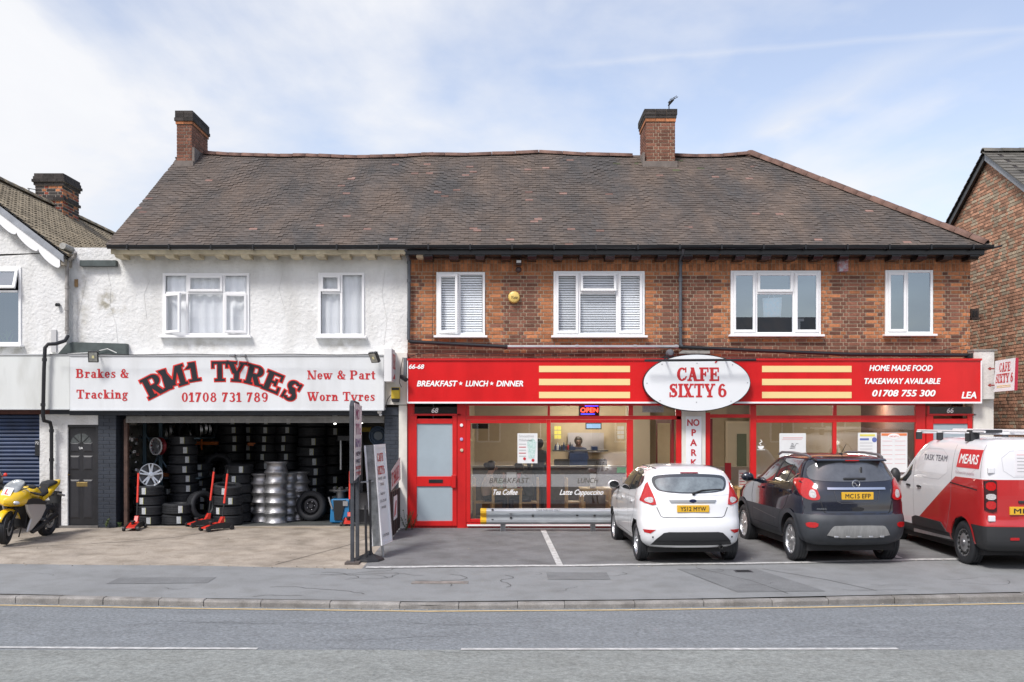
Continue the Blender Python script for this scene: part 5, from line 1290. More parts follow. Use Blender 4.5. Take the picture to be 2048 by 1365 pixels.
# wheel with steel rim leaning by the stacks
t=thing('steel_wheel','black wheel with steel rim leaning at the foot of the dark stack','wheel',P(623,1000,21.4)); c=Vector(t.location); c.z=.32
Mx=Matrix.Translation(c) @ Matrix.Rotation(R(-8),4,'Z') @ Matrix.Rotation(R(-8),4,'X')
tm_=tyre_mesh(.32,.2,.2); m=MB(); m.v=[tuple(Mx @ (Matrix.Rotation(R(90),4,'X') @ Vector(v))) for v in tm_.v]; m.f=tm_.f; m.m=tm_.m; part('tyre',m,rubber,t,smooth=True)
m=MB(); m.lathe([(0,-.04),(.05,-.045),(.07,-.02),(.11,-.05),(.15,-.045),(.19,.0),(.205,-.06),(.205,.05),(0,.05)],'y',seg=24,M=Mx); part('steel_disc',m,mat('steel_dark',(.05,.05,.055),.4,.6),t,smooth=True)
for k in range(5):
    a=2*math.pi*k/5; m=MB(); p=Mx @ Vector((.085*math.cos(a),-.05,.085*math.sin(a))); m.ball(p,.011,6,4); part('wheel_nut',m,alloy,t)
# trolley jacks
red_jack=mat('jack_red',(.62,.035,.02),.4,noise=.25,nscale=9); jack_blk=mat('jack_black',(.02,.02,.022),.5)
def make_jack(label,group):
    t=thing('trolley_jack',label,'jack',(0,0,0),group)
    for s in (-1,1):
        m=MB(); m.prism([(-.30,.04),(-.30,.09),(-.05,.15),(.22,.15),(.30,.09),(.30,.04)],'x',s*.10-.01,s*.10+.01); part('side_plate',m,jack_blk,t,local=True)
        for yy in (-.27,.25):
            m=MB(); m.lathe([(0,-.022),(.045,-.022),(.045,.022),(0,.022)],'x',(s*.135,yy,.045),14); part('wheel',m,jack_blk,t,local=True)
    m=MB(); m.add([(-.085,-.30,.075),(.085,-.30,.075),(.085,.02,.155),(-.085,.02,.155),(-.085,-.30,.05),(.085,-.30,.05),(.085,.02,.10),(-.085,.02,.10)],[(0,1,2,3),(7,6,5,4),(0,4,5,1),(1,5,6,2),(2,6,7,3),(3,7,4,0)]); part('red_cover',m,red_jack,t,local=True,bevel=.008)
    m=MB(); m.lathe([(0,.19),(.045,.19),(.05,.17),(.03,.15),(.03,.12),(0,.12)],'z',(0,-.14,0),14); part('lift_saddle',m,jack_blk,t,local=True)
    m=MB(); m.prism([(.02,.12),(.10,.26),(.16,.26),(.14,.12)],'x',-.04,.04); part('handle_socket',m,red_jack,t,local=True,bevel=.008)
    m=MB(); m.tube([(0,.12,.22),(0,.16,.52)],.014,10); part('handle_rod',m,jack_blk,t,local=True)
    m=MB(); m.tube([(0,.16,.52),(0,.235,1.10)],.021,10); part('handle_sleeve',m,mat('sleeve_red',(.72,.05,.03),.5),t,local=True)
    m=MB(); m.tube([(0,.235,1.10),(0,.245,1.18)],.016,10); part('handle_grip',m,jack_blk,t,local=True)
    return t
j0=make_jack('red trolley jack standing upright against the brown guide, at the left of the opening','red trolley jacks')
j0.location=(GX(268,19.7),-.25,gz(19.7)); j0.rotation_euler=(0,0,R(4))
def jack(px,d,rz_,lab): j=dup(j0,(GX(px,d),d -20,gz(d) if d <20 else .0),(0,0,R(rz_)),lab); return j
jack(434,19.62,-42,'red trolley jack in front of the central tyre stack, handle leaning right')
jack(406,20.25,-48,'red trolley jack just inside the garage, beside the tyre standing on edge')
j4=jack(698,20.5,4,'red trolley jack beside the blue machine'); j4.location.z=0
# blue tyre machine
t=thing('tyre_changer','blue tyre changing machine with round steel turntable','machine',(GX(682,21),1.0,0)); c=Vector(t.location)
mblue=mat('machine_blue',(.02,.19,.42),.45,noise=.2,nscale=5)
X0,X1=GX(661,20.9),GX(705,20.9); zt=GZ(998,20.9)
m=MB(); m.prism([(X0,0.02),(X1,.02),(X1,zt),(X0+.03,zt)],'y',.8,1.4); part('cabinet',m,mblue,t,bevel=.02)
m=MB(); m.prism([(X0+.10,.08),(X0+.24,.08),(X0+.34,zt -.02),(X0+.08,zt -.02)],'y',.772,.80); part('rubber_pad',m,blk,t)
m=MB(); m.box(X0+.28,X0+.38,.77,.80,zt -.14,zt -.04); part('rating_plate',m,galv,t)
m=MB(); m.lathe([(0,zt),(.10,zt),(.10,zt+.14),(.235,zt+.15),(.245,zt+.17),(.235,zt+.18),(0,zt+.18)],'z',(c.x -.02,1.1,0),30); part('turntable',m,mat('steel_plate',(.25,.25,.25),.4,.8),t,smooth=True)
for a in (0,90,180,270):
    m=MB(); q=Vector((c.x -.02+.13*math.cos(R(a)),1.1+.13*math.sin(R(a)),zt+.2)); m.box(q.x -.03,q.x+.03,q.y -.03,q.y+.03,q.z -.03,q.z+.03); part('clamp_jaw',m,mat('steel_dark2',(.12,.12,.12),.4,.8),t,bevel=.008)
m=MB(); m.box(X1+.05,X1+.17,1.2,1.32,0,1.85); part('column',m,mat('machine_black',(.02,.022,.026),.5),t)
m=MB(); m.box(X0+.1,X1+.16,1.2,1.28,1.72,1.82); part('swing_arm',m,MATS['machine_black'],t)
m=MB(); m.tube([(X0+.16,1.24,1.75),(X0+.16,1.24,1.1)],.022,8); part('mount_rod',m,galv,t)
m=MB(); m.tube([(X0 -.02,.8,.55),(X0+.06,.78,.3)],.018,8); part('lever',m,galv,t)
t=thing('oil_drum','black drum standing behind the sign posts in the garage','drum',(GX(735,21),1.0,0)); m=MB(); m.lathe([(0,0),(.25,0),(.25,.02),(.24,.03),(.24,.28),(.252,.3),(.24,.32),(.24,.6),(.25,.63),(.22,.64),(0,.63)],'z',t.location,26); part('drum_body',m,jack_blk,t,smooth=True)
t=thing('hose_reel','dark blue hose reel on the garage wall behind the grey pillar','hose reel',P(757,872,20.9)); c=Vector(t.location)
hr=mat('hose_blue',(.03,.06,.11),.45)
for k in range(4):
    m=MB(); n=28; r=.10+.028*k; m.tube([c+Vector((r*math.cos(2*math.pi*j/n),-.02*(k %2),r*1.05*math.sin(2*math.pi*j/n))) for j in range(n+1)],.016,6); part('hose_coil',m,hr,t,smooth=True)
m=MB(); m.lathe([(0,0),(.09,0),(.09,.05),(0,.05)],'y',c+Vector((0,-.04,0)),20); part('reel_disc',m,mat('reel_grey',(.12,.14,.16),.4,.6),t)
t=thing('wall_sign','small yellow notice on the garage wall','notice',P(734,858,23)); m=MB(); m.box(GX(721,23),GX(742,23),3.0,3.01,GZ(864,23),GZ(855,23)); part('plate',m,mat('notice_yellow',(.55,.38,.02),.6,noise=.6,nscale=30),t)
m=MB(); m.box(GX(655,23.4),GX(800,23.4),4.4,4.5,0,2.6); part('partition',m,mat('garage_pale',(.22,.20,.17),.9,noise=.4,nscale=2),wb)
for k,(px,py,d) in enumerate([(604,847,23.5),(670,848,22.4),(723,846,21.6)]):
    t=thing('garage_lamp',f'{["left","middle","right"][k]} small glowing lamp under the garage ceiling','lamp',P(px,py,d),'small ceiling lamps in the garage'); c=Vector(t.location)
    m=MB(); m.ball(c,.022,10,8,sc=(1.5,1,.8)); part('bulb',m,mat('lamp_glow',(1,1,1),.5,emit=(1,.97,.9),estr=2.5),t); m=MB(); m.box(c.x -.05,c.x+.05,c.y -.05,c.y+.05,c.z+.03,2.6); part('lamp_base',m,alu,t)
# small stuff hanging by the left jamb
t=thing('wall_clutter','bottles and tools hanging on the left garage wall','tools',P(262,900,21)); rr=random.Random(9)
for k in range(16):
    x,z=rr.uniform(258,282),rr.uniform(868,960); m=MB(); q=P(x,z,20.9); s=rr.uniform(.01,.035); m.box(q.x -s,q.x+s,q.y,q.y+.04,q.z -s*rr.uniform(.6,2.5),q.z+s); part('tool',m,random.choice([galv,MATS['rust_brown'],upvc,black_plastic]),t)
m=MB(); m.box(GX(258,20.9),GX(272,20.9),.9,.95,GZ(851,20.9),GZ(838,20.9)); part('notice',m,mat('notice_grey',(.3,.3,.28),.7,noise=.4),t)
# ------------------------------------------------------------ items on the party pillar
cp=thing('party_pillar','narrow cream rendered pillar between the tyre shop and the cafe','pillar',(GX(806,20),0,0))
m=MB(); m.box(GX(798.3,20),GX(814.7,20),-.06,.35,-.05,GZ(811,20)); part('shaft',m,render_cream,cp,bevel=.006)
m=MB(); m.box(GX(768,20),GX(815,20),-.10,.095,GZ(810,20),GZ(706,20)); part('cap_block',m,render_cream,cp,bevel=.006)
t=thing('projecting_sign','white box sign with faded red letters projecting from the party pillar','sign',P(783,732,19.6));
x0,x1=GX(767,19.35),GX(780,19.35); z0,z1=GZ(764,19.4),GZ(698,19.4)
m=MB(); m.box(x0+.02,x1+.04,-.72,-.1,z0,z1); part('sign_box',m,mat('box_white',(.75,.75,.74),.5,noise=.1,nscale=3,dirt=.15),t,bevel=.006)
m=MB(); fx=x1+.043; m.box(fx -.002,fx+.004,-.66,-.16,z0+.03,z1 -.04); part('sign_panel',m,mat('panel_white',(.72,.70,.70),.5,noise=.2),t)
m=MB(); serif(m,'TYRES',(fx+.005,-.62,z0+.26),(0,1,0),(0,0,1),.28,.02,xs=.36); part('lettering',m,red_ink,t)
m=MB(); m.add([(fx+.006,-.6,z0+.06),(fx+.006,-.2,z0+.06),(fx+.006,-.2,z0+.18)],[(0,1,2)]); part('arrow',m,red_ink,t)
t=thing('alarm_box','yellow alarm box with black base on the cream pillar','alarm',P(791,786,19.85))
m=MB(); m.box(GX(783,19.85),GX(800,19.85),-.20,-.10,GZ(798,19.85),GZ(775,19.85)); part('yellow_case',m,mat('case_yellow',(.66,.46,.03),.4,noise=.2),t,bevel=.012)
m=MB(); m.box(GX(784,19.85),GX(799,19.85),-.205,-.201,GZ(781,19.85),GZ(776,19.85)); part('case_strip',m,jack_blk,t)
m=MB(); m.prism([(GX(783,19.85),GZ(798,19.85)),(GX(785,19.85),GZ(805,19.85)),(GX(798,19.85),GZ(805,19.85)),(GX(800,19.85),GZ(798,19.85))],'y',-.19,-.10); part('base',m,jack_blk,t)
t=thing('security_camera','black security camera pointing down beside the red sign','camera',P(808,750,19.75))
m=MB(); m.tube([P(803,754,19.7),P(812,760,19.55)],.045,12); part('camera_body',m,black_plastic,t,smooth=True)
m=MB(); m.box(GX(807,19.8),GX(813,19.8),-.22,-.1,GZ(752,19.8),GZ(716,19.8)); part('bracket',m,mat('bracket_grey',(.15,.16,.17),.5),t)
m=MB(); m.tube([P(803,775,19.86),P(799,766,19.84),P(801,740,19.8),P(806,715,19.85)],.007,5); m.tube([P(782,790,19.86),P(775,800,19.86),P(772,812,19.86)],.007,5); tag(part('cable',m,cab),'thin cable straying over the cream pillar around the yellow alarm','cable')
t=thing('broken_render','white lump of broken render hanging under the tyre shop sign end','render',P(759,826,19.85)); m=MB(); m.ball(P(759,824,19.85),.05,8,6,sc=(1,.5,.9)); m.ball(P(761,830,19.85),.03,8,6); part('lump',m,render_white,t)
# ------------------------------------------------------------ fence with banners
t=thing('timber_fence','short dark brown timber fence jutting from the party pillar','fence',(-2.1,-.9,0)); fb=mat('fence_brown',(.055,.036,.03),.8,noise=.4,nscale=6,stretch=(8,8,1),bump=.002)
y=-1.8; k=0
for k in range(11):
    m=MB(); yy=-1.79+.162*k; zz=gz(20+yy); m.box(-2.13+(.012 if k %2 else 0),-2.11+(.012 if k %2 else 0),yy,yy+.155,zz+.03,.84-.003*k); part('board',m,fb,t)
for yy in (-1.8,-.9): m=MB(); m.box(-2.19,-2.115,yy -.05,yy+.04,gz(20+yy),.88); part('post',m,fb,t)
ban=mat('banner_pink',(.70,.62,.60),.6,noise=.15,nscale=3)
t=thing('tyre_banner','torn white banner with red letters fixed above the brown fence','banner',(-2.15,-.6,1.0))
m=MB(); m.add([(-2.10,-1.75,.86),(-2.10,-.1,.98),(-2.11,-.1,1.42),(-2.10,-1.75,1.22)],[(0,1,2,3)]); m.add([(-2.095,-1.75,.86),(-2.095,-.1,.98),(-2.105,-.1,1.42),(-2.095,-1.75,1.22)],[(3,2,1,0)]); part('banner_sheet',m,ban,t)
m=MB(); serif(m,'T SALE',(-2.086,-1.7,.93),(0,1,.09),(0,0,1),.24,.02,xs=.95,depth=.001); part('lettering',m,red_ink,t)
t=thing('fence_poster','small white poster with red marks on the brown fence','poster',(-2.1,-1.1,.5)); m=MB(); m.box(-2.098,-2.094,-1.35,-.75,.28,.72); part('sheet',m,upvc,t)
m=MB(); m.add([(-2.092,-1.3,.34),(-2.092,-1.2,.34),(-2.092,-.95,.62),(-2.092,-1.05,.62)],[(0,1,2,3)]); m.add([(-2.092,-1.15,.36),(-2.092,-1.05,.36),(-2.092,-.85,.62),(-2.092,-.92,.62)],[(0,1,2,3)]); part('red_marks',m,red_ink,t)
# ------------------------------------------------------------ sign on two posts
t=thing('post_sign','tall dark grey board sign on two posts with a faded pink banner, seen edge on','sign',(-2.36,-4.0,0))
post_m=mat('post_grey',(.06,.066,.078),.6,noise=.4,nscale=6,dirt=.2)
m=MB(); z0=1.15; pr=[(-4.32,z0),(-3.62,z0),(-3.60,2.36),(-3.70,2.44),(-4.22,2.46),(-4.33,2.38)]; m.prism(pr,'x',-2.455,-2.39); part('board',m,post_m,t,bevel=.01)
m=MB(); m.add([(-2.375,-4.3,1.20),(-2.375,-3.62,1.26),(-2.36,-3.62,2.38),(-2.375,-4.3,2.42),(-2.385,-4.3,1.20),(-2.385,-3.62,1.26),(-2.375,-3.62,2.38),(-2.385,-4.3,2.42)],[(0,1,2,3),(7,6,5,4),(0,4,5,1),(1,5,6,2),(2,6,7,3),(3,7,4,0)]); bn=part('banner_sheet',m,ban,t)
pk=mat('pink_ink',(.42,.10,.20),.7,noise=.4,nscale=14); pd=mat('grey_ink',(.20,.16,.19),.7,noise=.4)
for (z,h,mt_,tx) in ((2.16,.17,pk,'MOT'),(1.92,.18,pk,'TYRE'),(1.72,.14,mat('purple_ink',(.22,.12,.26),.7),'RM1'),(1.58,.07,pd,'NEW'),(1.46,.07,pd,'PART'),(1.36,.06,red_ink,'WORN'),(1.27,.06,red_ink,'TYRES')):
    m=MB(); put_sans(m,tx,(-2.366,-3.96,z),h,ux=(0,1,0),uy=(0,0,1),dz=.0,fit=.52,bold=.03); part('lettering',m,mt_,t)
for (yy,x) in ((-4.25,-2.42),(-3.85,-2.40)):
    m=MB(); m.box(x -.028,x+.028,yy -.03,yy+.03,gz(20+yy)-.05,2.3); part('post',m,post_m,t,bevel=.004)
m=MB(); m.box(-2.52,-2.30,-4.40,-4.14,gz(15.7)-.02,gz(15.7)+.03); part('base_plate',m,mat('rusty_base',(.12,.10,.09),.8,noise=.4,nscale=9),t)
# ------------------------------------------------------------ cafe pavement sign
t=thing('cafe_board_sign','leaning white lightbox sign listing cafe meals, held on a black rubber foot','sign',(-2.05,-3.5,0))
A_,B_,C_,D_=P(747,890,16.25),P(771,888,16.95),P(783,1083,16.75),P(762,1092,16.15)
nv=(B_ -A_).cross(D_ -A_).normalized(); nv=-nv if nv.dot(Vector((1,-.3,0)))<0 else nv
th_=nv*-.13
m=MB(); m.add([A_,B_,C_,D_,A_+th_,B_+th_,C_+th_,D_+th_],[(4,5,6,7),(0,4,5,1),(1,5,6,2),(2,6,7,3),(3,7,4,0)]); part('case',m,mat('case_grey',(.33,.34,.34),.5,.3,noise=.45,nscale=7,dirt=.2),t)
ux=(B_ -A_).normalized(); uy=(A_ -D_).normalized(); wd=(B_ -A_).length; hg=(A_ -D_).length
def quad(u0,u1,v0,v1,o): return [D_+(C_ -D_)*u0+(A_ -D_)*v0+nv*o,D_+(C_ -D_)*u1+(A_ -D_)*v0+nv*o,D_+(C_ -D_)*u1+(A_ -D_)*v1+nv*o,D_+(C_ -D_)*u0+(A_ -D_)*v1+nv*o]
m=MB(); m.add(quad(0,1,0,1,.001),[(0,1,2,3)]); part('panel',m,mat('panel_bright',(.78,.79,.79),.4),t)
for q in ((0,1,.97,1),(0,1,0,.03),(0,.08,.03,.97),(.92,1,.03,.97)):
    m=MB(); a=quad(*q,.0); b_=quad(*q,.02); m.add(a+b_,[(4,5,6,7),(0,4,5,1),(1,5,6,2),(2,6,7,3),(3,7,4,0)]); part('frame',m,upvc,t)
m=MB();
for q in ((0,1),): m.add([A_+th_,B_+th_,C_+th_,D_+th_]+[v+th_*.25 for v in (A_+th_,B_+th_,C_+th_,D_+th_)],[(4,5,6,7),(0,4,5,1),(1,5,6,2),(2,6,7,3),(3,7,4,0)])
part('back_panel',m,upvc,t)
nz_ok=ux.cross(uy).dot(nv)>0
def on_panel(txt,v,h,w,mt_,ser_=False):
    m=MB(); cen=D_+(C_ -D_)*.5+(A_ -D_)*v+nv*.004
    if ser_:
        wd_=sum(SERIF[c][0]+.08 for c in txt)-.08; xs=w/(wd_*h); serif(m,txt,cen -ux*w/2,ux,uy,h,.02,xs=xs,gap=.08,depth=.001)
    else: put_sans(m,txt,cen,h,ux=ux,uy=uy,dz=.001,fit=w)
    part('lettering',m,mt_,t)
on_panel('CAFE',.83,.13,.34,red_ink,True); on_panel('SIXTY6',.70,.13,.40,red_ink,True)
for txt,v,w in (('BREAKFAST   LUNCH',.645,.48),('DINNER',.585,.2),('TAKEAWAY',.49,.28),('LOCAL DELIVERY',.42,.38),('AVAILABLE',.355,.27),('01708 755300',.075,.36)): on_panel(txt,v,.045,w,black_ink)
m=MB(); gzb=gz(16.2); m.lathe([(0,gzb+.15),(.05,gzb+.14),(.07,gzb+.10),(.24,gzb+.03),(.25,gzb),(0,gzb)],'z',(-2.20,-3.95,0),8); part('rubber_base',m,jack_blk,t)
for (px,d,top) in ((733,15.9,1010),(742,16.0,960)):
    m=MB(); q=P(px,1110,d); m.tube([(q.x,q.y,gzb+.05),(q.x -.02,q.y,GZ(top,d))],.02,8); part('upright',m,jack_blk,t)
m=MB(); q=P(764,1090,16.4); m.tube([(q.x,q.y,GZ(1086,16.4)),(q.x+.02,q.y,gz(16.4))],.022,8); part('leg',m,galv,t)
m=MB(); m.tube([P(722,965,16.0),P(746,963,16.2)],.012,6); part('clamp_bar',m,galv,t)
# weeds
def weed(px,py,d,n,h,label,seed,cols=(.07,.15,.04)):
    rr=random.Random(seed); t=thing('weed',label,'plant',P(px,py,d)); c=Vector(t.location); m=MB(); st_=MB()
    for k in range(n):
        a=rr.uniform(0,6.28); ln=h*rr.uniform(.5,1); tip=c+Vector((math.cos(a)*ln*.4,math.sin(a)*ln*.25,ln)); st_.tube([c,(c+tip)/2+Vector((0,0,ln*.1)),tip],.003,4)
        for j in range(9):
            q=c.lerp(tip,.2+.09*j); b_=rr.uniform(0,6.28); L1=rr.uniform(.02,.05); dv=Vector((math.cos(b_),math.sin(b_)*.6,rr.uniform(-.1,.7)))*L1; sd_=Vector((-math.sin(b_),math.cos(b_),0))*L1*.3
            m.add([q,q+dv*.5+sd_,q+dv,q+dv*.5-sd_],[(0,1,2,3)])
    part('leaves',m,mat('weed_%d'%seed,cols,.6,noise=.4,nscale=20,rnd=.3),t,kind='stuff'); part('stems',st_,mat('weed_stem',(.10,.13,.05),.7),t)
weed(812,1062,19.6,16,.42,'green weed growing at the foot of the cafe pillar',1); weed(824,1060,19.7,10,.32,'yellowing weed beside the red door frame',2,(.22,.17,.06))
weed(212,1056,19.9,8,.2,'small weed at the foot of the grey pillar',3,(.14,.19,.06)); weed(240,1056,19.9,5,.15,'tiny weed in the corner by the shutter guide',4)
# ================================================================ THE CAFE
cf=thing('cafe_shopfront','red framed cafe shopfront with large panes and frosted bands','shopfront',(GX(1380,20),0,0))
def fr(px0,py0,px1,py1,y0=-.02,y1=.06,name='frame_bar',d=20,mt=None,owner=None,bev=.006):
    m=MB(); m.box(GX(px0,d),GX(px1,d),y0,y1,GZ(py1,d),GZ(py0,d)); return part(name,m,mt or red_frame,owner or cf,bevel=bev)
# structure bars
fr(815,806,829,1058); fr(914.5,806,932,1058,-.03,.05); fr(932.2,1045,1266,1058,-.01,.08,'threshold'); fr(829,1052,914,1058,-.005,.1,'threshold')
fr(932.4,832,1362,839.5,-.03,.05,'transom'); fr(932.4,806,1362,812,-.02,.06,'head_bar')
for a,b_ in ((932.4,939),(1095,1100),(1257,1266),(1351,1362)): fr(a,812.2,b_,831.8,-.025,.05,'transom_post')
fr(932.4,839.8,941,1044.8,-.025,.05,'mullion'); fr(1093.5,839.8,1101,1044.8,-.025,.05,'mullion'); fr(1253.5,839.8,1266,1058,-.03,.06,'mullion'); fr(1352,826,1362.5,1058,-.03,.06,'door_post')
fr(941.2,839.8,1093.3,847,-.035,.045,'sash_top'); fr(1101.2,839.8,1253.3,846,-.035,.045,'sash_top'); fr(941.2,1038,1093.3,1044.8,-.03,.045,'sash_bottom'); fr(1101.2,1038,1253.3,1044.8,-.03,.045,'sash_bottom')
m=MB(); m.box(GX(934,19.9),GX(1260,19.9),-.07,-.02,GZ(1052,20),GZ(1049,20)); part('sill',m,upvc,cf)
# right half
fr(1410.5,826,1420,1058,-.03,.06,'door_post'); fr(1420,829,1500,836,-.025,.05,'transom'); fr(1410.5,806,1850,811,-.02,.06,'head_bar')
fr(1500.2,811.2,1512,1058,-.03,.06,'mullion'); fr(1512.2,831.5,1830,838.5,-.03,.05,'transom'); fr(1665.5,811.2,1673,831.3,-.025,.05,'transom_post'); fr(1830.2,811.2,1850,1058,-.03,.06,'mullion')
fr(1665,838.8,1672.5,1044.8,-.025,.05,'mullion'); fr(1512.2,838.8,1664.8,846,-.035,.045,'sash_top'); fr(1672.7,838.8,1830,845,-.035,.045,'sash_top'); fr(1512.2,1045,1830,1058,-.01,.08,'threshold'); fr(1512.2,1038,1830,1044.8,-.03,.045,'sash_bottom')
# panes
def pane(px0,py0,px1,py1,y=.012,name='pane',mt=None,d=20):
    m=MB(); X0,X1,Z0,Z1=GX(px0,d),GX(px1,d),GZ(py1,d),GZ(py0,d); m.add([(X0,y,Z0),(X1,y,Z0),(X1,y,Z1),(X0,y,Z1)],[(0,1,2,3)]); return part(name,m,mt or room_pane,cf)
shop_pane=glass('shop_pane',(.97,.97,.96),refl=2.0,minr=.045)
for q in ((939,812,1095,832),(1100,812,1257,832),(1266,812,1351,826),(1420,811,1500,829),(1512,811,1665.5,831.5),(1673,811,1830,831.5),(941,847,1093.5,1038),(1101,846,1253.5,1038),(1512,846,1665,1038),(1672.5,845,1830,1038)): pane(*q,mt=shop_pane)
m=None
frost=mat('frosted_band',(.75,.76,.76),.6,noise=.08,nscale=3)
nt=frost.node_tree; bs=nt.nodes['Principled BSDF']; bs.inputs['Alpha'].default_value=.28
for a,b_ in ((941.5,1093),(1101.5,1253),(1512.5,1664.5),(1673,1829.5)): pane(a,949,b_,974,.004,'frosted_band',frost)
ink=mat('window_ink',(.10,.09,.075),.6); wink=mat('white_vinyl',(.88,.88,.86),.5)
def win_text(txt,px,py,h_px,w_px,mt_,sh=.25,bold=0,y=-.001,sp=1):
    m=MB(); put_sans(m,txt,(GX(px,20),y,GZ(py,20)),h_px*.01,dz=0,fit=w_px*.01,shear=sh,bold=bold,spacing=sp); return part('lettering',m,mt_,cf)
win_text('BREAKFAST',1017,966.5,11,81,ink); win_text('LUNCH',1175,966.5,11,42,ink)
win_text('Tea Coffee',1009,990,11,49,wink,.45,.035); win_text('Latte Cappuccino',1162,990,11,88,wink,.45,.035)
# doors 68 and 66
def shop_door(px0,px1,num,label,lower):
    t=thing('shop_door',label,'door',(GX((px0+px1)/2,20),.0,0))
    fr(px0,832,px0+14,1052,-.045,.02,'stile',owner=t); fr(px1 -9,832,px1,1052,-.045,.02,'stile',owner=t)
    fr(px0+14.2,838,px1 -9.2,848,-.044,.02,'top_rail',owner=t); fr(px0+14.2,953,px1 -9.2,973,-.044,.02,'middle_rail',owner=t); fr(px0+14.2,1042,px1 -9.2,1052,-.044,.02,'bottom_rail',owner=t)
    fz_=mat('frosted_glass',(.36,.43,.47),.35,noise=.10,nscale=1.6)
    for (a,b_) in ((848,953),(973,1042)):
        m=MB(); X0,X1=GX(px0+14,20),GX(px1 -9,20); m.box(X0,X1,-.02,-.012,GZ(b_,20),GZ(a,20)); part('frosted_pane',m,fz_,t)
    fr(px0+2,828,px1+8,832,-.03,.03,'head_bar',owner=t); fr(px0+2,812,px0+7,828,-.03,.03,'fanlight_bar',owner=t)
    m=MB(); m.box(GX(px0+7,20),GX(px1,20),-.012,.0,GZ(828,20),GZ(814,20)); part('fanlight',m,mat('fanlight_dark',(.03,.03,.03),.1,noise=.5,nscale=25),t)
    m=MB(); put_sans(m,num,(GX((px0+px1)/2+2,20),-.014,GZ(826,20)),.10,shear=.2,bold=.05,dz=0); part('number',m,wink,t)
    m=MB(); m.box(GX(px0+38,20),GX(px0+66,20),-.055,-.044,GZ(966,20),GZ(959,20)); part('letter_flap',m,black_plastic,t,bevel=.004)
    return t
shop_door(820,914,'68','closed red door with frosted panes, numbered 68 on its fanlight',0)
shop_door(1851,1943,'66','closed red door with frosted panes partly hidden by the van',0)
m=MB(); m.box(GX(903,19.95),GX(912,19.95),-.09,-.05,GZ(976,20),GZ(950,20)); tag(part('door_latch_cover',m,red_frame,bevel=.01),'red projecting latch cover on the edge of the door numbered 68','latch')
for px,py,mt_,lab in ((923,851,upvc,'round white doorbell button on the red post, topmost'),(923,879,mat('sticker_violet',(.45,.35,.6),.5),'round violet sticker on the red post, middle'),(923.5,901,cream_paint,'small cream doorbell on the red post, lowest')):
    m=MB(); m.lathe([(0,-.02),(.028,-.018),(.034,0),(0,0)],'y',P(px,py,19.965),14); tag(part('doorbell',m,mt_),lab,'doorbell')
# open inner doors in the two entrances
def open_door(px_h,sgn,label):
    t=thing('open_door',label,'door',(GX(px_h,20),.05,0)); X=GX(px_h,20); X2=X+sgn*.12
    Z0,Z1=.03,GZ(838,20)
    for (ya,yb,za,zb_) in ((.05,.13,Z0,Z1),(.78,.88,Z0,Z1),(.13,.78,Z1 -.09,Z1),(.13,.78,Z0,Z0+.2),(.13,.78,.9,1.0)):
        m=MB(); m.prism([(X+(X2 -X)*(ya/.85),ya),(X+(X2 -X)*(ya/.85)+.05,ya),(X+(X2 -X)*(yb/.85)+.05,yb),(X+(X2 -X)*(yb/.85),yb)],'z',za,zb_); part('door_frame',m,mat('door_maroon',(.18,.008,.01),.35),t)
    m=MB(); m.add([(X+.045,.13,Z0+.2),(X2+.01,.78,Z0+.2),(X2+.01,.78,Z1 -.09),(X+.045,.13,Z1 -.09)],[(0,1,2,3)]); part('pane',m,room_pane,t)
open_door(1345,-1.6,'red glazed door standing open inside the left cafe entrance'); open_door(1421,.3,'red glazed door folded back inside the right cafe entrance')
# pillars
t=thing('white_pillar','cream pillar between the two cafe entrances behind the parking sign','pillar',(GX(1386,20),0,0)); m=MB(); m.box(GX(1362.7,20),GX(1410.2,20),-.05,.3,-.05,GZ(806,20)); part('shaft',m,render_cream,t,bevel=.006)
t=thing('parking_sign','tall white sign with red capitals stacked down the cream pillar','sign',P(1386.5,900,19.93)); m=MB(); m.box(GX(1372,19.93),GX(1403,19.93),-.075,-.052,.35,GZ(833,19.93)); part('sign_board',m,mat('sign_bright',(.78,.79,.8),.4),t,bevel=.004)
m=MB()
put_sans(m,'NO',(GX(1386.5,19.92),-.078,GZ(852,19.92)),.135,bold=.06,fit=.245,dz=0)
for k,c in enumerate('PARK'): put_sans(m,c,(GX(1387,19.92),-.078,GZ(872+20*k,19.92)),.135,bold=.06,dz=0)
part('lettering',m,mat('sign_red',(.48,.02,.03),.5),t)
t=thing('end_pillar','white rendered pillar with stepped capital at the right end of the cafe','pillar',(GX(1965,20),0,0))
m=MB(); m.box(GX(1945.5,20),GX(1986,20),-.03,.35,-.05,GZ(799,20)); part('shaft',m,render_cream,t,bevel=.006)
m=MB(); m.box(GX(1950,19.8),GX(1991,19.8),-.16,.5,GZ(799,19.8),GZ(702,19.8)); part('cap_block',m,mat('render_old',(.72,.70,.66),.9,noise=.1,nscale=4,bump=.012,bscale=12,dirt=.15),t,bevel=.008)
m=MB(); m.box(GX(1948,19.8),GX(1996,19.8),-.18,.5,GZ(701.8,19.8),GZ(699,19.8)); part('coping',m,mat('coping_grey',(.35,.33,.30),.8,noise=.3),t)
m=MB(); m.prism([(GX(1935,19.9),GZ(716,19.9)),(GX(1958,19.9),GZ(716,19.9)),(GX(1958,19.9),GZ(702,19.9)),(GX(1948,19.9),GZ(704,19.9))],'y',-.12,.08); tag(part('hopper',m,black_plastic),'black wedge shaped hopper at the end of the sloping pipe','hopper')
m=MB(); m.tube([P(1984,806,20.1),P(1984,1050,20.1)],.03,8); tag(part('downpipe',m,black_plastic),'thin black pipe behind the white end pillar','pipe')
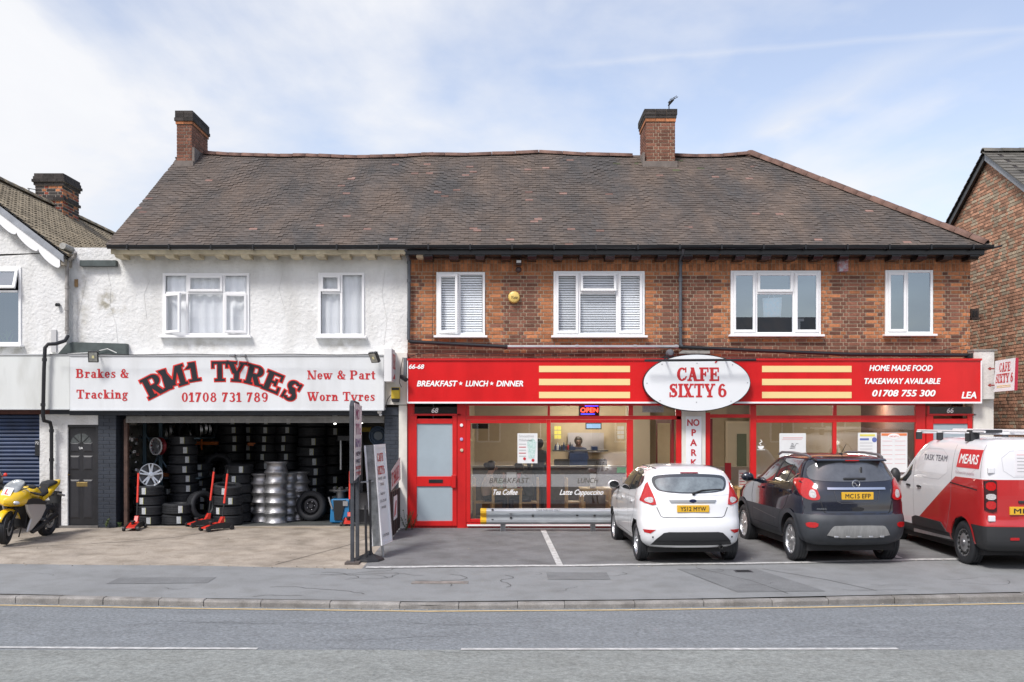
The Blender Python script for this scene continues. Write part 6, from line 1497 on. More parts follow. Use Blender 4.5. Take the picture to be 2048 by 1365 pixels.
# red fascia
t=thing('cafe_sign','long red cafe sign with cream stripes and white italic lettering','sign',P(1388,762,19.75)); FY=19.75
m=MB(); m.box(GX(816,FY),GX(1962,FY),-.25,.09,GZ(805,FY),GZ(718,FY)); part('board',m,red_sign,t)
m=MB(); m.box(GX(815,FY),GX(1963,FY),-.275,-.2,GZ(721.5,FY),GZ(717.5,FY)); part('top_trim',m,mat('trim_red',(.55,.012,.014),.3),t)
m=MB(); m.box(GX(815,FY),GX(1963,FY),-.27,-.2,GZ(807.5,FY),GZ(804,FY)); m.box(GX(814.5,FY),GX(816,FY),-.272,-.2,GZ(807.4,FY),GZ(722,FY)); m.box(GX(1961,FY),GX(1963.2,FY),-.272,-.2,GZ(807.4,FY),GZ(722,FY)); part('white_trim',m,upvc,t)
cream=mat('stripe_cream',(.82,.62,.28),.45)
for (a,b_) in ((1078,1260),(1524,1703)):
    for y in (738.5,764.5,790.5):
        m=MB(); m.box(GX(a,FY),GX(b_,FY),-.2545,-.2515,GZ(y+6.3,FY),GZ(y -6.3,FY)); part('stripe',m,cream,t)
def st(txt,px,py,h,w,bold=.065,sh=.22,mt_=wink,align='CENTER'):
    m=MB(); put_sans(m,txt,(GX(px,FY),-.256,GZ(py,FY)),h*.009875,dz=0,fit=w*.009875,shear=sh,bold=bold); return part('lettering',m,mt_,t)
st('66-68',832,738,9,31); st('BREAKFAST',873,773,11.5,82); st('LUNCH',953,773,11.5,46); st('DINNER',1019,773,11.5,54)
st('HOME MADE FOOD',1801,742,11.5,127); st('TAKEAWAY AVAILABLE',1803,768,11.5,153); st('01708 755 300',1806,793,13,127); st('LEA',1937,797,13.5,30)
for px in (921.5,983.5):
    m=MB(); c=P(px,767.5,FY); pts=[]
    for k in range(10): a=math.pi/2+k*math.pi/5; r=.045 if k %2==0 else .019; pts.append((c.x+r*math.cos(a),-.256,c.z+r*math.sin(a)))
    m.add(pts,[tuple(range(10))]); part('star',m,wink,t)
t=thing('oval_sign','white oval cafe sign with red slab letters in front of the red board','sign',P(1393.5,766,19.6)); c=Vector(t.location)
def ell(rx,rz_,n=64): return [(c.x+rx*math.cos(2*math.pi*k/n),c.z+rz_*math.sin(2*math.pi*k/n)) for k in range(n)]
m=MB(); m.prism(ell(1.056,.565),'y',-.40,-.278); part('rim',m,black_plastic,t)
m=MB(); m.prism(ell(1.040,.549),'y',-.412,-.401); part('panel',m,mat('oval_white',(.76,.78,.79),.35,noise=.03,nscale=2),t)
OD=19.588
for txt,a,b_,y,h in (('CAFE',1353.5,1439,762,26),('SIXTY 6',1338,1454,794.5,26)):
    if txt =='SIXTY 6':
        letter_line(t,'SIXTY',1338.5,1430,y,h,OD -.001,MATS['red_lettering'],.025,gap=.06); letter_line(t,'6',1436,1453.5,y,h,OD -.001,MATS['red_lettering'],.025)
    else: letter_line(t,txt,a,b_,y,h,OD -.001,MATS['red_lettering'],.025,gap=.05)
m=MB(); m.add([P(1429,726.5,OD -.01),P(1432,726.5,OD -.01),P(1436,721.5,OD -.01),P(1432,721.5,OD -.01)],[(0,1,2,3)]); part('accent',m,MATS['red_lettering'],t)
for px,py in ((1324,729),(1394,727),(1465,730),(1294,767),(1495,766),(1320,802),(1393,805),(1462,803)):
    m=MB(); m.lathe([(0,-.004),(.012,-.003),(.012,0),(0,0)],'y',P(px,py,OD -.002),8); part('screw',m,galv,t)
t=thing('strip_lamp','long black strip lamp across the top of the oval sign','lamp',P(1400,721.5,19.35)); m=MB(); m.tube([P(1289,721.5,19.35),P(1512,720,19.35)],.024,10); part('lamp_tube',m,black_plastic,t,smooth=True)
for px in (1334,1455):
    m=MB(); q=P(px,721,19.35); m.tube([q,q+Vector((0,.25,.05)),q+Vector((0,.42,-.02))],.014,6); part('bracket',m,black_plastic,t)
t=thing('roof_lamp','grey round lamp above the red sign just left of the oval','lamp',P(1340,707,19.9)); m=MB(); m.lathe([(0,-.1),(.05,-.09),(.078,-.04),(.08,.05),(0,.05)],'y',t.location,18); part('lamp_head',m,mat('lamp_grey',(.12,.13,.15),.5),t,smooth=True)
m=MB(); m.prism([(GX(1318,19.9),GZ(717.5,19.9)),(GX(1352,19.9),GZ(717.5,19.9)),(GX(1347,19.9),GZ(712,19.9)),(GX(1330,19.9),GZ(712,19.9))],'y',-.15,.0); part('lamp_foot',m,black_plastic,t)
t=thing('vent_hood','weathered flat louvred hood on the wall above the oval sign','vent',P(1390,702,19.9)); m=MB(); m.add([P(1358,706,19.85),P(1420,706,19.85),P(1420,700,20.05),P(1366,700,20.05)]+[P(1358,708,19.85),P(1420,708,19.85),P(1420,708,20.05),P(1366,708,20.05)],[(0,1,2,3),(0,4,5,1),(1,5,6,2),(0,3,7,4)]); part('hood',m,mat('hood_grey',(.26,.25,.23),.8,noise=.4,nscale=10),t)
# projecting cafe sign
t=thing('projecting_sign','small white hanging cafe sign with red edge on the end pillar','sign',P(2010,751,19.4))
A_,B_,C_,D_=P(1990.5,722.5,19.65),P(2031,716,19.0),P(2028.5,781,19.0),P(1987,784.5,19.65)
off=Vector((.07,.02,0)); m=MB(); m.add([A_,B_,C_,D_,A_+off,B_+off,C_+off,D_+off],[(4,5,6,7),(0,4,5,1),(1,5,6,2),(2,6,7,3),(3,7,4,0)]); part('case',m,mat('case_red',(.5,.02,.05),.4),t)
m=MB(); m.add([A_,B_,C_,D_],[(0,1,2,3)]); part('face',m,mat('sign_bright',(.78,.79,.8),.4),t)
uxx=(B_ -A_).normalized(); uyy=(A_ -D_).normalized(); nn=uxx.cross(uyy)
def onp(txt,u,v,h,w,mt_):
    m=MB(); o=D_+(C_ -D_)*u+(A_ -D_)*v; ww=sum(SERIF[c][0]+.05 for c in txt)-.05; serif(m,txt,o -uxx*w/2+nn*.002,uxx,uyy,h,.02,xs=w/ww/h,gap=.05); part('lettering',m,mt_,t)
onp('CAFE',.5,.63,.17,.36,MATS['red_lettering']); onp('SIXTY 6',.5,.28,.17,.56,MATS['red_lettering'])
for v in (.12,.17):
    a,b_=D_+(C_ -D_)*.15+(A_ -D_)*v+nn*.004,D_+(C_ -D_)*.82+(A_ -D_)*v+nn*.004; m=MB(); m.add([a,b_,b_+uyy*.014,a+uyy*.014],[(0,1,2,3)]); part('stripe',m,cream,t)
for py in (738,771):
    m=MB(); m.tube([P(1976,py,19.62),P(1989,py,19.6)],.014,6); m.tube([P(1980,py -3,19.6),P(1980,py+3,19.6)],.02,6); part('bracket',m,mat('bracket_rust',(.28,.05,.04),.6),t)
# ------------------------------------------------------------ neon OPEN sign
t=thing('open_sign','black neon sign glowing OPEN in red with blue bars behind the transom','sign',P(1180,822,20.06)); y=.04
m=MB(); m.box(GX(1158,20),GX(1199,20),y,y+.03,GZ(832,20),GZ(811,20)); part('backing',m,blk,t)
m=MB(); put_sans(m,'OPEN',(GX(1179,20),y -.004,GZ(825,20)),.095,fit=.35,dz=0,bold=.01); part('neon_letters',m,mat('neon_red',(1,.1,.05),.5,emit=(1,.06,.03),estr=3.2),t)
m=MB(); m.box(GX(1170,20),GX(1197,20),y -.006,y -.002,GZ(813,20),GZ(811.6,20)); m.box(GX(1162,20),GX(1190,20),y -.006,y -.002,GZ(829.2,20),GZ(828,20)); part('neon_bar',m,mat('neon_blue',(.1,.1,1),.5,emit=(.08,.06,1),estr=2.5),t)
# ------------------------------------------------------------ crash barrier
t=thing('crash_barrier','galvanised ribbed crash barrier with yellow end in front of the cafe window','barrier',(GX(1090,19.5),-.5,0))
zb0,zb1=GZ(1049,19.45),GZ(1017,19.45); H_=zb1 -zb0; yb=-.55
prof=[(0,0),(-.05,.02),(-.08,.05),(-.08,.09),(-.01,.14),(-.01,.17),(-.08,.22),(-.08,.26),(-.05,.29),(0,.31)]
prof=[(yb+a,zb0+b_*H_/.31) for a,b_ in prof]; back=[(a+.006,b_) for a,b_ in reversed(prof)]
gal=mat('galvanised_rail',(.55,.58,.60),.38,.6,noise=.2,nscale=3,stretch=(1,1,6))
m=MB(); m.prism(prof+back,'x',GX(973,19.45),GX(1300,19.45)); part('rail',m,gal,t)
m=MB(); m.prism([(a -.004,b_) for a,b_ in prof]+[(a+.01,b_) for a,b_ in reversed(prof)],'x',GX(961,19.45),GX(973,19.45)); part('yellow_end',m,mat('barrier_yellow',(.72,.42,.02),.5,noise=.2),t)
for px in (1006,1186):
    m=MB(); X=GX(px,19.5); m.box(X -.05,X+.05,-.47,-.43,gz(19.5)-.03,zb1 -.08); m.box(X -.05,X -.035,-.54,-.43,gz(19.5),zb1 -.06); part('post',m,galv,t)
for px,py in ((985,1020),(1022,1036),(1066,1033.5),(1155,1032.5),(1190,1033),(985,1040)):
    m=MB(); q=P(px,py,19.35); m.box(q.x -.02,q.x+.02,yb -.035 if 1030<py <1036 else yb -.085,yb,q.z -.008,q.z+.008); part('bolt',m,blk,t)
m=MB(); put_sans(m,'CAFE PARKING ONLY',(GX(1097,19.35),yb -.084,GZ(1022.5,19.37)),.034,fit=.46,dz=0,spacing=1.1); part('lettering',m,black_ink,t)
# ------------------------------------------------------------ interior of the cafe
CZ=2.62
cafe_wall=mat('cafe_wall',(.43,.35,.24),.9,noise=.06); floor_m=mat('cafe_floor',(.14,.09,.06),.5,noise=.3,nscale=3)
m=MB(); m.box(GX(815,20)+.15,XR,.09,7.1,-.05,.012); cfl=struct('cafe_floor',m,floor_m)
ci=thing('cafe_interior','beige walls and ceiling inside the cafe','room',(4,4,0))
m=MB(); m.box(GX(932,20),XR,5.6,5.7,0,CZ); m.box(GX(932,20)-.1,GX(932,20),.1,5.6,0,CZ); part('wall',m,cafe_wall,ci)
m=MB(); m.box(GX(932,20),XR,.1,5.7,CZ,CZ+.05); part('ceiling',m,mat('cafe_ceiling',(.55,.50,.42),.9),ci)
# partitions seen through the entrances
m=MB(); m.box(GX(1255,24),GX(1300,24),4.0,4.4,0,CZ); part('column',m,mat('cafe_wall_pale',(.58,.50,.38),.9),ci)
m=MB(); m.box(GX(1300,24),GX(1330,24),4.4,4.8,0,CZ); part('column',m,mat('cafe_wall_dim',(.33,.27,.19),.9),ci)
t=thing('inner_door','pale inner door with a narrow glazed panel at the back of the cafe','door',P(1475,900,25)); m=MB(); d=24.9; m.box(GX(1454,d),GX(1500,d),4.86,4.9,0,GZ(847,d)); part('leaf',m,mat('door_beige',(.50,.44,.33),.6),t)
m=MB(); m.box(GX(1473,d),GX(1492,d),4.84,4.86,.9,GZ(868,d)); part('glazed_panel',m,mat('panel_green',(.10,.12,.07),.2),t)
m=MB(); ring(m,GX(1450,d),GX(1504,d),0,GZ(843,d),4.83,4.95,.05); part('door_frame',m,MATS['cafe_wall_pale'],t)
m=MB(); m.box(GX(1500,24.9),GX(1560,24.9),4.9,5.0,0,CZ); m.box(GX(1412,25),GX(1452,25),4.9,5.0,0,CZ); part('back_partition',m,cafe_wall,ci)
m=MB(); m.box(GX(941,22),GX(1100,22),5.4,5.6,.9,1.0); m.box(GX(932,20),GX(1266,25),5.45,5.6,.0,.95); part('dado',m,mat('dado_dark',(.30,.15,.12),.7),ci)
# divider wall behind tables
t=thing('low_divider','low grey divider behind the window tables in the cafe','divider',P(1100,930,22.5)); m=MB(); m.box(GX(945,22.5),GX(1250,22.5),2.5,2.6,0,GZ(936,22.5)); part('panel',m,mat('divider_dark',(.22,.17,.13),.7,noise=.4),t); m=MB(); m.box(GX(943,22.5),GX(1252,22.5),2.44,2.66,GZ(936,22.5),GZ(932,22.5)); part('cap_rail',m,mat('divider_cap',(.45,.43,.38),.6),t)
t=thing('low_divider','low white divider seen through the right cafe entrance','divider',P(1460,935,22)); m=MB(); m.box(GX(1422,22),GX(1500,22),2.0,2.1,0,GZ(934,22)); part('panel',m,mat('divider_white',(.50,.46,.38),.7),t)
# ceiling lights
glow=mat('tube_glow',(1,1,1),.5,emit=(1,.93,.80),estr=42)
for k,(px,d,w,lab) in enumerate([(1075,22.5,42,'lit ceiling tube light over the left window tables'),(1245,22.5,34,'lit ceiling tube light over the cafe counter'),(1285,24.5,30,'lit ceiling tube light near the left entrance'),(1555,22.5,52,'lit ceiling tube light behind the right windows'),(1730,24,60,'lit ceiling tube light nearest the door numbered 66'),(1160,24.6,60,'lit ceiling tube light at the back over the counter')]):
    t=thing('ceiling_light',lab,'light',(GX(px,d),d -20,CZ),'ceiling tube lights in the cafe'); c=Vector(t.location); ww=w*d/4000
    m=MB(); m.box(c.x -ww,c.x+ww,c.y -.07,c.y+.07,CZ -.10,CZ -.05); part('tube',m,glow,t); m=MB(); m.box(c.x -ww,c.x+ww,c.y -.09,c.y+.09,CZ -.05,CZ -.005); part('fitting',m,upvc,t)
pine=mat('pine_wood',(.72,.48,.20),.5,noise=.25,nscale=6,stretch=(6,6,1))
def chair_at():
    t=thing('chair','x','chair',(0,0,0),'pine chairs in the cafe')
    def bx(n,*a,**k): m=MB(); m.box(*a); part(n,m,pine,t,local=True,bevel=.004,**k)
    bx('seat',-.2,.2,-.2,.2,.43,.46)
    for x in (-.19,.15):
        bx('leg',x,x+.04,-.20,-.16,0,.43); bx('leg',x,x+.04,.16,.20,0,.95)
    bx('top_rail',-.15,.15,.165,.19,.86,.95); bx('back_slat',-.15,.15,.17,.185,.68,.74); bx('stretcher',-.17,.17,-.19,-.17,.2,.23)
    return t
ch0=chair_at(); first=True
chairs=[(966,20.7,95,'pine chair holding the seated woman by the left window'),(1058,20.7,-90,'pine chair facing the seated woman across the left table'),(1150,20.75,92,'pine chair left of the second window table'),(1232,20.75,-90,'pine chair right of the second window table'),(1468,20.9,80,'pine chair seen through the right cafe entrance'),(1545,21.1,90,'pine chair behind the right window beside the entrance'),(1700,21,-90,'pine chair behind the window with the posters')]
for px,d,rz_,lab in chairs:
    c=ch0 if first else dup(ch0); first=False; c.location=(GX(px,d),d -20,.012); c.rotation_euler=(0,0,R(rz_)); c['label']=lab
def table_at():
    t=thing('table','x','table',(0,0,0),'pine tables in the cafe')
    m=MB(); m.box(-.32,.32,-.33,.33,.71,.745); part('table_top',m,pine,t,local=True,bevel=.005)
    m=MB(); m.box(-.28,.28,-.29,-.27,.62,.71); m.box(-.28,.28,.27,.29,.62,.71); m.box(-.28,-.26,-.27,.27,.62,.71); m.box(.26,.28,-.27,.27,.62,.71); part('apron',m,pine,t,local=True)
    for x in (-.31,.25):
        for y in (-.32,.26): m=MB(); m.box(x,x+.055,y,y+.055,0,.71); part('leg',m,pine,t,local=True,bevel=.004)
    return t
tb0=table_at(); first=True
for px,d,lab in ((1014,20.65,'pine table in front of the seated woman'),(1190,20.7,'pine table behind the word Latte'),(1497,21.0,'pine table behind the post of the right entrance'),(1620,21.1,'pine table behind the right windows')):
    c=tb0 if first else dup(tb0); first=False; c.location=(GX(px,d),d -20,.012); c['label']=lab
def menu(px,d,z,w,h,label,mt_,ink_=True,yaw=0):
    t=thing('menu_card',label,'menu',(GX(px,d),d -20,z)); c=Vector(t.location); m=MB(); m.box(c.x -w/2,c.x+w/2,c.y,c.y+.008,z,z+h); part('card',m,mt_,t)
    if ink_:
        m=MB()
        for k in range(5): m.box(c.x -w*.38,c.x+w*(.38-.08*(k %2)),c.y -.002,c.y,z+h*(.15+.16*k),z+h*(.19+.16*k))
        part('print',m,red_ink,t)
paper=mat('paper_white',(.75,.76,.75),.6,noise=.05)
menu(1023,20.45,.757,.20,.33,'white menu card standing on the table by the seated woman',paper,False); menu(1000,20.5,.757,.11,.2,'green printed card standing on the table by the seated woman',mat('card_green',(.45,.62,.50),.6,noise=.3,nscale=30),False)
menu(1038,20.55,.757,.07,.30,'red card beside the white menu on the left table',mat('card_red',(.5,.02,.03),.6)); menu(1186,20.5,.757,.12,.30,'white menu card on the second window table',paper,False)
menu(1456,20.9,.9,.13,.36,'red menu board seen through the right entrance',MATS['card_red'],False); menu(1485,20.8,.757,.16,.36,'tall white menu card with red lines on the table at the right entrance',paper)
# posters in the windows
def poster(px0,py0,px1,py1,label,base,content,y=.008):
    t=thing('poster',label,'poster',P((px0+px1)/2,(py0+py1)/2,20)); m=MB(); m.box(GX(px0,20),GX(px1,20),y,y+.003,GZ(py1,20),GZ(py0,20)); part('sheet',m,base,t)
    for (a,b_,c,e,mt_) in content: m=MB(); m.box(GX(a,20),GX(c,20),y -.003,y -.001,GZ(e,20),GZ(b_,20)); part('print',m,mt_,t)
    return t
gpr=mat('print_green',(.32,.55,.48),.6,noise=.7,nscale=35,col2=(.70,.75,.74)); gray_i=mat('print_grey',(.42,.42,.42),.6); blue_i=mat('print_blue',(.12,.16,.42),.6); yel_i=mat('print_yellow',(.72,.66,.12),.6)
t=poster(1035,867,1075,927,'smoothie and shake poster with green glass and strawberries in the left window',paper,[(1038,888+6*k,1052,889.5+6*k,red_ink if k %2 else gray_i) for k in range(5)])
m=MB(); cx,cz_=GX(1064,20),GZ(897,20)
m.add([(cx -.07,.004,cz_ -.2),(cx+.05,.004,cz_ -.2),(cx+.09,.004,cz_+.12),(cx+.02,.004,cz_+.2),(cx -.1,.004,cz_+.14)],[(0,1,2,3,4)]); part('printed_glass',m,gpr,t)
for q in ((1049,918),(1066,921)): m=MB(); m.lathe([(0,-.001),(.03,0)],'y',(GX(q[0],20),.003,GZ(q[1],20)),12); part('printed_strawberry',m,MATS['card_red'],t)
m=MB(); put_sans(m,'Smoothies',(GX(1053,20),.004,GZ(875,20)),.055,fit=.30,dz=0); put_sans(m,'Milkshakes',(GX(1051,20),.004,GZ(883,20)),.055,fit=.26,dz=0); part('lettering',m,gray_i,t)
t=poster(1559,867,1612,922,'plain white poster with small ice cream drawing in the right window',paper,[(1566,875,1606,877,mat('print_pink',(.70,.45,.45),.6)),(1564,879,1604,880,MATS['print_pink'])])
m=MB()
for k in range(4): w=.055-.012*k; m.tube([(GX(1585,20)-w,.003,GZ(897-3*k,20)),(GX(1585,20)+w,.003,GZ(896-3*k,20))],.004,4)
m.tube([(GX(1590,20),.003,GZ(893,20)),(GX(1593,20),.003,GZ(887,20)),(GX(1597,20),.003,GZ(888,20))],.003,4); part('line_drawing',m,black_ink,t)
t=poster(1716,866,1754,945,'white poster with yellow heading and blue badge in the right window',paper,[(1720,869,1750,873,yel_i),(1720,877,1738,881,blue_i)]+[(1720,886+6*k,1745,887+6*k,gray_i) for k in range(6)])
m=MB(); m.lathe([(0,-.001),(.05,0)],'y',(GX(1749,20),.003,GZ(880,20)),16); part('badge',m,blue_i,t)
t=poster(1762,866,1815,945,'menu poster with orange band and small oval logo in the right window',paper,[(1763,867,1814,872,mat('print_orange',(.72,.20,.06),.6))]+[(1765,882+9*k,1785,883+9*k,MATS['print_pink']) for k in range(6)]+[(1790,882+9*k,1811,883+9*k,MATS['print_pink']) for k in range(6)])
m=MB(); m.lathe([(0,-.001),(.12,0)],'y',(0,0,0),24); m.v=[(v[0]+GX(1788,20),v[1]+.003,v[2]*.45+GZ(873,20)) for v in m.v]; part('oval_logo',m,wink,t); m=MB(); put_sans(m,'CAFE SIXTY 6',(GX(1788,20),.001,GZ(875,20)),.035,fit=.18,dz=0,bold=.02); part('lettering',m,red_ink,t)
t=thing('vinyl_cup','white vinyl coffee cup emblem on the glass beside the right entrance','decal',P(1522,893,20)); m=MB(); m.lathe([(0,0),(.06,0)],'y',(0,0,0),20); m.v=[(v[0]+GX(1522,20),.006,min(v[2],.005)+GZ(893,20)) for v in m.v]; part('cup',m,wink,t)
m=MB(); m.box(GX(1514,20),GX(1530,20),.004,.006,GZ(900.5,20),GZ(899.5,20)); m.tube([P(1522,891,20.005),P(1519,887,20.005),P(1524,884,20.005),P(1521,880,20.005)],.012,5); part('saucer_and_steam',m,wink,t)
t=thing('green_notice','bright green notice stuck inside the pane by the left entrance','notice',P(1243,940,20)); m=MB(); m.box(GX(1234,20),GX(1252,20),.016,.02,GZ(946,20),GZ(935,20)); part('sheet',m,mat('notice_green',(.08,.62,.22),.5,noise=.2,nscale=30),t)
t=thing('paper_sheet','printed sheet stuck behind the small transom beside the oval sign','notice',P(1305,818,20)); m=MB(); m.box(GX(1285,20),GX(1328,20),.03,.034,GZ(825,20),GZ(812,20)); part('sheet',m,mat('sheet_grey',(.38,.38,.40),.6,noise=.4,nscale=30),t)
# counter, screen, menu boards
t=thing('cafe_counter','dark blue cafe counter with drinks crates and bottles on it','counter',P(1170,930,24)); bc=mat('counter_blue',(.02,.05,.16),.5,noise=.3)
d=24.0; m=MB(); m.box(GX(1110,d),GX(1214,d),4.0,4.5,0,GZ(920,d)); part('front_panel',m,mat('counter_dark',(.06,.055,.05),.6,noise=.4),t)
m=MB(); m.box(GX(1139,d),GX(1174,d),3.9,3.98,GZ(932,d),GZ(907,d)); part('blue_chiller',m,bc,t); m=MB(); m.box(GX(1106,d),GX(1216,d),3.9,4.5,GZ(903,d),GZ(901,d)); part('worktop',m,MATS['counter_dark'],t)
rr=random.Random(4)
for k in range(9):
    px=1112+4.2*k; m=MB(); h=rr.uniform(.12,.2); m.lathe([(0,0),(.032,0),(.032,h*.6),(.012,h*.8),(.012,h),(0,h)],'z',(GX(px,d),4.2,GZ(901,d)),10); part('bottle',m,rr.choice([bc,MATS['card_red'],mat('bottle_dark',(.05,.05,.06),.2),MATS['paper_white']]),t)
for px in (1140,1185): m=MB(); m.box(GX(px,d),GX(px+11,d),4.1,4.4,GZ(901,d),GZ(894,d)); part('blue_crate',m,bc,t)
t=thing('wall_screen','blue glowing menu screen high on the back wall of the cafe','screen',P(1187,853,25)); m=MB(); m.box(GX(1171,25),GX(1203,25),4.98,5.02,GZ(859,25),GZ(846,25)); part('bezel',m,blk,t); m=MB(); m.box(GX(1173,25),GX(1201,25),4.965,4.98,GZ(857,25),GZ(848,25)); part('picture',m,mat('screen_blue',(.1,.2,.35),.3,noise=.6,nscale=40,stretch=(1,1,8),emit=(.25,.38,.55),estr=.45),t)
m=MB(); m.box(GX(1136,25.4),GX(1208,25.4),5.45,5.5,GZ(905,25.4),GZ(866,25.4)); tag(part('wall_panel',m,mat('splash_grey',(.36,.34,.36),.4)),'pale grey splashback panel behind the cafe counter','panel')
for px,lab in ((1112,'yellow green notices on the cafe back wall left of the screen'),(1238,'column of small notices on the cafe back wall right of the screen')):
    t=thing('wall_notices',lab,'notices',P(px,870,25.3));
    for k in range(6): m=MB(); q=P(px+(k %2)*7,856+9*(k // 2),25.3); m.box(q.x -.04,q.x+.04,5.3,5.31,q.z -.05,q.z+.04); part('notice',m,yel_i if px <1200 else MATS['print_grey'],t)
m=MB(); m.box(GX(944,22.5),GX(976,22.5),2.55,2.9,GZ(858,22.5),GZ(848,22.5)); tag(part('wall_heater',m,blk),'black wall heater high behind the left cafe window','heater')
# ------------------------------------------------------------ people
skin=mat('skin',(.48,.26,.18),.6,noise=.08); skin_d=mat('skin_dark',(.11,.055,.035),.6); hair_m=mat('hair_dark',(.03,.018,.014),.5); cream_top=mat('cream_top',(.60,.48,.38),.9,noise=.2,nscale=8); denim=mat('dark_jeans',(.03,.035,.05),.8); navy=mat('navy_top',(.03,.04,.09),.9,noise=.3); grey_top=mat('grey_top',(.08,.09,.10),.9,noise=.3)
def figure(label,joints,edges,radii,mats_by,loc,rotz,head,face_dir,hair=None):
    """one continuous skinned body; joints {name:(x,y,z)}; edges; radii; mats_by: function of a point -> material index"""
    t=thing('person',label,'person',loc); t.rotation_euler=(0,0,R(rotz))
    names=list(joints); me=bpy.data.meshes.new('b'); me.from_pydata([joints[n] for n in names],[(names.index(a),names.index(b_)) for a,b_ in edges],[])
    o=bpy.data.objects.new('body',me); C.objects.link(o); sk_=o.modifiers.new('s','SKIN'); sk_.use_smooth_shade=True
    for i,n in enumerate(names): r=radii[n]; me.skin_vertices[0].data[i].radius=r if isinstance(r,tuple) else (r,r);
    me.skin_vertices[0].data[names.index('pelvis')].use_root=True
    o.modifiers.new('u','SUBSURF').levels=2; o.modifiers['u'].render_levels=2
    dg=bpy.context.evaluated_depsgraph_get(); nm=bpy.data.meshes.new_from_object(o.evaluated_get(dg)); bpy.data.objects.remove(o)
    ms,fn=mats_by
    nm.materials.clear()
    for x in ms: nm.materials.append(x)
    for p in nm.polygons: p.material_index=fn(p.center); p.use_smooth=True
    b_=bpy.data.objects.new('body',nm); link(b_,t)
    # face and hair
    h=Vector(head); f=Vector(face_dir).normalized(); s=f.cross(Vector((0,0,1)))
    m=MB(); m.ball(h+f*.095+Vector((0,0,-.012)),.016,8,6,sc=(1,1,1.6)); part('nose',m,ms[0],t,smooth=True,local=True)
    for k in (-1,1):
        m=MB(); m.ball(h+f*.082+s*k*.033+Vector((0,0,.015)),.011,8,6); part('eye',m,mat('eye',(.02,.015,.01),.2),t,smooth=True,local=True)
        m=MB(); m.ball(h+s*k*.082-f*.005,.022,8,6,sc=(.6,.8,1.3)); part('ear',m,ms[0],t,smooth=True,local=True)
    m=MB(); m.ball(h+f*.085+Vector((0,0,-.048)),.02,8,6,sc=(1,1,.35)); part('mouth',m,mat('lips',(.30,.09,.08),.5),t,smooth=True,local=True)
    if hair:
        m=MB(); m.ball(h -f*.02+Vector((0,0,.025)),.106,16,12,sc=(1,1,1.08))
        m.v=[v if (Vector(v)-h).dot(f)<.055 or v[2]>h.z+.07 else tuple(Vector(v)-f*.05) for v in m.v]
        if hair =='bun': m.ball(h -f*.13+Vector((0,0,.03)),.055,12,8)
        part('hair',m,hair_m,t,smooth=True,local=True)
    return t
sitj={'pelvis': (0,0,.52),'spine': (.02,0,.72),'chest': (.07,0,.92),'neck': (.11,0,1.06),'head': (.15,0,1.16),'crown': (.15,0,1.25),
        'hipL': (.04,.1,.52),'kneeL': (.42,.12,.53),'ankL': (.40,.12,.12),'toeL': (.54,.13,.06),'hipR': (.04,-.1,.52),'kneeR': (.42,-.12,.53),'ankR': (.38,-.12,.12),'toeR': (.52,-.13,.06),
        'shL': (.07,.17,.98),'elL': (.24,.22,.80),'haL': (.40,.10,.98),'fiL': (.38,.06,1.06),'shR': (.07,-.17,.98),'elR': (.26,-.22,.80),'haR': (.46,-.12,.80),'fiR': (.53,-.09,.81)}
ed=[('pelvis','spine'),('spine','chest'),('chest','neck'),('neck','head'),('head','crown')]+[e for s in 'LR' for e in (('pelvis','hip'+s),('hip'+s,'knee'+s),('knee'+s,'ank'+s),('ank'+s,'toe'+s),('chest','sh'+s),('sh'+s,'el'+s),('el'+s,'ha'+s),('ha'+s,'fi'+s))]
ra={'pelvis': (.15,.13),'spine': (.11,.14),'chest': (.11,.15),'neck': .05,'head': .09,'crown': .07}
for s in 'LR': ra.update({'hip'+s: .09,'knee'+s: .062,'ank'+s: .04,'toe'+s: .03,'sh'+s: .062,'el'+s: .045,'ha'+s: .033,'fi'+s: .02})
def cl_sit(p):
    if p.z >1.045 and p.y <.09 or (p.x >.33 and p.z >.74): return 0
    return 2 if p.z <.6 else 1
w1=figure('seated woman with dark bun in a cream top, hand raised, at the left window',sitj,ed,ra,((skin,cream_top,denim),cl_sit),(GX(970,20.7),.72,0),0,(.15,0,1.18),(1,0,-.1),'bun')
w2=figure('person in a dark top leaning over the left window table behind the poster',{k: ((v[0]+(.12 if v[2]>.9 else 0)),v[1],v[2]*(.97 if v[2]>.9 else 1)) for k,v in sitj.items()},ed,ra,((skin_d,grey_top,denim),cl_sit),(GX(1062,20.7),.74,0),180,(.27,0,1.14),(1,0,-.4),'short')
stj={'pelvis': (0,0,.95),'spine': (0,0,1.15),'chest': (0,.0,1.34),'neck': (0,0,1.50),'head': (0,-.01,1.60),'crown': (0,-.01,1.69),'hipL': (.09,0,.93),'kneeL': (.10,-.02,.5),'ankL': (.10,0,.1),'toeL': (.11,-.13,.05),'hipR': (-.09,0,.93),'kneeR': (-.10,-.02,.5),'ankR': (-.10,0,.1),'toeR': (-.11,-.13,.05),
       'shL': (.17,0,1.42),'elL': (.22,-.03,1.16),'haL': (.15,-.24,1.08),'fiL': (.12,-.31,1.08),'shR': (-.17,0,1.42),'elR': (-.22,-.03,1.16),'haR': (-.15,-.24,1.08),'fiR': (-.12,-.31,1.08)}
def cl_st(p): return 0 if (p.z >1.49 and abs(p.x)<.1) or (p.y <-.17 and p.z >.9) else (2 if p.z <.93 else 1)
figure('staff member in a navy top standing behind the cafe counter',stj,ed,ra,((skin_d,navy,denim),cl_st),(GX(1157,24.9),4.9,0),0,(0,-.01,1.62),(0,-1,0),'short')
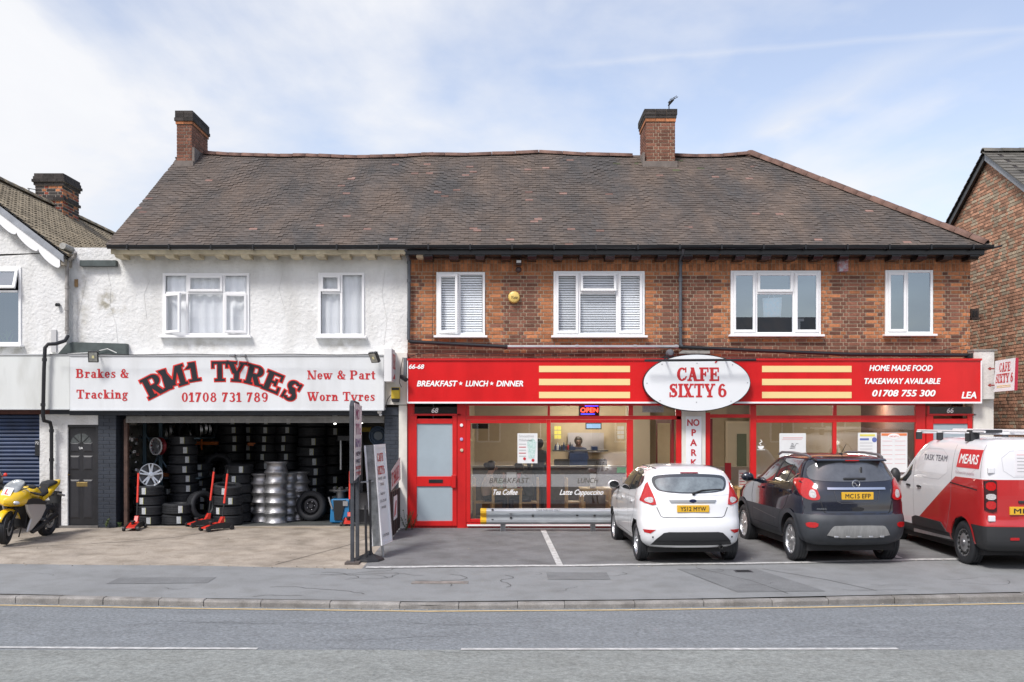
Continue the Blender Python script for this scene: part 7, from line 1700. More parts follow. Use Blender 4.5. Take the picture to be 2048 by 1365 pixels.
figure('standing customer in dark grey clothes seen half behind the smoothie poster',{k: (v[0],-v[1],v[2]) for k,v in stj.items()},ed,ra,((skin_d,grey_top,denim),lambda p: 0 if (p.z >1.49 and abs(p.x)<.1) or (p.y >.17 and p.z >.9) else (2 if p.z <.93 else 1)),(GX(1078,22),2.15,0),15,(0,.01,1.62),(0,1,0),'short')
# ================================================================ VEHICLES (local axes: rear faces -y, origin on the ground under the rear axle)
def cr(tab,z,k):
    zs=[t[0] for t in tab]
    if z <=zs[0]: return tab[0][k]
    if z >=zs[-1]: return tab[-1][k]
    i=max(j for j in range(len(zs)) if zs[j]<=z); i=min(i,len(zs)-2)
    z0,z1=zs[i],zs[i+1]; t=(z -z0)/(z1 -z0); p0,p1=tab[i][k],tab[i+1][k]
    m0=(p1 -tab[i -1][k])/(z1 -zs[i -1]) if i >0 else (p1 -p0)/(z1 -z0)
    m1=(tab[i+2][k]-p0)/(zs[i+2]-z0) if i <len(zs)-2 else (p1 -p0)/(z1 -z0)
    sl=(p1 -p0)/(z1 -z0)
    lim=lambda m: 0 if m*sl <=0 else (min(abs(m),3*abs(sl))*(1 if sl >0 else -1))
    m0,m1=lim(m0),lim(m1); h=z1 -z0
    return (2*t **3-3*t*t+1)*p0+(t **3-2*t*t+t)*h*m0+(-2*t **3+3*t*t)*p1+(t **3-t*t)*h*m1
class Body:
    """table rows: z, half width, rear y, front y"""
    def __init__(s,tab,Lr=.42,Lf=.7,n=2.8,nf=2.4,barrel=.02): s.t=tab; s.Lr,s.Lf,s.n,s.nf,s.b=Lr,Lf,n,nf,barrel
    def q(s,z): return cr(s.t,z,1),cr(s.t,z,2),cr(s.t,z,3)
    def L(s,z):
        w,a,b=s.q(z); f=min(1,(b -a)/2.2); return s.Lr*f,s.Lf*f
    def rear(s,x,z,off=0): # surface y at (x,z) seen from behind
        w,a,b=s.q(z); Lr,Lf=s.L(z); r=min(1,abs(x)/w); return a+Lr -Lr*(1-r **s.n)**(1/s.n)-off
    def side(s,y,z,off=0):
        w,a,b=s.q(z); Lr,Lf=s.L(z)
        ym=(a+b)/2; w2=w*(1-s.b*((y -ym)/((b -a)/2))**2)
        if y <a+Lr: r=min(1,(a+Lr -y)/Lr); return w*(1-r **s.n)**(1/s.n)+off -(w -w2)*(1-r **4)
        if y >b -Lf: r=min(1,(y -b+Lf)/Lf); return w*(1-r **s.nf)**(1/s.nf)+off -(w -w2)*(1-r **4)
        return w2+off
    def ring(s,z,na=14,ns=16):
        w,a,b=s.q(z); Lr,Lf=s.L(z); pts=[]
        for i in range(na+1):
            t=-math.pi/2+math.pi*i/na; sx=math.copysign(abs(math.sin(t))**(2/s.n),math.sin(t)); pts.append((w*sx,a+Lr -Lr*abs(math.cos(t))**(2/s.n)))
        for i in range(1,ns): pts.append((w,a+Lr+(b -Lf -a -Lr)*i/ns))
        for i in range(na+1):
            t=math.pi/2-math.pi*i/na; sx=math.copysign(abs(math.sin(t))**(2/s.nf),math.sin(t)); pts.append((w*sx,b -Lf+Lf*abs(math.cos(t))**(2/s.nf)))
        for i in range(1,ns): pts.append((-w,b -Lf+(a+Lr -b+Lf)*i/ns))
        out=[]
        for x,y in pts:
            ym=(a+b)/2; f=1-s.b*((y -ym)/((b -a)/2))**2 if abs(x)>w*.98 else 1
            out.append((x*f,y,z))
        return out
    def mesh(s,nz=44):
        z0,z1=s.t[0][0],s.t[-1][0]; m=MB(); zs=[z0+(z1 -z0)*(i/nz) for i in range(nz+1)]
        top=[z1 -(z1 -s.t[-3][0])*(1-i/10) for i in range(11)]; zs=sorted(set([z for z in zs if z <s.t[-3][0]]+top)); n=None
        for z in zs:
            r=s.ring(z); n=len(r); m.v += r
        for i in range(len(zs)-1):
            for k in range(n): k2=(k+1)%n; m.f.append((i*n+k,i*n+k2,(i+1)*n+k2,(i+1)*n+k))
        m.f.append(tuple(range(n))[::-1]); m.f.append(tuple((len(zs)-1)*n+k for k in range(n))); m.m=[0]*len(m.f); return m
def patch(body,poly,side,off=.006,grid=.05,thick=.02):
    """poly in (x,z) for side 'r', in (y,z) for 'l'/'R'; follows the body surface"""
    bm=bmesh.new(); vs=[bm.verts.new((p[0],0,p[1])) for p in poly]; bm.faces.new(vs)
    for ax in (0,2):
        lo,hi=min(p[0 if ax ==0 else 1] for p in poly),max(p[0 if ax ==0 else 1] for p in poly); v=math.floor(lo/grid)*grid+grid
        while v <hi -1e-4:
            co=(v,0,0) if ax ==0 else (0,0,v); no=(1,0,0) if ax ==0 else (0,0,1)
            bmesh.ops.bisect_plane(bm,geom=bm.verts[:]+bm.edges[:]+bm.faces[:],plane_co=co,plane_no=no); v += grid
    bm.verts.ensure_lookup_table(); bm.verts.index_update()
    def pos(p,o):
        if side =='r': return (p.x,body.rear(p.x,p.z,o),p.z)
        sg=-1 if side =='l' else 1; return (sg*body.side(p.x,p.z,o),p.x,p.z)
    m=MB(); n=len(bm.verts); m.v=[pos(v.co,off) for v in bm.verts]+[pos(v.co,off -thick) for v in bm.verts]
    m.f=[tuple(v.index for v in f.verts) for f in bm.faces]
    for e in bm.edges:
        if len(e.link_faces)==1: a,b=e.verts[0].index,e.verts[1].index; m.f.append((a,b,b+n,a+n))
    m.m=[0]*len(m.f); bm.free(); return m
def smooth_poly(pts,k=2):
    for _ in range(k):
        q=[]
        for i in range(len(pts)):
            a,b=pts[i],pts[(i+1)%len(pts)]; q += [(a[0]*.75+b[0]*.25,a[1]*.75+b[1]*.25),(a[0]*.25+b[0]*.75,a[1]*.25+b[1]*.75)]
        pts=q
    return pts
def seam(body,line,side,w=.006,off=.0015,closed=False):
    """thin dark strip along a polyline on the body"""
    m=MB(); P2=[Vector(p) for p in line]; fine=[]
    for a,b in zip(P2,P2[1:]+([P2[0]] if closed else [])):
        n=max(1,int((b -a).length/.04)); fine += [a.lerp(b,i/n) for i in range(n)]
    if not closed: fine.append(P2[-1])
    n=len(fine); vs=[]
    for i,p in enumerate(fine):
        t=(fine[(i+1)%n if closed else min(i+1,n -1)]-fine[(i -1)%n if closed else max(i -1,0)]).normalized(); nn=Vector((-t.y,t.x))*w/2
        for q in (p -nn,p+nn): vs.append((q.x,body.rear(q.x,q.y,off),q.y) if side =='r' else ((-1 if side =='l' else 1)*body.side(q.x,q.y,off),q.x,q.y))
    m.add(vs,[(2*i,2*i+1,(2*i+3)%(2*n),(2*i+2)%(2*n)) for i in range(n if closed else n -1)]); return m
def make_body(t,body,mats,wheels,arch_r,cuts=(),classify=None,width=.95):
    mb_=body.mesh(); o=part('body',mb_,mats,t,smooth=True,local=True)
    o.data.materials.clear();
    for x in mats: o.data.materials.append(x)
    cut=MB()
    for y in wheels:
        for sg in (-1,1): cut.lathe([(0,0),(arch_r,0),(arch_r,.55),(0,.55)],'x',(sg*width -(.55 if sg >0 else 0),y,arch_r*.96),40)
    c=part('cutter',cut,blk,None); md=o.modifiers.new('b','BOOLEAN'); md.object=c; md.operation='DIFFERENCE'; md.solver='EXACT'
    dg=bpy.context.evaluated_depsgraph_get(); nm=bpy.data.meshes.new_from_object(o.evaluated_get(dg)); o.modifiers.clear(); o.data=nm; bpy.data.objects.remove(c)
    bm=bmesh.new(); bm.from_mesh(nm)
    for co,no in cuts: bmesh.ops.bisect_plane(bm,geom=bm.verts[:]+bm.edges[:]+bm.faces[:],plane_co=co,plane_no=no)
    bm.to_mesh(nm); bm.free(); nm.materials.clear()
    for x in mats: nm.materials.append(x)
    for p in nm.polygons:
        inside=any(math.hypot(p.center.y -y,p.center.z -arch_r*.96)<arch_r -.004 for y in wheels)
        p.material_index=len(mats)-1 if (inside and abs(p.normal.x)>.5 and abs(p.center.x)<width -.3) or (any(abs(math.hypot(p.center.y -y,p.center.z -arch_r*.96)-arch_r)<.012 for y in wheels)) else (classify(p.center,p.normal) if classify else 0)
        p.use_smooth=True
    nm.set_sharp_from_angle(angle=R(32)); return o
def car_wheel(t,x,y,r,w,sgn,rim_r,spokes,dual=True,mt=alloy,steel=False):
    tm_=tyre_mesh(r,w,rim_r); m=MB(); rot=Matrix.Rotation(R(90),4,'Y'); m.v=[tuple(rot @ Vector(v)+Vector((x -sgn*w/2,y,r))) for v in tm_.v]; m.f=tm_.f; m.m=tm_.m
    wh=part('wheel',m,rubber,t,smooth=True,local=True); OFF[wh.name]=Vector((0,0,0))
    Mx=Matrix.Translation((x -.02*sgn*1,y,r)) @ Matrix.Rotation(R(-90 if sgn <0 else 90),4,'Z') @ Matrix.Rotation(R(17),4,'Y')
    if not steel: wheel_parts(wh,Mx,rim_r,w*.85,spokes,dual,mt)
    else:
        m=MB(); m.lathe([(rim_r,.0),(rim_r*.93,.0),(rim_r*.90,.03),(rim_r*.78,.012),(rim_r*.5,-.012),(rim_r*.28,-.004),(0,-.008)],'y',seg=32,M=Mx); part('wheel_trim',m,mt,wh,smooth=True)
        for k in range(14):
            a=2*math.pi*k/14; m=MB(); MM=Mx @ Matrix.Rotation(a,4,'Y'); m.box(rim_r*.70,rim_r*.86,-.012,.02,-.016,.016,M=MM); part('trim_slot',m,blk,wh)
        m=MB(); m.lathe([(0,-.03),(rim_r*.2,-.028),(rim_r*.26,-.0),(0,.0)],'y',seg=20,M=Mx); part('hub',m,mat('hub_grey',(.2,.2,.21),.4,.5),wh)
    return wh
plate_y=mat('plate_yellow',(.72,.42,.03),.4); plate_k=mat('plate_black',(.012,.012,.02),.5); red_lens=mat('red_lens',(.52,.010,.012),.12,coat=.8,noise=.25,nscale=40); clear_lens=mat('clear_lens',(.62,.60,.60),.12,coat=.5,noise=.4,nscale=50); chrome=mat('chrome',(.75,.76,.78),.12,1.0)
seam_m=mat('panel_gap',(.02,.02,.022),.8); trim_blk=mat('trim_black',(.025,.026,.028),.55,bump=.0008,bscale=200)
def plate(t,body,txt,x,z,w=.50,h=.105,off=.014,tilt=0):
    y=body.rear(x,z,0)-off; o=MB(); o.box(x -w/2,x+w/2,y -.006,y+.03,z -h/2,z+h/2); pl=part('number_plate',o,plate_y,t,local=True,bevel=.004)
    m=MB(); put_sans(m,txt,(x,y -.0075,z -h*.31),h*.62,fit=w*.80,bold=.03,dz=0,spacing=1.05); part('lettering',m,plate_k,pl,local=True)
# ------------------------------------------------------------ white hatchback
white_car=mat('paint_white',(.80,.81,.82),.28,coat=1.0,noise=.02,nscale=2)
FB=Body([(.26,.70,-.52,3.0),(.31,.765,-.585,3.12),(.38,.795,-.63,3.18),(.48,.81,-.655,3.2),(.58,.818,-.66,3.2),(.66,.82,-.645,3.18),(.73,.82,-.615,3.14),(.85,.82,-.595,3.0),(.95,.815,-.585,2.7),(1.04,.805,-.56,2.3),(1.12,.78,-.52,2.02),(1.2,.75,-.465,1.88),(1.3,.71,-.40,1.70),(1.38,.665,-.34,1.52),(1.43,.62,-.30,1.38),(1.47,.55,-.22,1.22),(1.50,.44,-.02,1.05),(1.52,.30,.25,.85),(1.53,.12,.5,.65)],Lr=.46,n=2.9)
t=thing('parked_car','white hatchback parked nose-in at the cafe, first of three vehicles','car'); FZ=t
make_body(t,FB,(white_car,blk),(0,2.42),.335,width=.86)
m=MB(); m.box(-.66,.66,-.35,3.0,.17,.34); part('underside',m,blk,t,local=True)
glass_car=mat('car_glass',(.035,.04,.042),.04,spec=1.0,coat=1); glass_lt=mat('car_glass_light',(.22,.26,.27),.06,spec=1.0,coat=1,noise=.5,nscale=5)
rw=smooth_poly([(-.60,1.33),(-.50,1.385),(0,1.405),(.50,1.385),(.60,1.33),(.575,1.20),(.50,1.125),(0,1.095),(-.50,1.125),(-.575,1.20)],2)
o=part('rear_window',patch(FB,rw,'r',.004),glass_car,t,smooth=True,local=True)
rw2=[(x*.925,1.24+(z -1.24)*.78-.012) for x,z in rw]; part('rear_glass',patch(FB,rw2,'r',.007),glass_lt,o,smooth=True,local=True)
for s in (-1,1):
    lp=smooth_poly([(s*.655,1.30),(s*.775,1.03),(s*.79,.97),(s*.56,.905),(s*.575,1.02),(s*.63,1.18)],1); l=part('tail_lamp',patch(FB,lp if s <0 else lp[::-1],'r',.010,thick=.03),red_lens,t,smooth=True,local=True)
    lp=smooth_poly([(s*.60,1.05),(s*.70,1.04),(s*.745,.985),(s*.61,.945)],1); part('clear_lens',patch(FB,lp if s <0 else lp[::-1],'r',.013,thick=.01),clear_lens,l,smooth=True,local=True)
    lp=[(s*.58,.545),(s*.76,.545),(s*.74,.50),(s*.66,.485)]; part('reflector',patch(FB,lp if s <0 else lp[::-1],'r',.006),red_lens,t,smooth=True,local=True)
    m=MB(); m.ball((s*.62,FB.rear(.62,.43)-.0,.43),.014,8,6); part('parking_sensor',m,blk,t,local=True)
part('bumper_insert',patch(FB,[(-.64,.30),(.64,.30),(.57,.40),(.46,.50),(.38,.515),(-.38,.515),(-.46,.50),(-.57,.40)],'r',.012,thick=.05),trim_blk,t,smooth=True,local=True)
m=seam(FB,[(-.6,.37),(.6,.37)],'r',.008,.014); part('insert_crease',m,blk,t,local=True)
part('tailgate_seam',seam(FB,[(-.555,.89),(-.50,.76),(-.46,.735),(.46,.735),(.50,.76),(.555,.89)],'r',.010),seam_m,t,local=True)
part('tailgate_seam',seam(FB,[(-.60,1.08),(-.3,1.07),(.3,1.07),(.60,1.08)],'r',.004),mat('soft_crease',(.45,.46,.47),.4),t,local=True)
part('boot_strip',patch(FB,[(-.37,1.005),(.37,1.005),(.34,.965),(-.34,.965)],'r',.016,thick=.03),mat('satin_chrome',(.42,.42,.40),.28,.8),t,smooth=True,local=True)
m=MB(); m.lathe([(0,-.012),(.05,-.008),(.058,0),(0,0)],'y',(0,FB.rear(0,.99)-.017,.99),20); m.v=[(v[0],v[1],.99+(v[2]-.99)*.5) for v in m.v]; bd=part('badge',m,mat('badge_blue',(.02,.03,.08),.2,.3),t,local=True)
plate(t,FB,'YS12 MYW',0,.872,.50,.108)
part('brake_lamp',patch(FB,[(-.14,1.425),(.14,1.425),(.14,1.408),(-.14,1.408)],'r',.012),mat('lens_dark_red',(.22,.01,.012),.2),t,local=True)
m=MB(); wy=lambda x,z: FB.rear(x,z)-.022
m.tube([(.02,wy(.02,1.105),1.105),(.16,wy(.16,1.15),1.15),(.48,wy(.48,1.165),1.165)],[.016,.012,.007],8); m.ball((.02,wy(.02,1.105),1.10),.026,8,6); part('rear_wiper',m,blk,t,smooth=True,local=True)
for s,sd in ((-1,'l'),(1,'R')):
    sw=smooth_poly([(-.16,1.20),(-.14,1.34),(.15,1.43),(.7,1.455),(1.2,1.42),(1.62,1.25),(1.95,1.09),(1.0,1.075),(.2,1.12)],2)
    so=part('side_window',patch(FB,sw if s >0 else sw[::-1],sd,.004),glass_car,t,smooth=True,local=True)
    part('window_pillar',seam(FB,[(.62,1.09),(.50,1.44)],sd,.07,.008),trim_blk,so,local=True); part('window_pillar',seam(FB,[(.10,1.13),(.06,1.40)],sd,.03,.008),trim_blk,so,local=True)
    part('door_seam',seam(FB,[(.60,1.07),(.62,.8),(.55,.42)],sd,.008),seam_m,t,local=True); part('door_seam',seam(FB,[(1.72,1.05),(1.78,.8),(1.70,.40),(.42,.38)],sd,.008),seam_m,t,local=True)
    part('door_seam',seam(FB,[(.02,1.12),(-.02,.95),(.14,.72),(.36,.58),(.42,.40)],sd,.008),seam_m,t,local=True)
    for y in (.22,1.12): part('door_handle',patch(FB,[(y,.955),(y+.2,.95),(y+.2,.92),(y,.925)],sd,.022,thick=.02),white_car,t,local=True,smooth=True)
    part('roof_rib',MB().tube([(s*.50,-.14,1.478),(s*.52,.3,1.49),(s*.50,1.0,1.485)],.006,6),seam_m,t,local=True)
    mc=Vector((s*.90,1.66,1.12)); m=MB(); m.ball(mc,.10,14,10,sc=(1.05,.75,.68)); mi_=part('wing_mirror',m,white_car,t,smooth=True,local=True)
    m=MB(); m.lathe([(0,0),(.075,0),(.07,-.01),(0,-.01)],'y',(0,0,0),16); m.v=[(v[0]*1.15+mc.x,v[1]+mc.y -.068,v[2]*.8+mc.z) for v in m.v]; part('mirror_glass',m,dark_glass,mi_,local=True); m=MB(); m.tube([(s*.80,1.70,1.06),(s*.86,1.68,1.07)],.03,6); part('mirror_arm',m,trim_blk,mi_,local=True)
for y in (0,2.42):
    for s in (-1,1): car_wheel(t,s*.80,y,.305,.185,s,.215,8,False)
m=MB(); m.lathe([(.028,0),(.032,0),(.032,.1),(.028,.1)],'y',(.45,-.56,.27),12,closed=True); part('exhaust',m,mat('exhaust',(.08,.08,.08),.5,.6),t,local=True)
t.location=(2.875,-3.9,gz(16.1)); t.rotation_euler=(0,0,R(2.4))
# ------------------------------------------------------------ dark grey crossover
dark_car=mat('paint_anthracite',(.010,.013,.024),.12,coat=1.0,noise=.1,nscale=3); clad=mat('grey_cladding',(.050,.056,.066),.55,noise=.2,nscale=5,bump=.0006,bscale=200,dirt=.2)
MBd=Body([(.30,.70,-.55,3.05),(.36,.79,-.66,3.18),(.44,.83,-.715,3.24),(.56,.85,-.745,3.27),(.68,.855,-.745,3.27),(.76,.855,-.72,3.25),(.80,.852,-.69,3.22),(.95,.85,-.675,3.15),(1.05,.845,-.66,2.95),(1.15,.835,-.64,2.6),(1.24,.815,-.60,2.2),(1.32,.785,-.555,2.0),(1.42,.745,-.49,1.86),(1.52,.70,-.43,1.70),(1.59,.655,-.40,1.52),(1.63,.61,-.385,1.38),(1.67,.52,-.25,1.2),(1.695,.38,0,1.0),(1.71,.22,.3,.8),(1.715,.1,.5,.7)],Lr=.46,n=3.0)
t=thing('parked_car','dark grey crossover with roof rails, between the white hatchback and the van','car'); MO=t
def cl_mok(c,n):
    if c.z <.775+.02*(c.y <0): return 1
    for y in (0,2.5):
        if math.hypot(c.y -y,c.z -.36)<.465 and abs(c.x)>.6: return 1
    return 0
make_body(t,MBd,(dark_car,clad,blk),(0,2.5),.395,cuts=[((0,0,.785),(0,0,1))]+[((0,y+.465*math.cos(R(a)),.36+.465*math.sin(R(a))),(0,math.cos(R(a)),math.sin(R(a)))) for y in (0,2.5) for a in (45,90,135)][:0],classify=lambda c,n: 1 if c.z <.785 else 0,width=.90)
m=MB(); m.box(-.70,.70,-.4,3.05,.20,.42); part('underside',m,blk,t,local=True)
for s,sd in ((-1,'l'),(1,'R')):
    for y in (0,2.5):
        arc=[(y+r*math.cos(R(a)),.37+r*math.sin(R(a))) for r,rng in ((.392,range(8,175,8)),(.45,range(172,5,-8))) for a in rng]
        # keep the ring thin: inner arc then outer arc
        part('arch_trim',seam(MBd,[(y+.425*math.cos(R(a)),.375+.425*math.sin(R(a))) for a in range(0,181,6)],sd,.07,.014),clad,t,local=True)
    sw=smooth_poly([(-.22,1.36),(.0,1.50),(.4,1.58),(.9,1.60),(1.3,1.57),(1.75,1.42),(2.05,1.25),(1.2,1.215),(.45,1.23),(.1,1.27)],2)
    so=part('side_window',patch(MBd,sw if s >0 else sw[::-1],sd,.004),glass_car,t,smooth=True,local=True)
    part('window_pillar',seam(MBd,[(.82,1.22),(.72,1.60)],sd,.08,.008),trim_blk,so,local=True); part('window_pillar',seam(MBd,[(.24,1.25),(.16,1.53)],sd,.03,.008),trim_blk,so,local=True)
    part('window_chrome',seam(MBd,[(-.18,1.40),(.02,1.30),(.12,1.25),(.5,1.222),(1.3,1.212),(2.0,1.235)],sd,.016,.012),chrome,so,local=True)
    for ln in ([(.80,1.21),(.80,.9),(.72,.50)],[(1.85,1.2),(1.92,.9),(1.84,.48),(.55,.46)],[(.08,1.24),(.05,1.05),(.20,.86),(.45,.72),(.52,.48)]): part('door_seam',seam(MBd,ln,sd,.009),blk,t,local=True)
    part('side_crease',seam(MBd,[(.6,.62),(1.8,.70)],sd,.012,.006),mat('crease_line',(.10,.10,.115),.4),t,local=True)
    for y in (.42,1.30): part('door_handle',patch(MBd,[(y,1.105),(y+.22,1.10),(y+.22,1.065),(y,1.07)],sd,.026,thick=.02),dark_car,t,local=True,smooth=True)
    m=MB(); m.tube([(s*.58,-.24,1.655),(s*.595,-.1,1.69),(s*.60,.5,1.712),(s*.58,1.1,1.70),(s*.56,1.3,1.66)],.020,8); part('roof_rail',m,mat('rail_grey',(.25,.25,.27),.35,.6),t,smooth=True,local=True)
    mc=Vector((s*.95,1.86,1.24)); m=MB(); m.ball(mc,.11,14,10,sc=(1.05,.72,.74)); mi_=part('wing_mirror',m,dark_car,t,smooth=True,local=True); m=MB(); m.tube([(s*.82,1.9,1.19),(s*.9,1.88,1.2)],.03,6); part('mirror_arm',m,trim_blk,mi_,local=True)
    lp=smooth_poly([(s*.80,1.33),(s*.72,1.345),(s*.64,1.30),(s*.605,1.15),(s*.56,1.02),(s*.68,1.00),(s*.80,1.04),(s*.83,1.16)],2); l=part('tail_lamp',patch(MBd,lp if s <0 else lp[::-1],'r',.022,thick=.05),red_lens,t,smooth=True,local=True)
    lp=smooth_poly([(s*.64,1.17),(s*.71,1.17),(s*.73,1.05),(s*.62,1.035)],2); part('clear_lens',patch(MBd,lp if s <0 else lp[::-1],'r',.026,thick=.01),clear_lens,l,smooth=True,local=True)
    lp=smooth_poly([(s*.62,.67),(s*.79,.67),(s*.77,.585),(s*.63,.59)],1); part('reflector',patch(MBd,lp if s <0 else lp[::-1],'r',.01),red_lens,t,smooth=True,local=True)
rw=smooth_poly([(-.62,1.56),(-.3,1.605),(.3,1.605),(.62,1.56),(.70,1.36),(.62,1.30),(0,1.285),(-.62,1.30),(-.70,1.36)],2)
rwm=mat('rear_glass_grey',(.09,.095,.10),.07,spec=1,coat=1,noise=.4,nscale=4); wo=part('rear_window',patch(MBd,rw,'r',.005),rwm,t,smooth=True,local=True)
m=MB(); yy=MBd.rear(0,1.63) ; m.prism([(yy -.02,1.64),(yy -.075,1.615),(yy -.06,1.60),(yy+.1,1.61),(yy+.2,1.66)],'x',-.56,.56); part('roof_spoiler',m,dark_car,t,local=True,bevel=.015)
m=MB(); m.box(-.11,.11,yy -.082,yy -.07,1.607,1.622); part('brake_lamp',m,red_lens,t,local=True)
m=MB(); wy=lambda x,z: MBd.rear(x,z)-.025
m.box(-.18,.17,wy(0,1.34)-.01,wy(0,1.34)+.02,1.318,1.352); part('rear_wiper',m,trim_blk,t,local=True,bevel=.01)
m=MB(); m.box(.12,.145,wy(.13,1.45)-.0,wy(.13,1.45)+.02,1.39,1.51); part('wiper_arm',m,trim_blk,wo,local=True)
part('chrome_strip',patch(MBd,[(-.46,1.205),(.46,1.205),(.46,1.17),(-.46,1.17)],'r',.022,thick=.03),chrome,t,smooth=True,local=True)
m=MB(); by=MBd.rear(0,1.26)-.02; n=24; m.tube([(.058*math.cos(2*math.pi*k/n),by,1.255+.058*math.sin(2*math.pi*k/n)) for k in range(n+1)],.009,6); m.tube([(-.055,by,1.275),(-.01,by,1.27),(.0,by,1.25),(.02,by,1.235),(.055,by,1.235)],.008,5); part('badge',m,chrome,t,local=True,smooth=True)
plate(t,MBd,'MC15 EFP',0,1.075,.50,.115)
part('plate_recess',seam(MBd,[(-.36,1.15),(-.32,.99),(-.26,.965),(.26,.965),(.32,.99),(.36,1.15)],'r',.012,.002),mat('recess_edge',(.055,.055,.062),.4),t,local=True)
part('tailgate_seam',seam(MBd,[(-.57,1.0),(-.52,.83),(-.47,.80),(.47,.80),(.52,.83),(.57,1.0)],'r',.012),blk,t,local=True)
part('boot_handle',patch(MBd,smooth_poly([(-.10,.90),(.10,.90),(.09,.84),(-.09,.84)],1),'r',.004),blk,t,local=True)
m=MB(); put_sans(m,'MOKKA',(-.56,MBd.rear(.5,.86)-.006,.865),.022,fit=.15,dz=0,bold=.02); part('model_lettering',m,chrome,t,local=True)
sk_=part('skid_plate',patch(MBd,smooth_poly([(-.52,.43),(-.42,.60),(-.36,.625),(.36,.625),(.42,.60),(.52,.43)],1),'r',.016,thick=.05),mat('skid_silver',(.42,.42,.41),.4,.5,noise=.25,nscale=5,stretch=(5,1,1)),t,smooth=True,local=True)
for k in range(5): m=MB(); x=-.36+.18*k; m.box(x -.035,x+.035,MBd.rear(x,.46)-.03,MBd.rear(x,.46),.435,.465); part('skid_rib',m,galv,sk_,local=True,bevel=.01)
m=MB(); m.tube([(.03,.05,1.70),(.05,-.10,1.86)],[.006,.004],6); m.ball((.03,.05,1.70),.03,8,6,sc=(1,1.4,.6)); part('aerial',m,blk,t,local=True)
turb=mat('alloy_bright',(.55,.55,.55),.35,.7)
for y in (0,2.5):
    for s in (-1,1): car_wheel(t,s*.84,y,.345,.22,s,.235,10,False,turb)
t.location=(5.385,-3.9,gz(16.1)); t.rotation_euler=(0,0,R(3.6))
# ------------------------------------------------------------ panel van
van_w=mat('paint_van_white',(.78,.78,.80),.3,coat=.9,noise=.04,nscale=1.2); van_r=mat('paint_van_red',(.50,.022,.024),.3,coat=.9,noise=.12,nscale=1.5)
VB=Body([(.28,.80,-.66,3.6),(.34,.88,-.76,3.7),(.5,.915,-.80,3.76),(.68,.92,-.80,3.78),(.74,.92,-.775,3.78),(.9,.92,-.77,3.74),(1.05,.92,-.77,3.6),(1.18,.918,-.768,3.3),(1.28,.912,-.765,2.98),(1.38,.905,-.762,2.85),(1.5,.893,-.758,2.70),(1.65,.87,-.750,2.50),(1.78,.84,-.735,2.32),(1.87,.80,-.715,2.16),(1.92,.755,-.69,2.02),(1.955,.68,-.62,1.85),(1.975,.55,-.45,1.6),(1.985,.3,-.1,1.2)],Lr=.20,Lf=1.0,n=3.6,nf=2.4,barrel=.015)
t=thing('parked_van','white and red panel van with roof bars parked at the right edge','van'); VN=t
dz_a=Vector((0,1.95,.40)); dz_b=Vector((0,.25,1.36)); dd=(dz_b -dz_a); nrm=Vector((0,-dd.z,dd.y)).normalized()
def cl_van(c,n):
    if c.z <(.66 if c.y <-.3 else .44): return 2
    if c.z >1.36: return 0
    yb_=dz_a.y+(c.z -dz_a.z)*dd.y/dd.z
    return 1 if c.y <yb_ else 0
make_body(t,VB,(van_w,van_r,trim_blk,blk),(0,2.9),.375,cuts=[((0,0,1.36),(0,0,1)),((0,0,.66),(0,0,1)),((0,0,.44),(0,0,1)),((0,-.30,0),(0,1,0)),(dz_a,nrm)],classify=cl_van,width=.97)
m=MB(); m.box(-.8,.8,-.5,3.4,.2,.42); part('underside',m,blk,t,local=True)
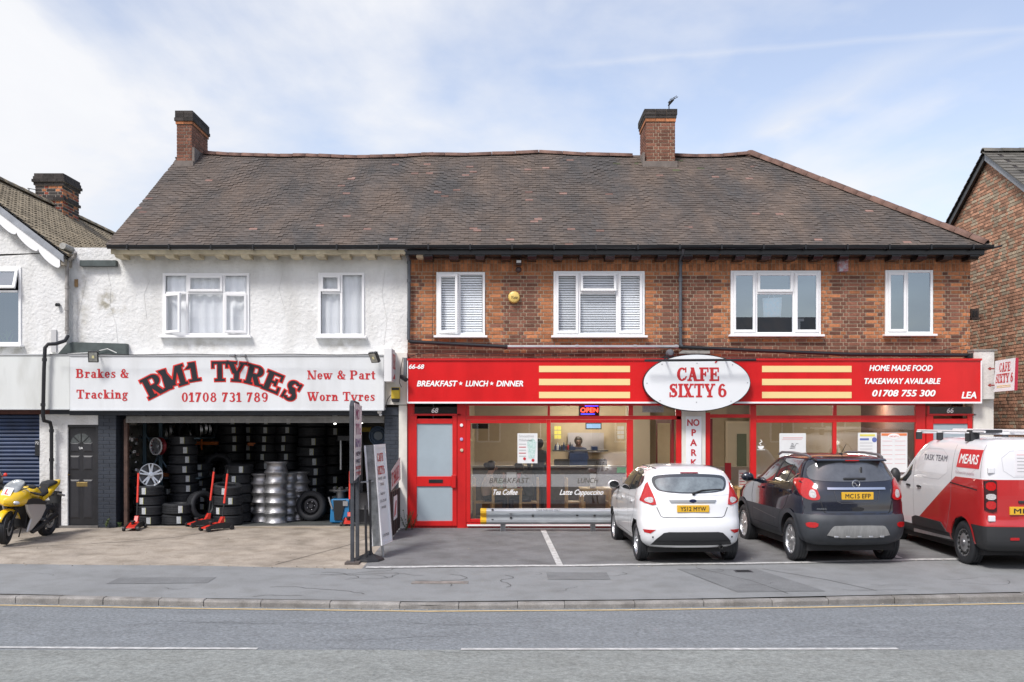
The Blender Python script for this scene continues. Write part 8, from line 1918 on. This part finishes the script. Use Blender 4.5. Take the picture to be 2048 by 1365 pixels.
for s,sd in ((-1,'l'),(1,'R')):
    sw=smooth_poly([(1.98,1.17),(1.95,1.72),(2.12,1.74),(2.42,1.55),(2.72,1.30),(2.78,1.17)],1)
    so=part('cab_window',patch(VB,sw if s >0 else sw[::-1],sd,.004),glass_car,t,smooth=True,local=True)
    for ln in ([(1.86,1.86),(1.86,.9),(1.80,.45)],[(2.0,1.84),(2.3,1.70),(2.6,1.5)],[(2.85,1.2),(2.95,.8),(2.9,.5)],[(.38,1.86),(.38,1.0),(.5,.6),(.6,.45)],[(-.55,1.88),(-.57,1.38)]): part('door_seam',seam(VB,ln,sd,.009),mat('seam_grey',(.22,.22,.23),.6),t,local=True)
    pw=smooth_poly([(.55,1.28),(.55,1.78),(1.70,1.78),(1.72,1.28)],1); part('pressed_panel',seam(VB,pw,sd,.010,.0015,True),mat('press_line',(.55,.55,.57),.4),t,local=True)
    pw=smooth_poly([(-.42,1.42),(-.42,1.80),(.28,1.80),(.28,1.42)],1); part('pressed_panel',seam(VB,pw,sd,.010,.0015,True),MATS['press_line'],t,local=True)
    part('door_rail',seam(VB,[(-.50,1.19),(.42,1.255)],sd,.018,.003),blk,t,local=True)
    part('side_trim',patch(VB,[(.55,.44),(1.9,.44),(1.9,.56),(1.75,.60),(.75,.585)] if s >0 else [(.55,.44),(1.9,.44),(1.9,.56),(1.75,.60),(.75,.585)][::-1],sd,.014,thick=.03),trim_blk,t,local=True)
    part('arch_flare',seam(VB,[(.405*math.cos(R(a)),.37+.405*math.sin(R(a))) for a in range(-5,186,6)],sd,.05,.012),van_r,t,local=True)
    m=MB(); m.prism([(.395,.40),(.52,.40),(1.9,.36),(1.9,.30),(.45,.33)],'x',s*.86-.03,s*.86+.03); part('sill_bar',m,galv,t,local=True)
    for y in (1.98,1.52): part('door_handle',patch(VB,smooth_poly([(y,1.13),(y+.15,1.135),(y+.15,1.10),(y,1.095)],1),sd,.024,thick=.02),trim_blk,t,local=True)
    mc=Vector((s*1.02,2.42,1.25)); m=MB(); m.ball(mc,.12,14,10,sc=(.8,.7,1.25)); part('wing_mirror',m,trim_blk,t,smooth=True,local=True)
    lz=[(s*.885,1.34),(s*.80,1.36),(s*.735,1.34),(s*.735,.89),(s*.80,.87),(s*.885,.90)]
    l=part('tail_lamp',patch(VB,lz if s <0 else lz[::-1],'r',.022,thick=.06),mat('lamp_surround',(.035,.01,.012),.3),t,smooth=True,local=True)
    for (a,b_,mt_) in ((1.20,1.325,red_lens),(1.06,1.15,clear_lens),(.92,1.04,red_lens)):
        lp=smooth_poly([(s*.875,a),(s*.75,a),(s*.75,b_),(s*.875,b_)],1); part('lens',patch(VB,lp if s >0 else lp[::-1],'r',.030,thick=.02),mt_,l,smooth=True,local=True)
    part('reflector',patch(VB,[(s*.55,.50),(s*.42,.50),(s*.42,.46),(s*.55,.46)],'r',.01),red_lens,t,local=True)
    for z in (1.50,.78): m=MB(); m.box(s*.80-.05,s*.80+.05,VB.rear(.8,z)-.03,VB.rear(.8,z)+.02,z -.045,z+.045); part('door_hinge',m,van_w,t,local=True,bevel=.012)
part('rear_window_panel',seam(VB,smooth_poly([(-.62,1.40),(-.66,1.78),(-.10,1.82),(-.08,1.40)],1),'r',.010,.0015,True),MATS['press_line'],t,local=True)
part('rear_door_seam',seam(VB,[(-.02,.70),(-.02,1.9)],'r',.010),MATS['seam_grey'],t,local=True)
nt_=part('rear_notice',patch(VB,[(-.46,1.42),(-.16,1.42),(-.16,1.80),(-.46,1.80)],'r',.004),mat('notice_pale',(.72,.70,.72),.5),t,local=True)
for k in range(6): part('notice_line',patch(VB,[(-.43,1.48+.05*k),(-.2-.03*(k %2),1.48+.05*k),(-.2-.03*(k %2),1.492+.05*k),(-.43,1.492+.05*k)],'r',.007),MATS['print_grey'] if k <5 else MATS['print_pink'],nt_,local=True)
plate(t,VB,'MK20',-.30,.90,.50,.12)
m=MB(); m.box(-.42,-.26,VB.rear(.3,1.03)-.02,VB.rear(.3,1.03)+.02,1.01,1.05); part('rear_handle',m,trim_blk,t,local=True,bevel=.008)
# livery on the flank
sx=lambda y,z:-VB.side(y,z,.006)
m=patch(VB,[(-.50,1.51),(.24,1.51),(.20,1.80),(-.54,1.80)][::-1],'l',.004,thick=.004); part('livery_panel',m,mat('livery_red',(.60,.015,.025),.3),t,smooth=True,local=True)
def flank_text(txt,y0,y1,z,h,mt_,bold=0,shear=0):
    vs,fs=sans(txt,h,bold=bold,shear=shear); x0=min(v[0] for v in vs); x1=max(v[0] for v in vs); m=MB()
    m.add([(-VB.side(y0+(y1 -y0)*(v[0]-x0)/(x1 -x0),z+v[1],.007+(v[2] if len(v)>2 else 0)),y0+(y1 -y0)*(v[0]-x0)/(x1 -x0),z+v[1]) for v in vs],fs); part('lettering',m,mt_,t,local=True)
flank_text('MEARS',.16,-.46,1.58,.15,wink,.05,.15); flank_text('TASK TEAM',1.50,.60,1.58,.105,mat('text_grey',(.10,.10,.13),.5)); flank_text('Partners for purpose',.24,-.38,1.41,.05,mat('text_mauve',(.50,.35,.38),.5))
for y,nm in ((.1,'roof_bar'),(1.15,'roof_bar'),(2.0,'roof_bar')):
    m=MB(); m.tube([(-.80,y,2.045),(.80,y,2.045)],.022,8); rb=part(nm,m,mat('bar_white',(.72,.72,.72),.4),t,smooth=True,local=True)
    for s in (-1,1): m=MB(); m.box(s*.76-.05,s*.76+.05,y -.03,y+.03,1.92,2.05); part('bar_foot',m,trim_blk,rb,local=True,bevel=.01)
m=MB(); m.tube([(-.72,-.35,2.075),(-.72,2.15,2.075)],.018,8); m.tube([(-.1,-.6,2.08),(-.1,2.1,2.08)],.03,8); part('carrier_tube',m,MATS['bar_white'],t,smooth=True,local=True)
m=MB(); m.box(-.72,-.30,-.06,.06,2.055,2.105); m.box(-.76,-.62,.02,.18,1.93,2.10); part('ladder_clamp',m,trim_blk,t,local=True,bevel=.012)
for y in (0,2.9):
    for s in (-1,1): car_wheel(t,s*.90,y,.34,.215,s,.215,10,False,mat('steel_silver',(.42,.42,.43),.4,.6,noise=.2),steel=True)
t.location=(8.07,-4.3,gz(15.7)); t.rotation_euler=(0,0,R(0))
# ------------------------------------------------------------ yellow sports motorbike (local: front faces -y, origin midway between the wheels)
yel=mat('paint_yellow',(.78,.50,.01),.28,coat=.9); silver_f=mat('fairing_silver',(.52,.51,.49),.35,.3); engine=mat('engine_dark',(.03,.03,.032),.45,.5,noise=.4,nscale=20)
t=thing('motorbike','yellow and silver sports motorbike with learner plate parked by the blue shutter','motorbike')
def bike_wheel(y,r,w,steer=0):
    tm_=tyre_mesh(r,w,r*.70); rot=Matrix.Translation((0,y,r)) @ Matrix.Rotation(R(steer),4,'Z') @ Matrix.Rotation(R(90),4,'Y'); m=MB(); m.v=[tuple(rot @ Vector((v[0]*(1-.9*abs(v[2])**2/1),v[1]*(1-.9*abs(v[2])**2),v[2]))) for v in tm_.v]; m.f=tm_.f; m.m=tm_.m
    wh=part('wheel',m,rubber,t,smooth=True,local=True); OFF[wh.name]=Vector((0,0,0)); MM=Matrix.Translation((0,y,r)) @ Matrix.Rotation(R(steer),4,'Z')
    m=MB(); m.lathe([(r*.70,-w*.36),(r*.70,w*.36),(r*.63,w*.2),(r*.63,-w*.2)],'x',seg=28,closed=True,M=MM); part('rim',m,engine,wh,smooth=True)
    for k in range(5):
        a=2*math.pi*k/5; m=MB(); m.tube([MM @ Vector((0,.03*math.cos(a),.03*math.sin(a))),MM @ Vector((0,r*.66*math.cos(a+.2),r*.66*math.sin(a+.2)))],.014,6); part('spoke',m,engine,wh)
    for sg in (-1,1): m=MB(); m.lathe([(r*.48,0),(r*.32,0),(r*.32,.005),(r*.48,.005)],'x',(sg*.05,0,0),24,closed=True,M=MM); part('brake_disc',m,galv,wh)
    return wh
bike_wheel(-.66,.285,.11,14); bike_wheel(.66,.285,.13)
def loft(secs,k=2):
    """secs: list of (y, [(x,z)...]) closed loops with equal counts"""
    m=MB(); n=len(secs[0][1])
    for y,pts in secs: m.v += [(p[0],y if len(p)<3 else p[2],p[1]) for p in pts]
    for i in range(len(secs)-1):
        for j in range(n): j2=(j+1)%n; m.f.append((i*n+j,i*n+j2,(i+1)*n+j2,(i+1)*n+j))
    m.f += [tuple(range(n))[::-1],tuple((len(secs)-1)*n+j for j in range(n))]; m.m=[0]*len(m.f); return m
def oval(cx,cz,rx,rz_,n=14,p=2.4): return [(cx+rx*math.copysign(abs(math.cos(2*math.pi*k/n))**(2/p),math.cos(2*math.pi*k/n)),cz+rz_*math.copysign(abs(math.sin(2*math.pi*k/n))**(2/p),math.sin(2*math.pi*k/n))) for k in range(n)]
# nose fairing, tank, tail
part('front_fairing',loft([(-.86,oval(0,.74,.03,.04)),(-.80,oval(0,.75,.13,.085)),(-.70,oval(0,.78,.20,.13)),(-.55,oval(0,.80,.235,.17)),(-.38,oval(0,.80,.22,.16)),(-.28,oval(0,.79,.16,.12))]),yel,t,smooth=True,local=True)
ws=part('windscreen',loft([(-.70,oval(0,.88,.11,.03)),(-.62,oval(0,.94,.14,.06)),(-.50,oval(0,1.00,.135,.07)),(-.42,oval(0,1.04,.11,.05))]),mat('screen_smoke',(.35,.37,.37),.08,coat=1,noise=.4,nscale=6),t,smooth=True,local=True)
m=MB(); c0=Vector((0,-.735,.905)); up_=Vector((0,.62,.78)).normalized(); ri=Vector((1,0,0)); m.add([c0 -ri*.075-up_*.08,c0+ri*.075-up_*.08,c0+ri*.075+up_*.08,c0 -ri*.075+up_*.08],[(0,1,2,3)]); lp_=part('learner_plate',m,upvc,t,local=True)
m=MB(); put_sans(m,'L',tuple(c0 -up_*.055+Vector((0,-.004,0))),.11,ux=ri,uy=up_,bold=.04,dz=.003); part('lettering',m,red_ink,lp_,local=True)
for s in (-1,1):
    m=MB(); m.ball((s*.135,-.735,.735),.07,12,8,sc=(1.15,.7,.55)); part('headlight',m,mat('headlight',(.55,.57,.6),.08,.4,coat=1),t,smooth=True,local=True)
    sp=[(-.52,.70),(-.20,.70),(.10,.66),(.16,.58),(.02,.40),(-.26,.22),(-.40,.20),(-.30,.42),(-.44,.56)]
    m=MB(); m.prism([(a,b_) for a,b_ in sp],'x',s*.215,s*.175); part('side_fairing',m,silver_f,t,local=True,bevel=.02)
    m=MB(); m.prism([(-.50,.80),(-.10,.76),(.15,.68),(.10,.64),(-.30,.68),(-.52,.69)],'x',s*.225,s*.18); part('fairing_trim',m,trim_blk,t,local=True,bevel=.015)
    m=MB(); m.prism([(-.24,.20),(.30,.34),(.34,.30),(.05,.20),(-.16,.15)],'x',s*.20,s*.15); part('belly_pan',m,trim_blk,t,local=True,bevel=.012)
    m=MB(); m.tube([(s*.055,-.66,.29),(s*.08,-.52,.62),(s*.09,-.44,.82)],.024,8); part('fork_leg',m,engine,t,smooth=True,local=True)
    m=MB(); m.tube([(s*.10,-.40,.90),(s*.30,-.30,.86)],.015,8); m.tube([(s*.22,-.33,.875),(s*.33,-.28,.855)],.022,8); part('handlebar',m,blk,t,smooth=True,local=True)
    m=MB(); m.tube([(s*.12,-.60,.93),(s*.27,-.56,1.0)],.008,6); m.ball((s*.30,-.55,1.01),.055,10,8,sc=(1.2,.5,.7)); part('mirror',m,blk,t,smooth=True,local=True)
    m=MB(); m.tube([(s*.06,.66,.29),(s*.08,.22,.36)],.022,8); part('swing_arm',m,galv,t,smooth=True,local=True)
    m=MB(); m.tube([(s*.13,.14,.36),(s*.22,.12,.36)],.013,6); part('foot_peg',m,galv,t,local=True)
part('fuel_tank',loft([(-.30,oval(0,.80,.10,.08)),(-.20,oval(0,.84,.15,.11)),(-.02,oval(0,.84,.165,.12)),(.14,oval(0,.79,.12,.09)),(.20,oval(0,.77,.08,.05))]),yel,t,smooth=True,local=True)
part('rider_seat',loft([(.12,oval(0,.79,.09,.03)),(.20,oval(0,.79,.13,.04)),(.36,oval(0,.82,.12,.05)),(.42,oval(0,.86,.08,.05))]),blk,t,smooth=True,local=True)
part('pillion_seat',loft([(.42,oval(0,.93,.08,.04)),(.52,oval(0,.96,.11,.045)),(.68,oval(0,.98,.10,.04)),(.80,oval(0,.98,.05,.02))]),trim_blk,t,smooth=True,local=True)
part('tail_fairing',loft([(.20,oval(0,.70,.13,.07)),(.42,oval(0,.80,.135,.09)),(.62,oval(0,.90,.12,.07)),(.80,oval(0,.96,.09,.05)),(.92,oval(0,1.00,.03,.02))]),yel,t,smooth=True,local=True)
m=MB(); vs=[]; n=9
for k in range(n+1):
    a=R(25+130*k/n);
    for x in (-.065,-.03,.03,.065): vs.append((x,-.66-.325*math.cos(a),.285+(.325-(.018 if abs(x)>.05 else 0))*math.sin(a)))
m.add(vs,[(4*k+j,4*k+j+1,4*k+j+5,4*k+j+4) for k in range(n) for j in range(3)]); mg=part('front_mudguard',m,yel,t,smooth=True,local=True); md=mg.modifiers.new('s','SOLIDIFY'); md.thickness=.01
m=MB(); m.box(-.13,.13,-.28,.22,.24,.66); part('engine',m,engine,t,local=True,bevel=.03)
m=MB(); m.tube([(.10,-.2,.24),(.14,.2,.26),(.17,.6,.42)],[.03,.035,.05],12); part('exhaust',m,engine,t,smooth=True,local=True)
m=MB(); m.tube([(-.12,.05,.26),(-.24,.22,.0)],.012,6); part('side_stand',m,engine,t,local=True)
m=MB(); m.box(-.09,.09,.86,.90,.58,.80); part('rear_plate_hanger',m,trim_blk,t,local=True)
for s in (-1,1): m=MB(); m.tube([(s*.04,.84,.76),(s*.16,.86,.74)],.02,6); part('rear_indicator',m,galv,t,local=True)
t.location=(-8.76,-1.75,gz(18.2)+.01); t.rotation_euler=(0,R(6),R(-4)); t.scale=(1.12,1.04,1.04)
t=thing('scooter','dark scooter with smoked screen and red lamp just behind the yellow motorbike','scooter',(-9.75,-1.0,0))
m=MB(); m.v=[]; sc_=loft([(-1.35,oval(-9.75,1.22,.10,.10)),(-1.22,oval(-9.75,1.18,.20,.16)),(-1.05,oval(-9.75,1.08,.22,.16)),(-.95,oval(-9.75,1.0,.18,.10))]); part('windscreen',sc_,mat('screen_dark',(.10,.11,.115),.1,coat=1),t,smooth=True)
part('body',loft([(-1.3,oval(-9.75,.75,.16,.22)),(-1.0,oval(-9.75,.72,.22,.30)),(-.4,oval(-9.75,.62,.2,.22)),(.0,oval(-9.75,.75,.18,.16)),(.3,oval(-9.75,.8,.1,.08))]),trim_blk,t,smooth=True)
m=MB(); m.ball((-9.46,-1.1,1.12),.035,10,8); m.tube([(-9.6,-1.05,1.05),(-9.46,-1.1,1.12)],.01,6); part('red_lamp',m,MATS['sleeve_red'],t,smooth=True)
for y in (-1.25,.0):
    m=MB(); m.lathe([(.14,-.05),(.25,-.05),(.28,0),(.25,.05),(.14,.05)],'x',(-9.75,y,.26),28,closed=True); part('wheel',m,rubber,t,smooth=True)
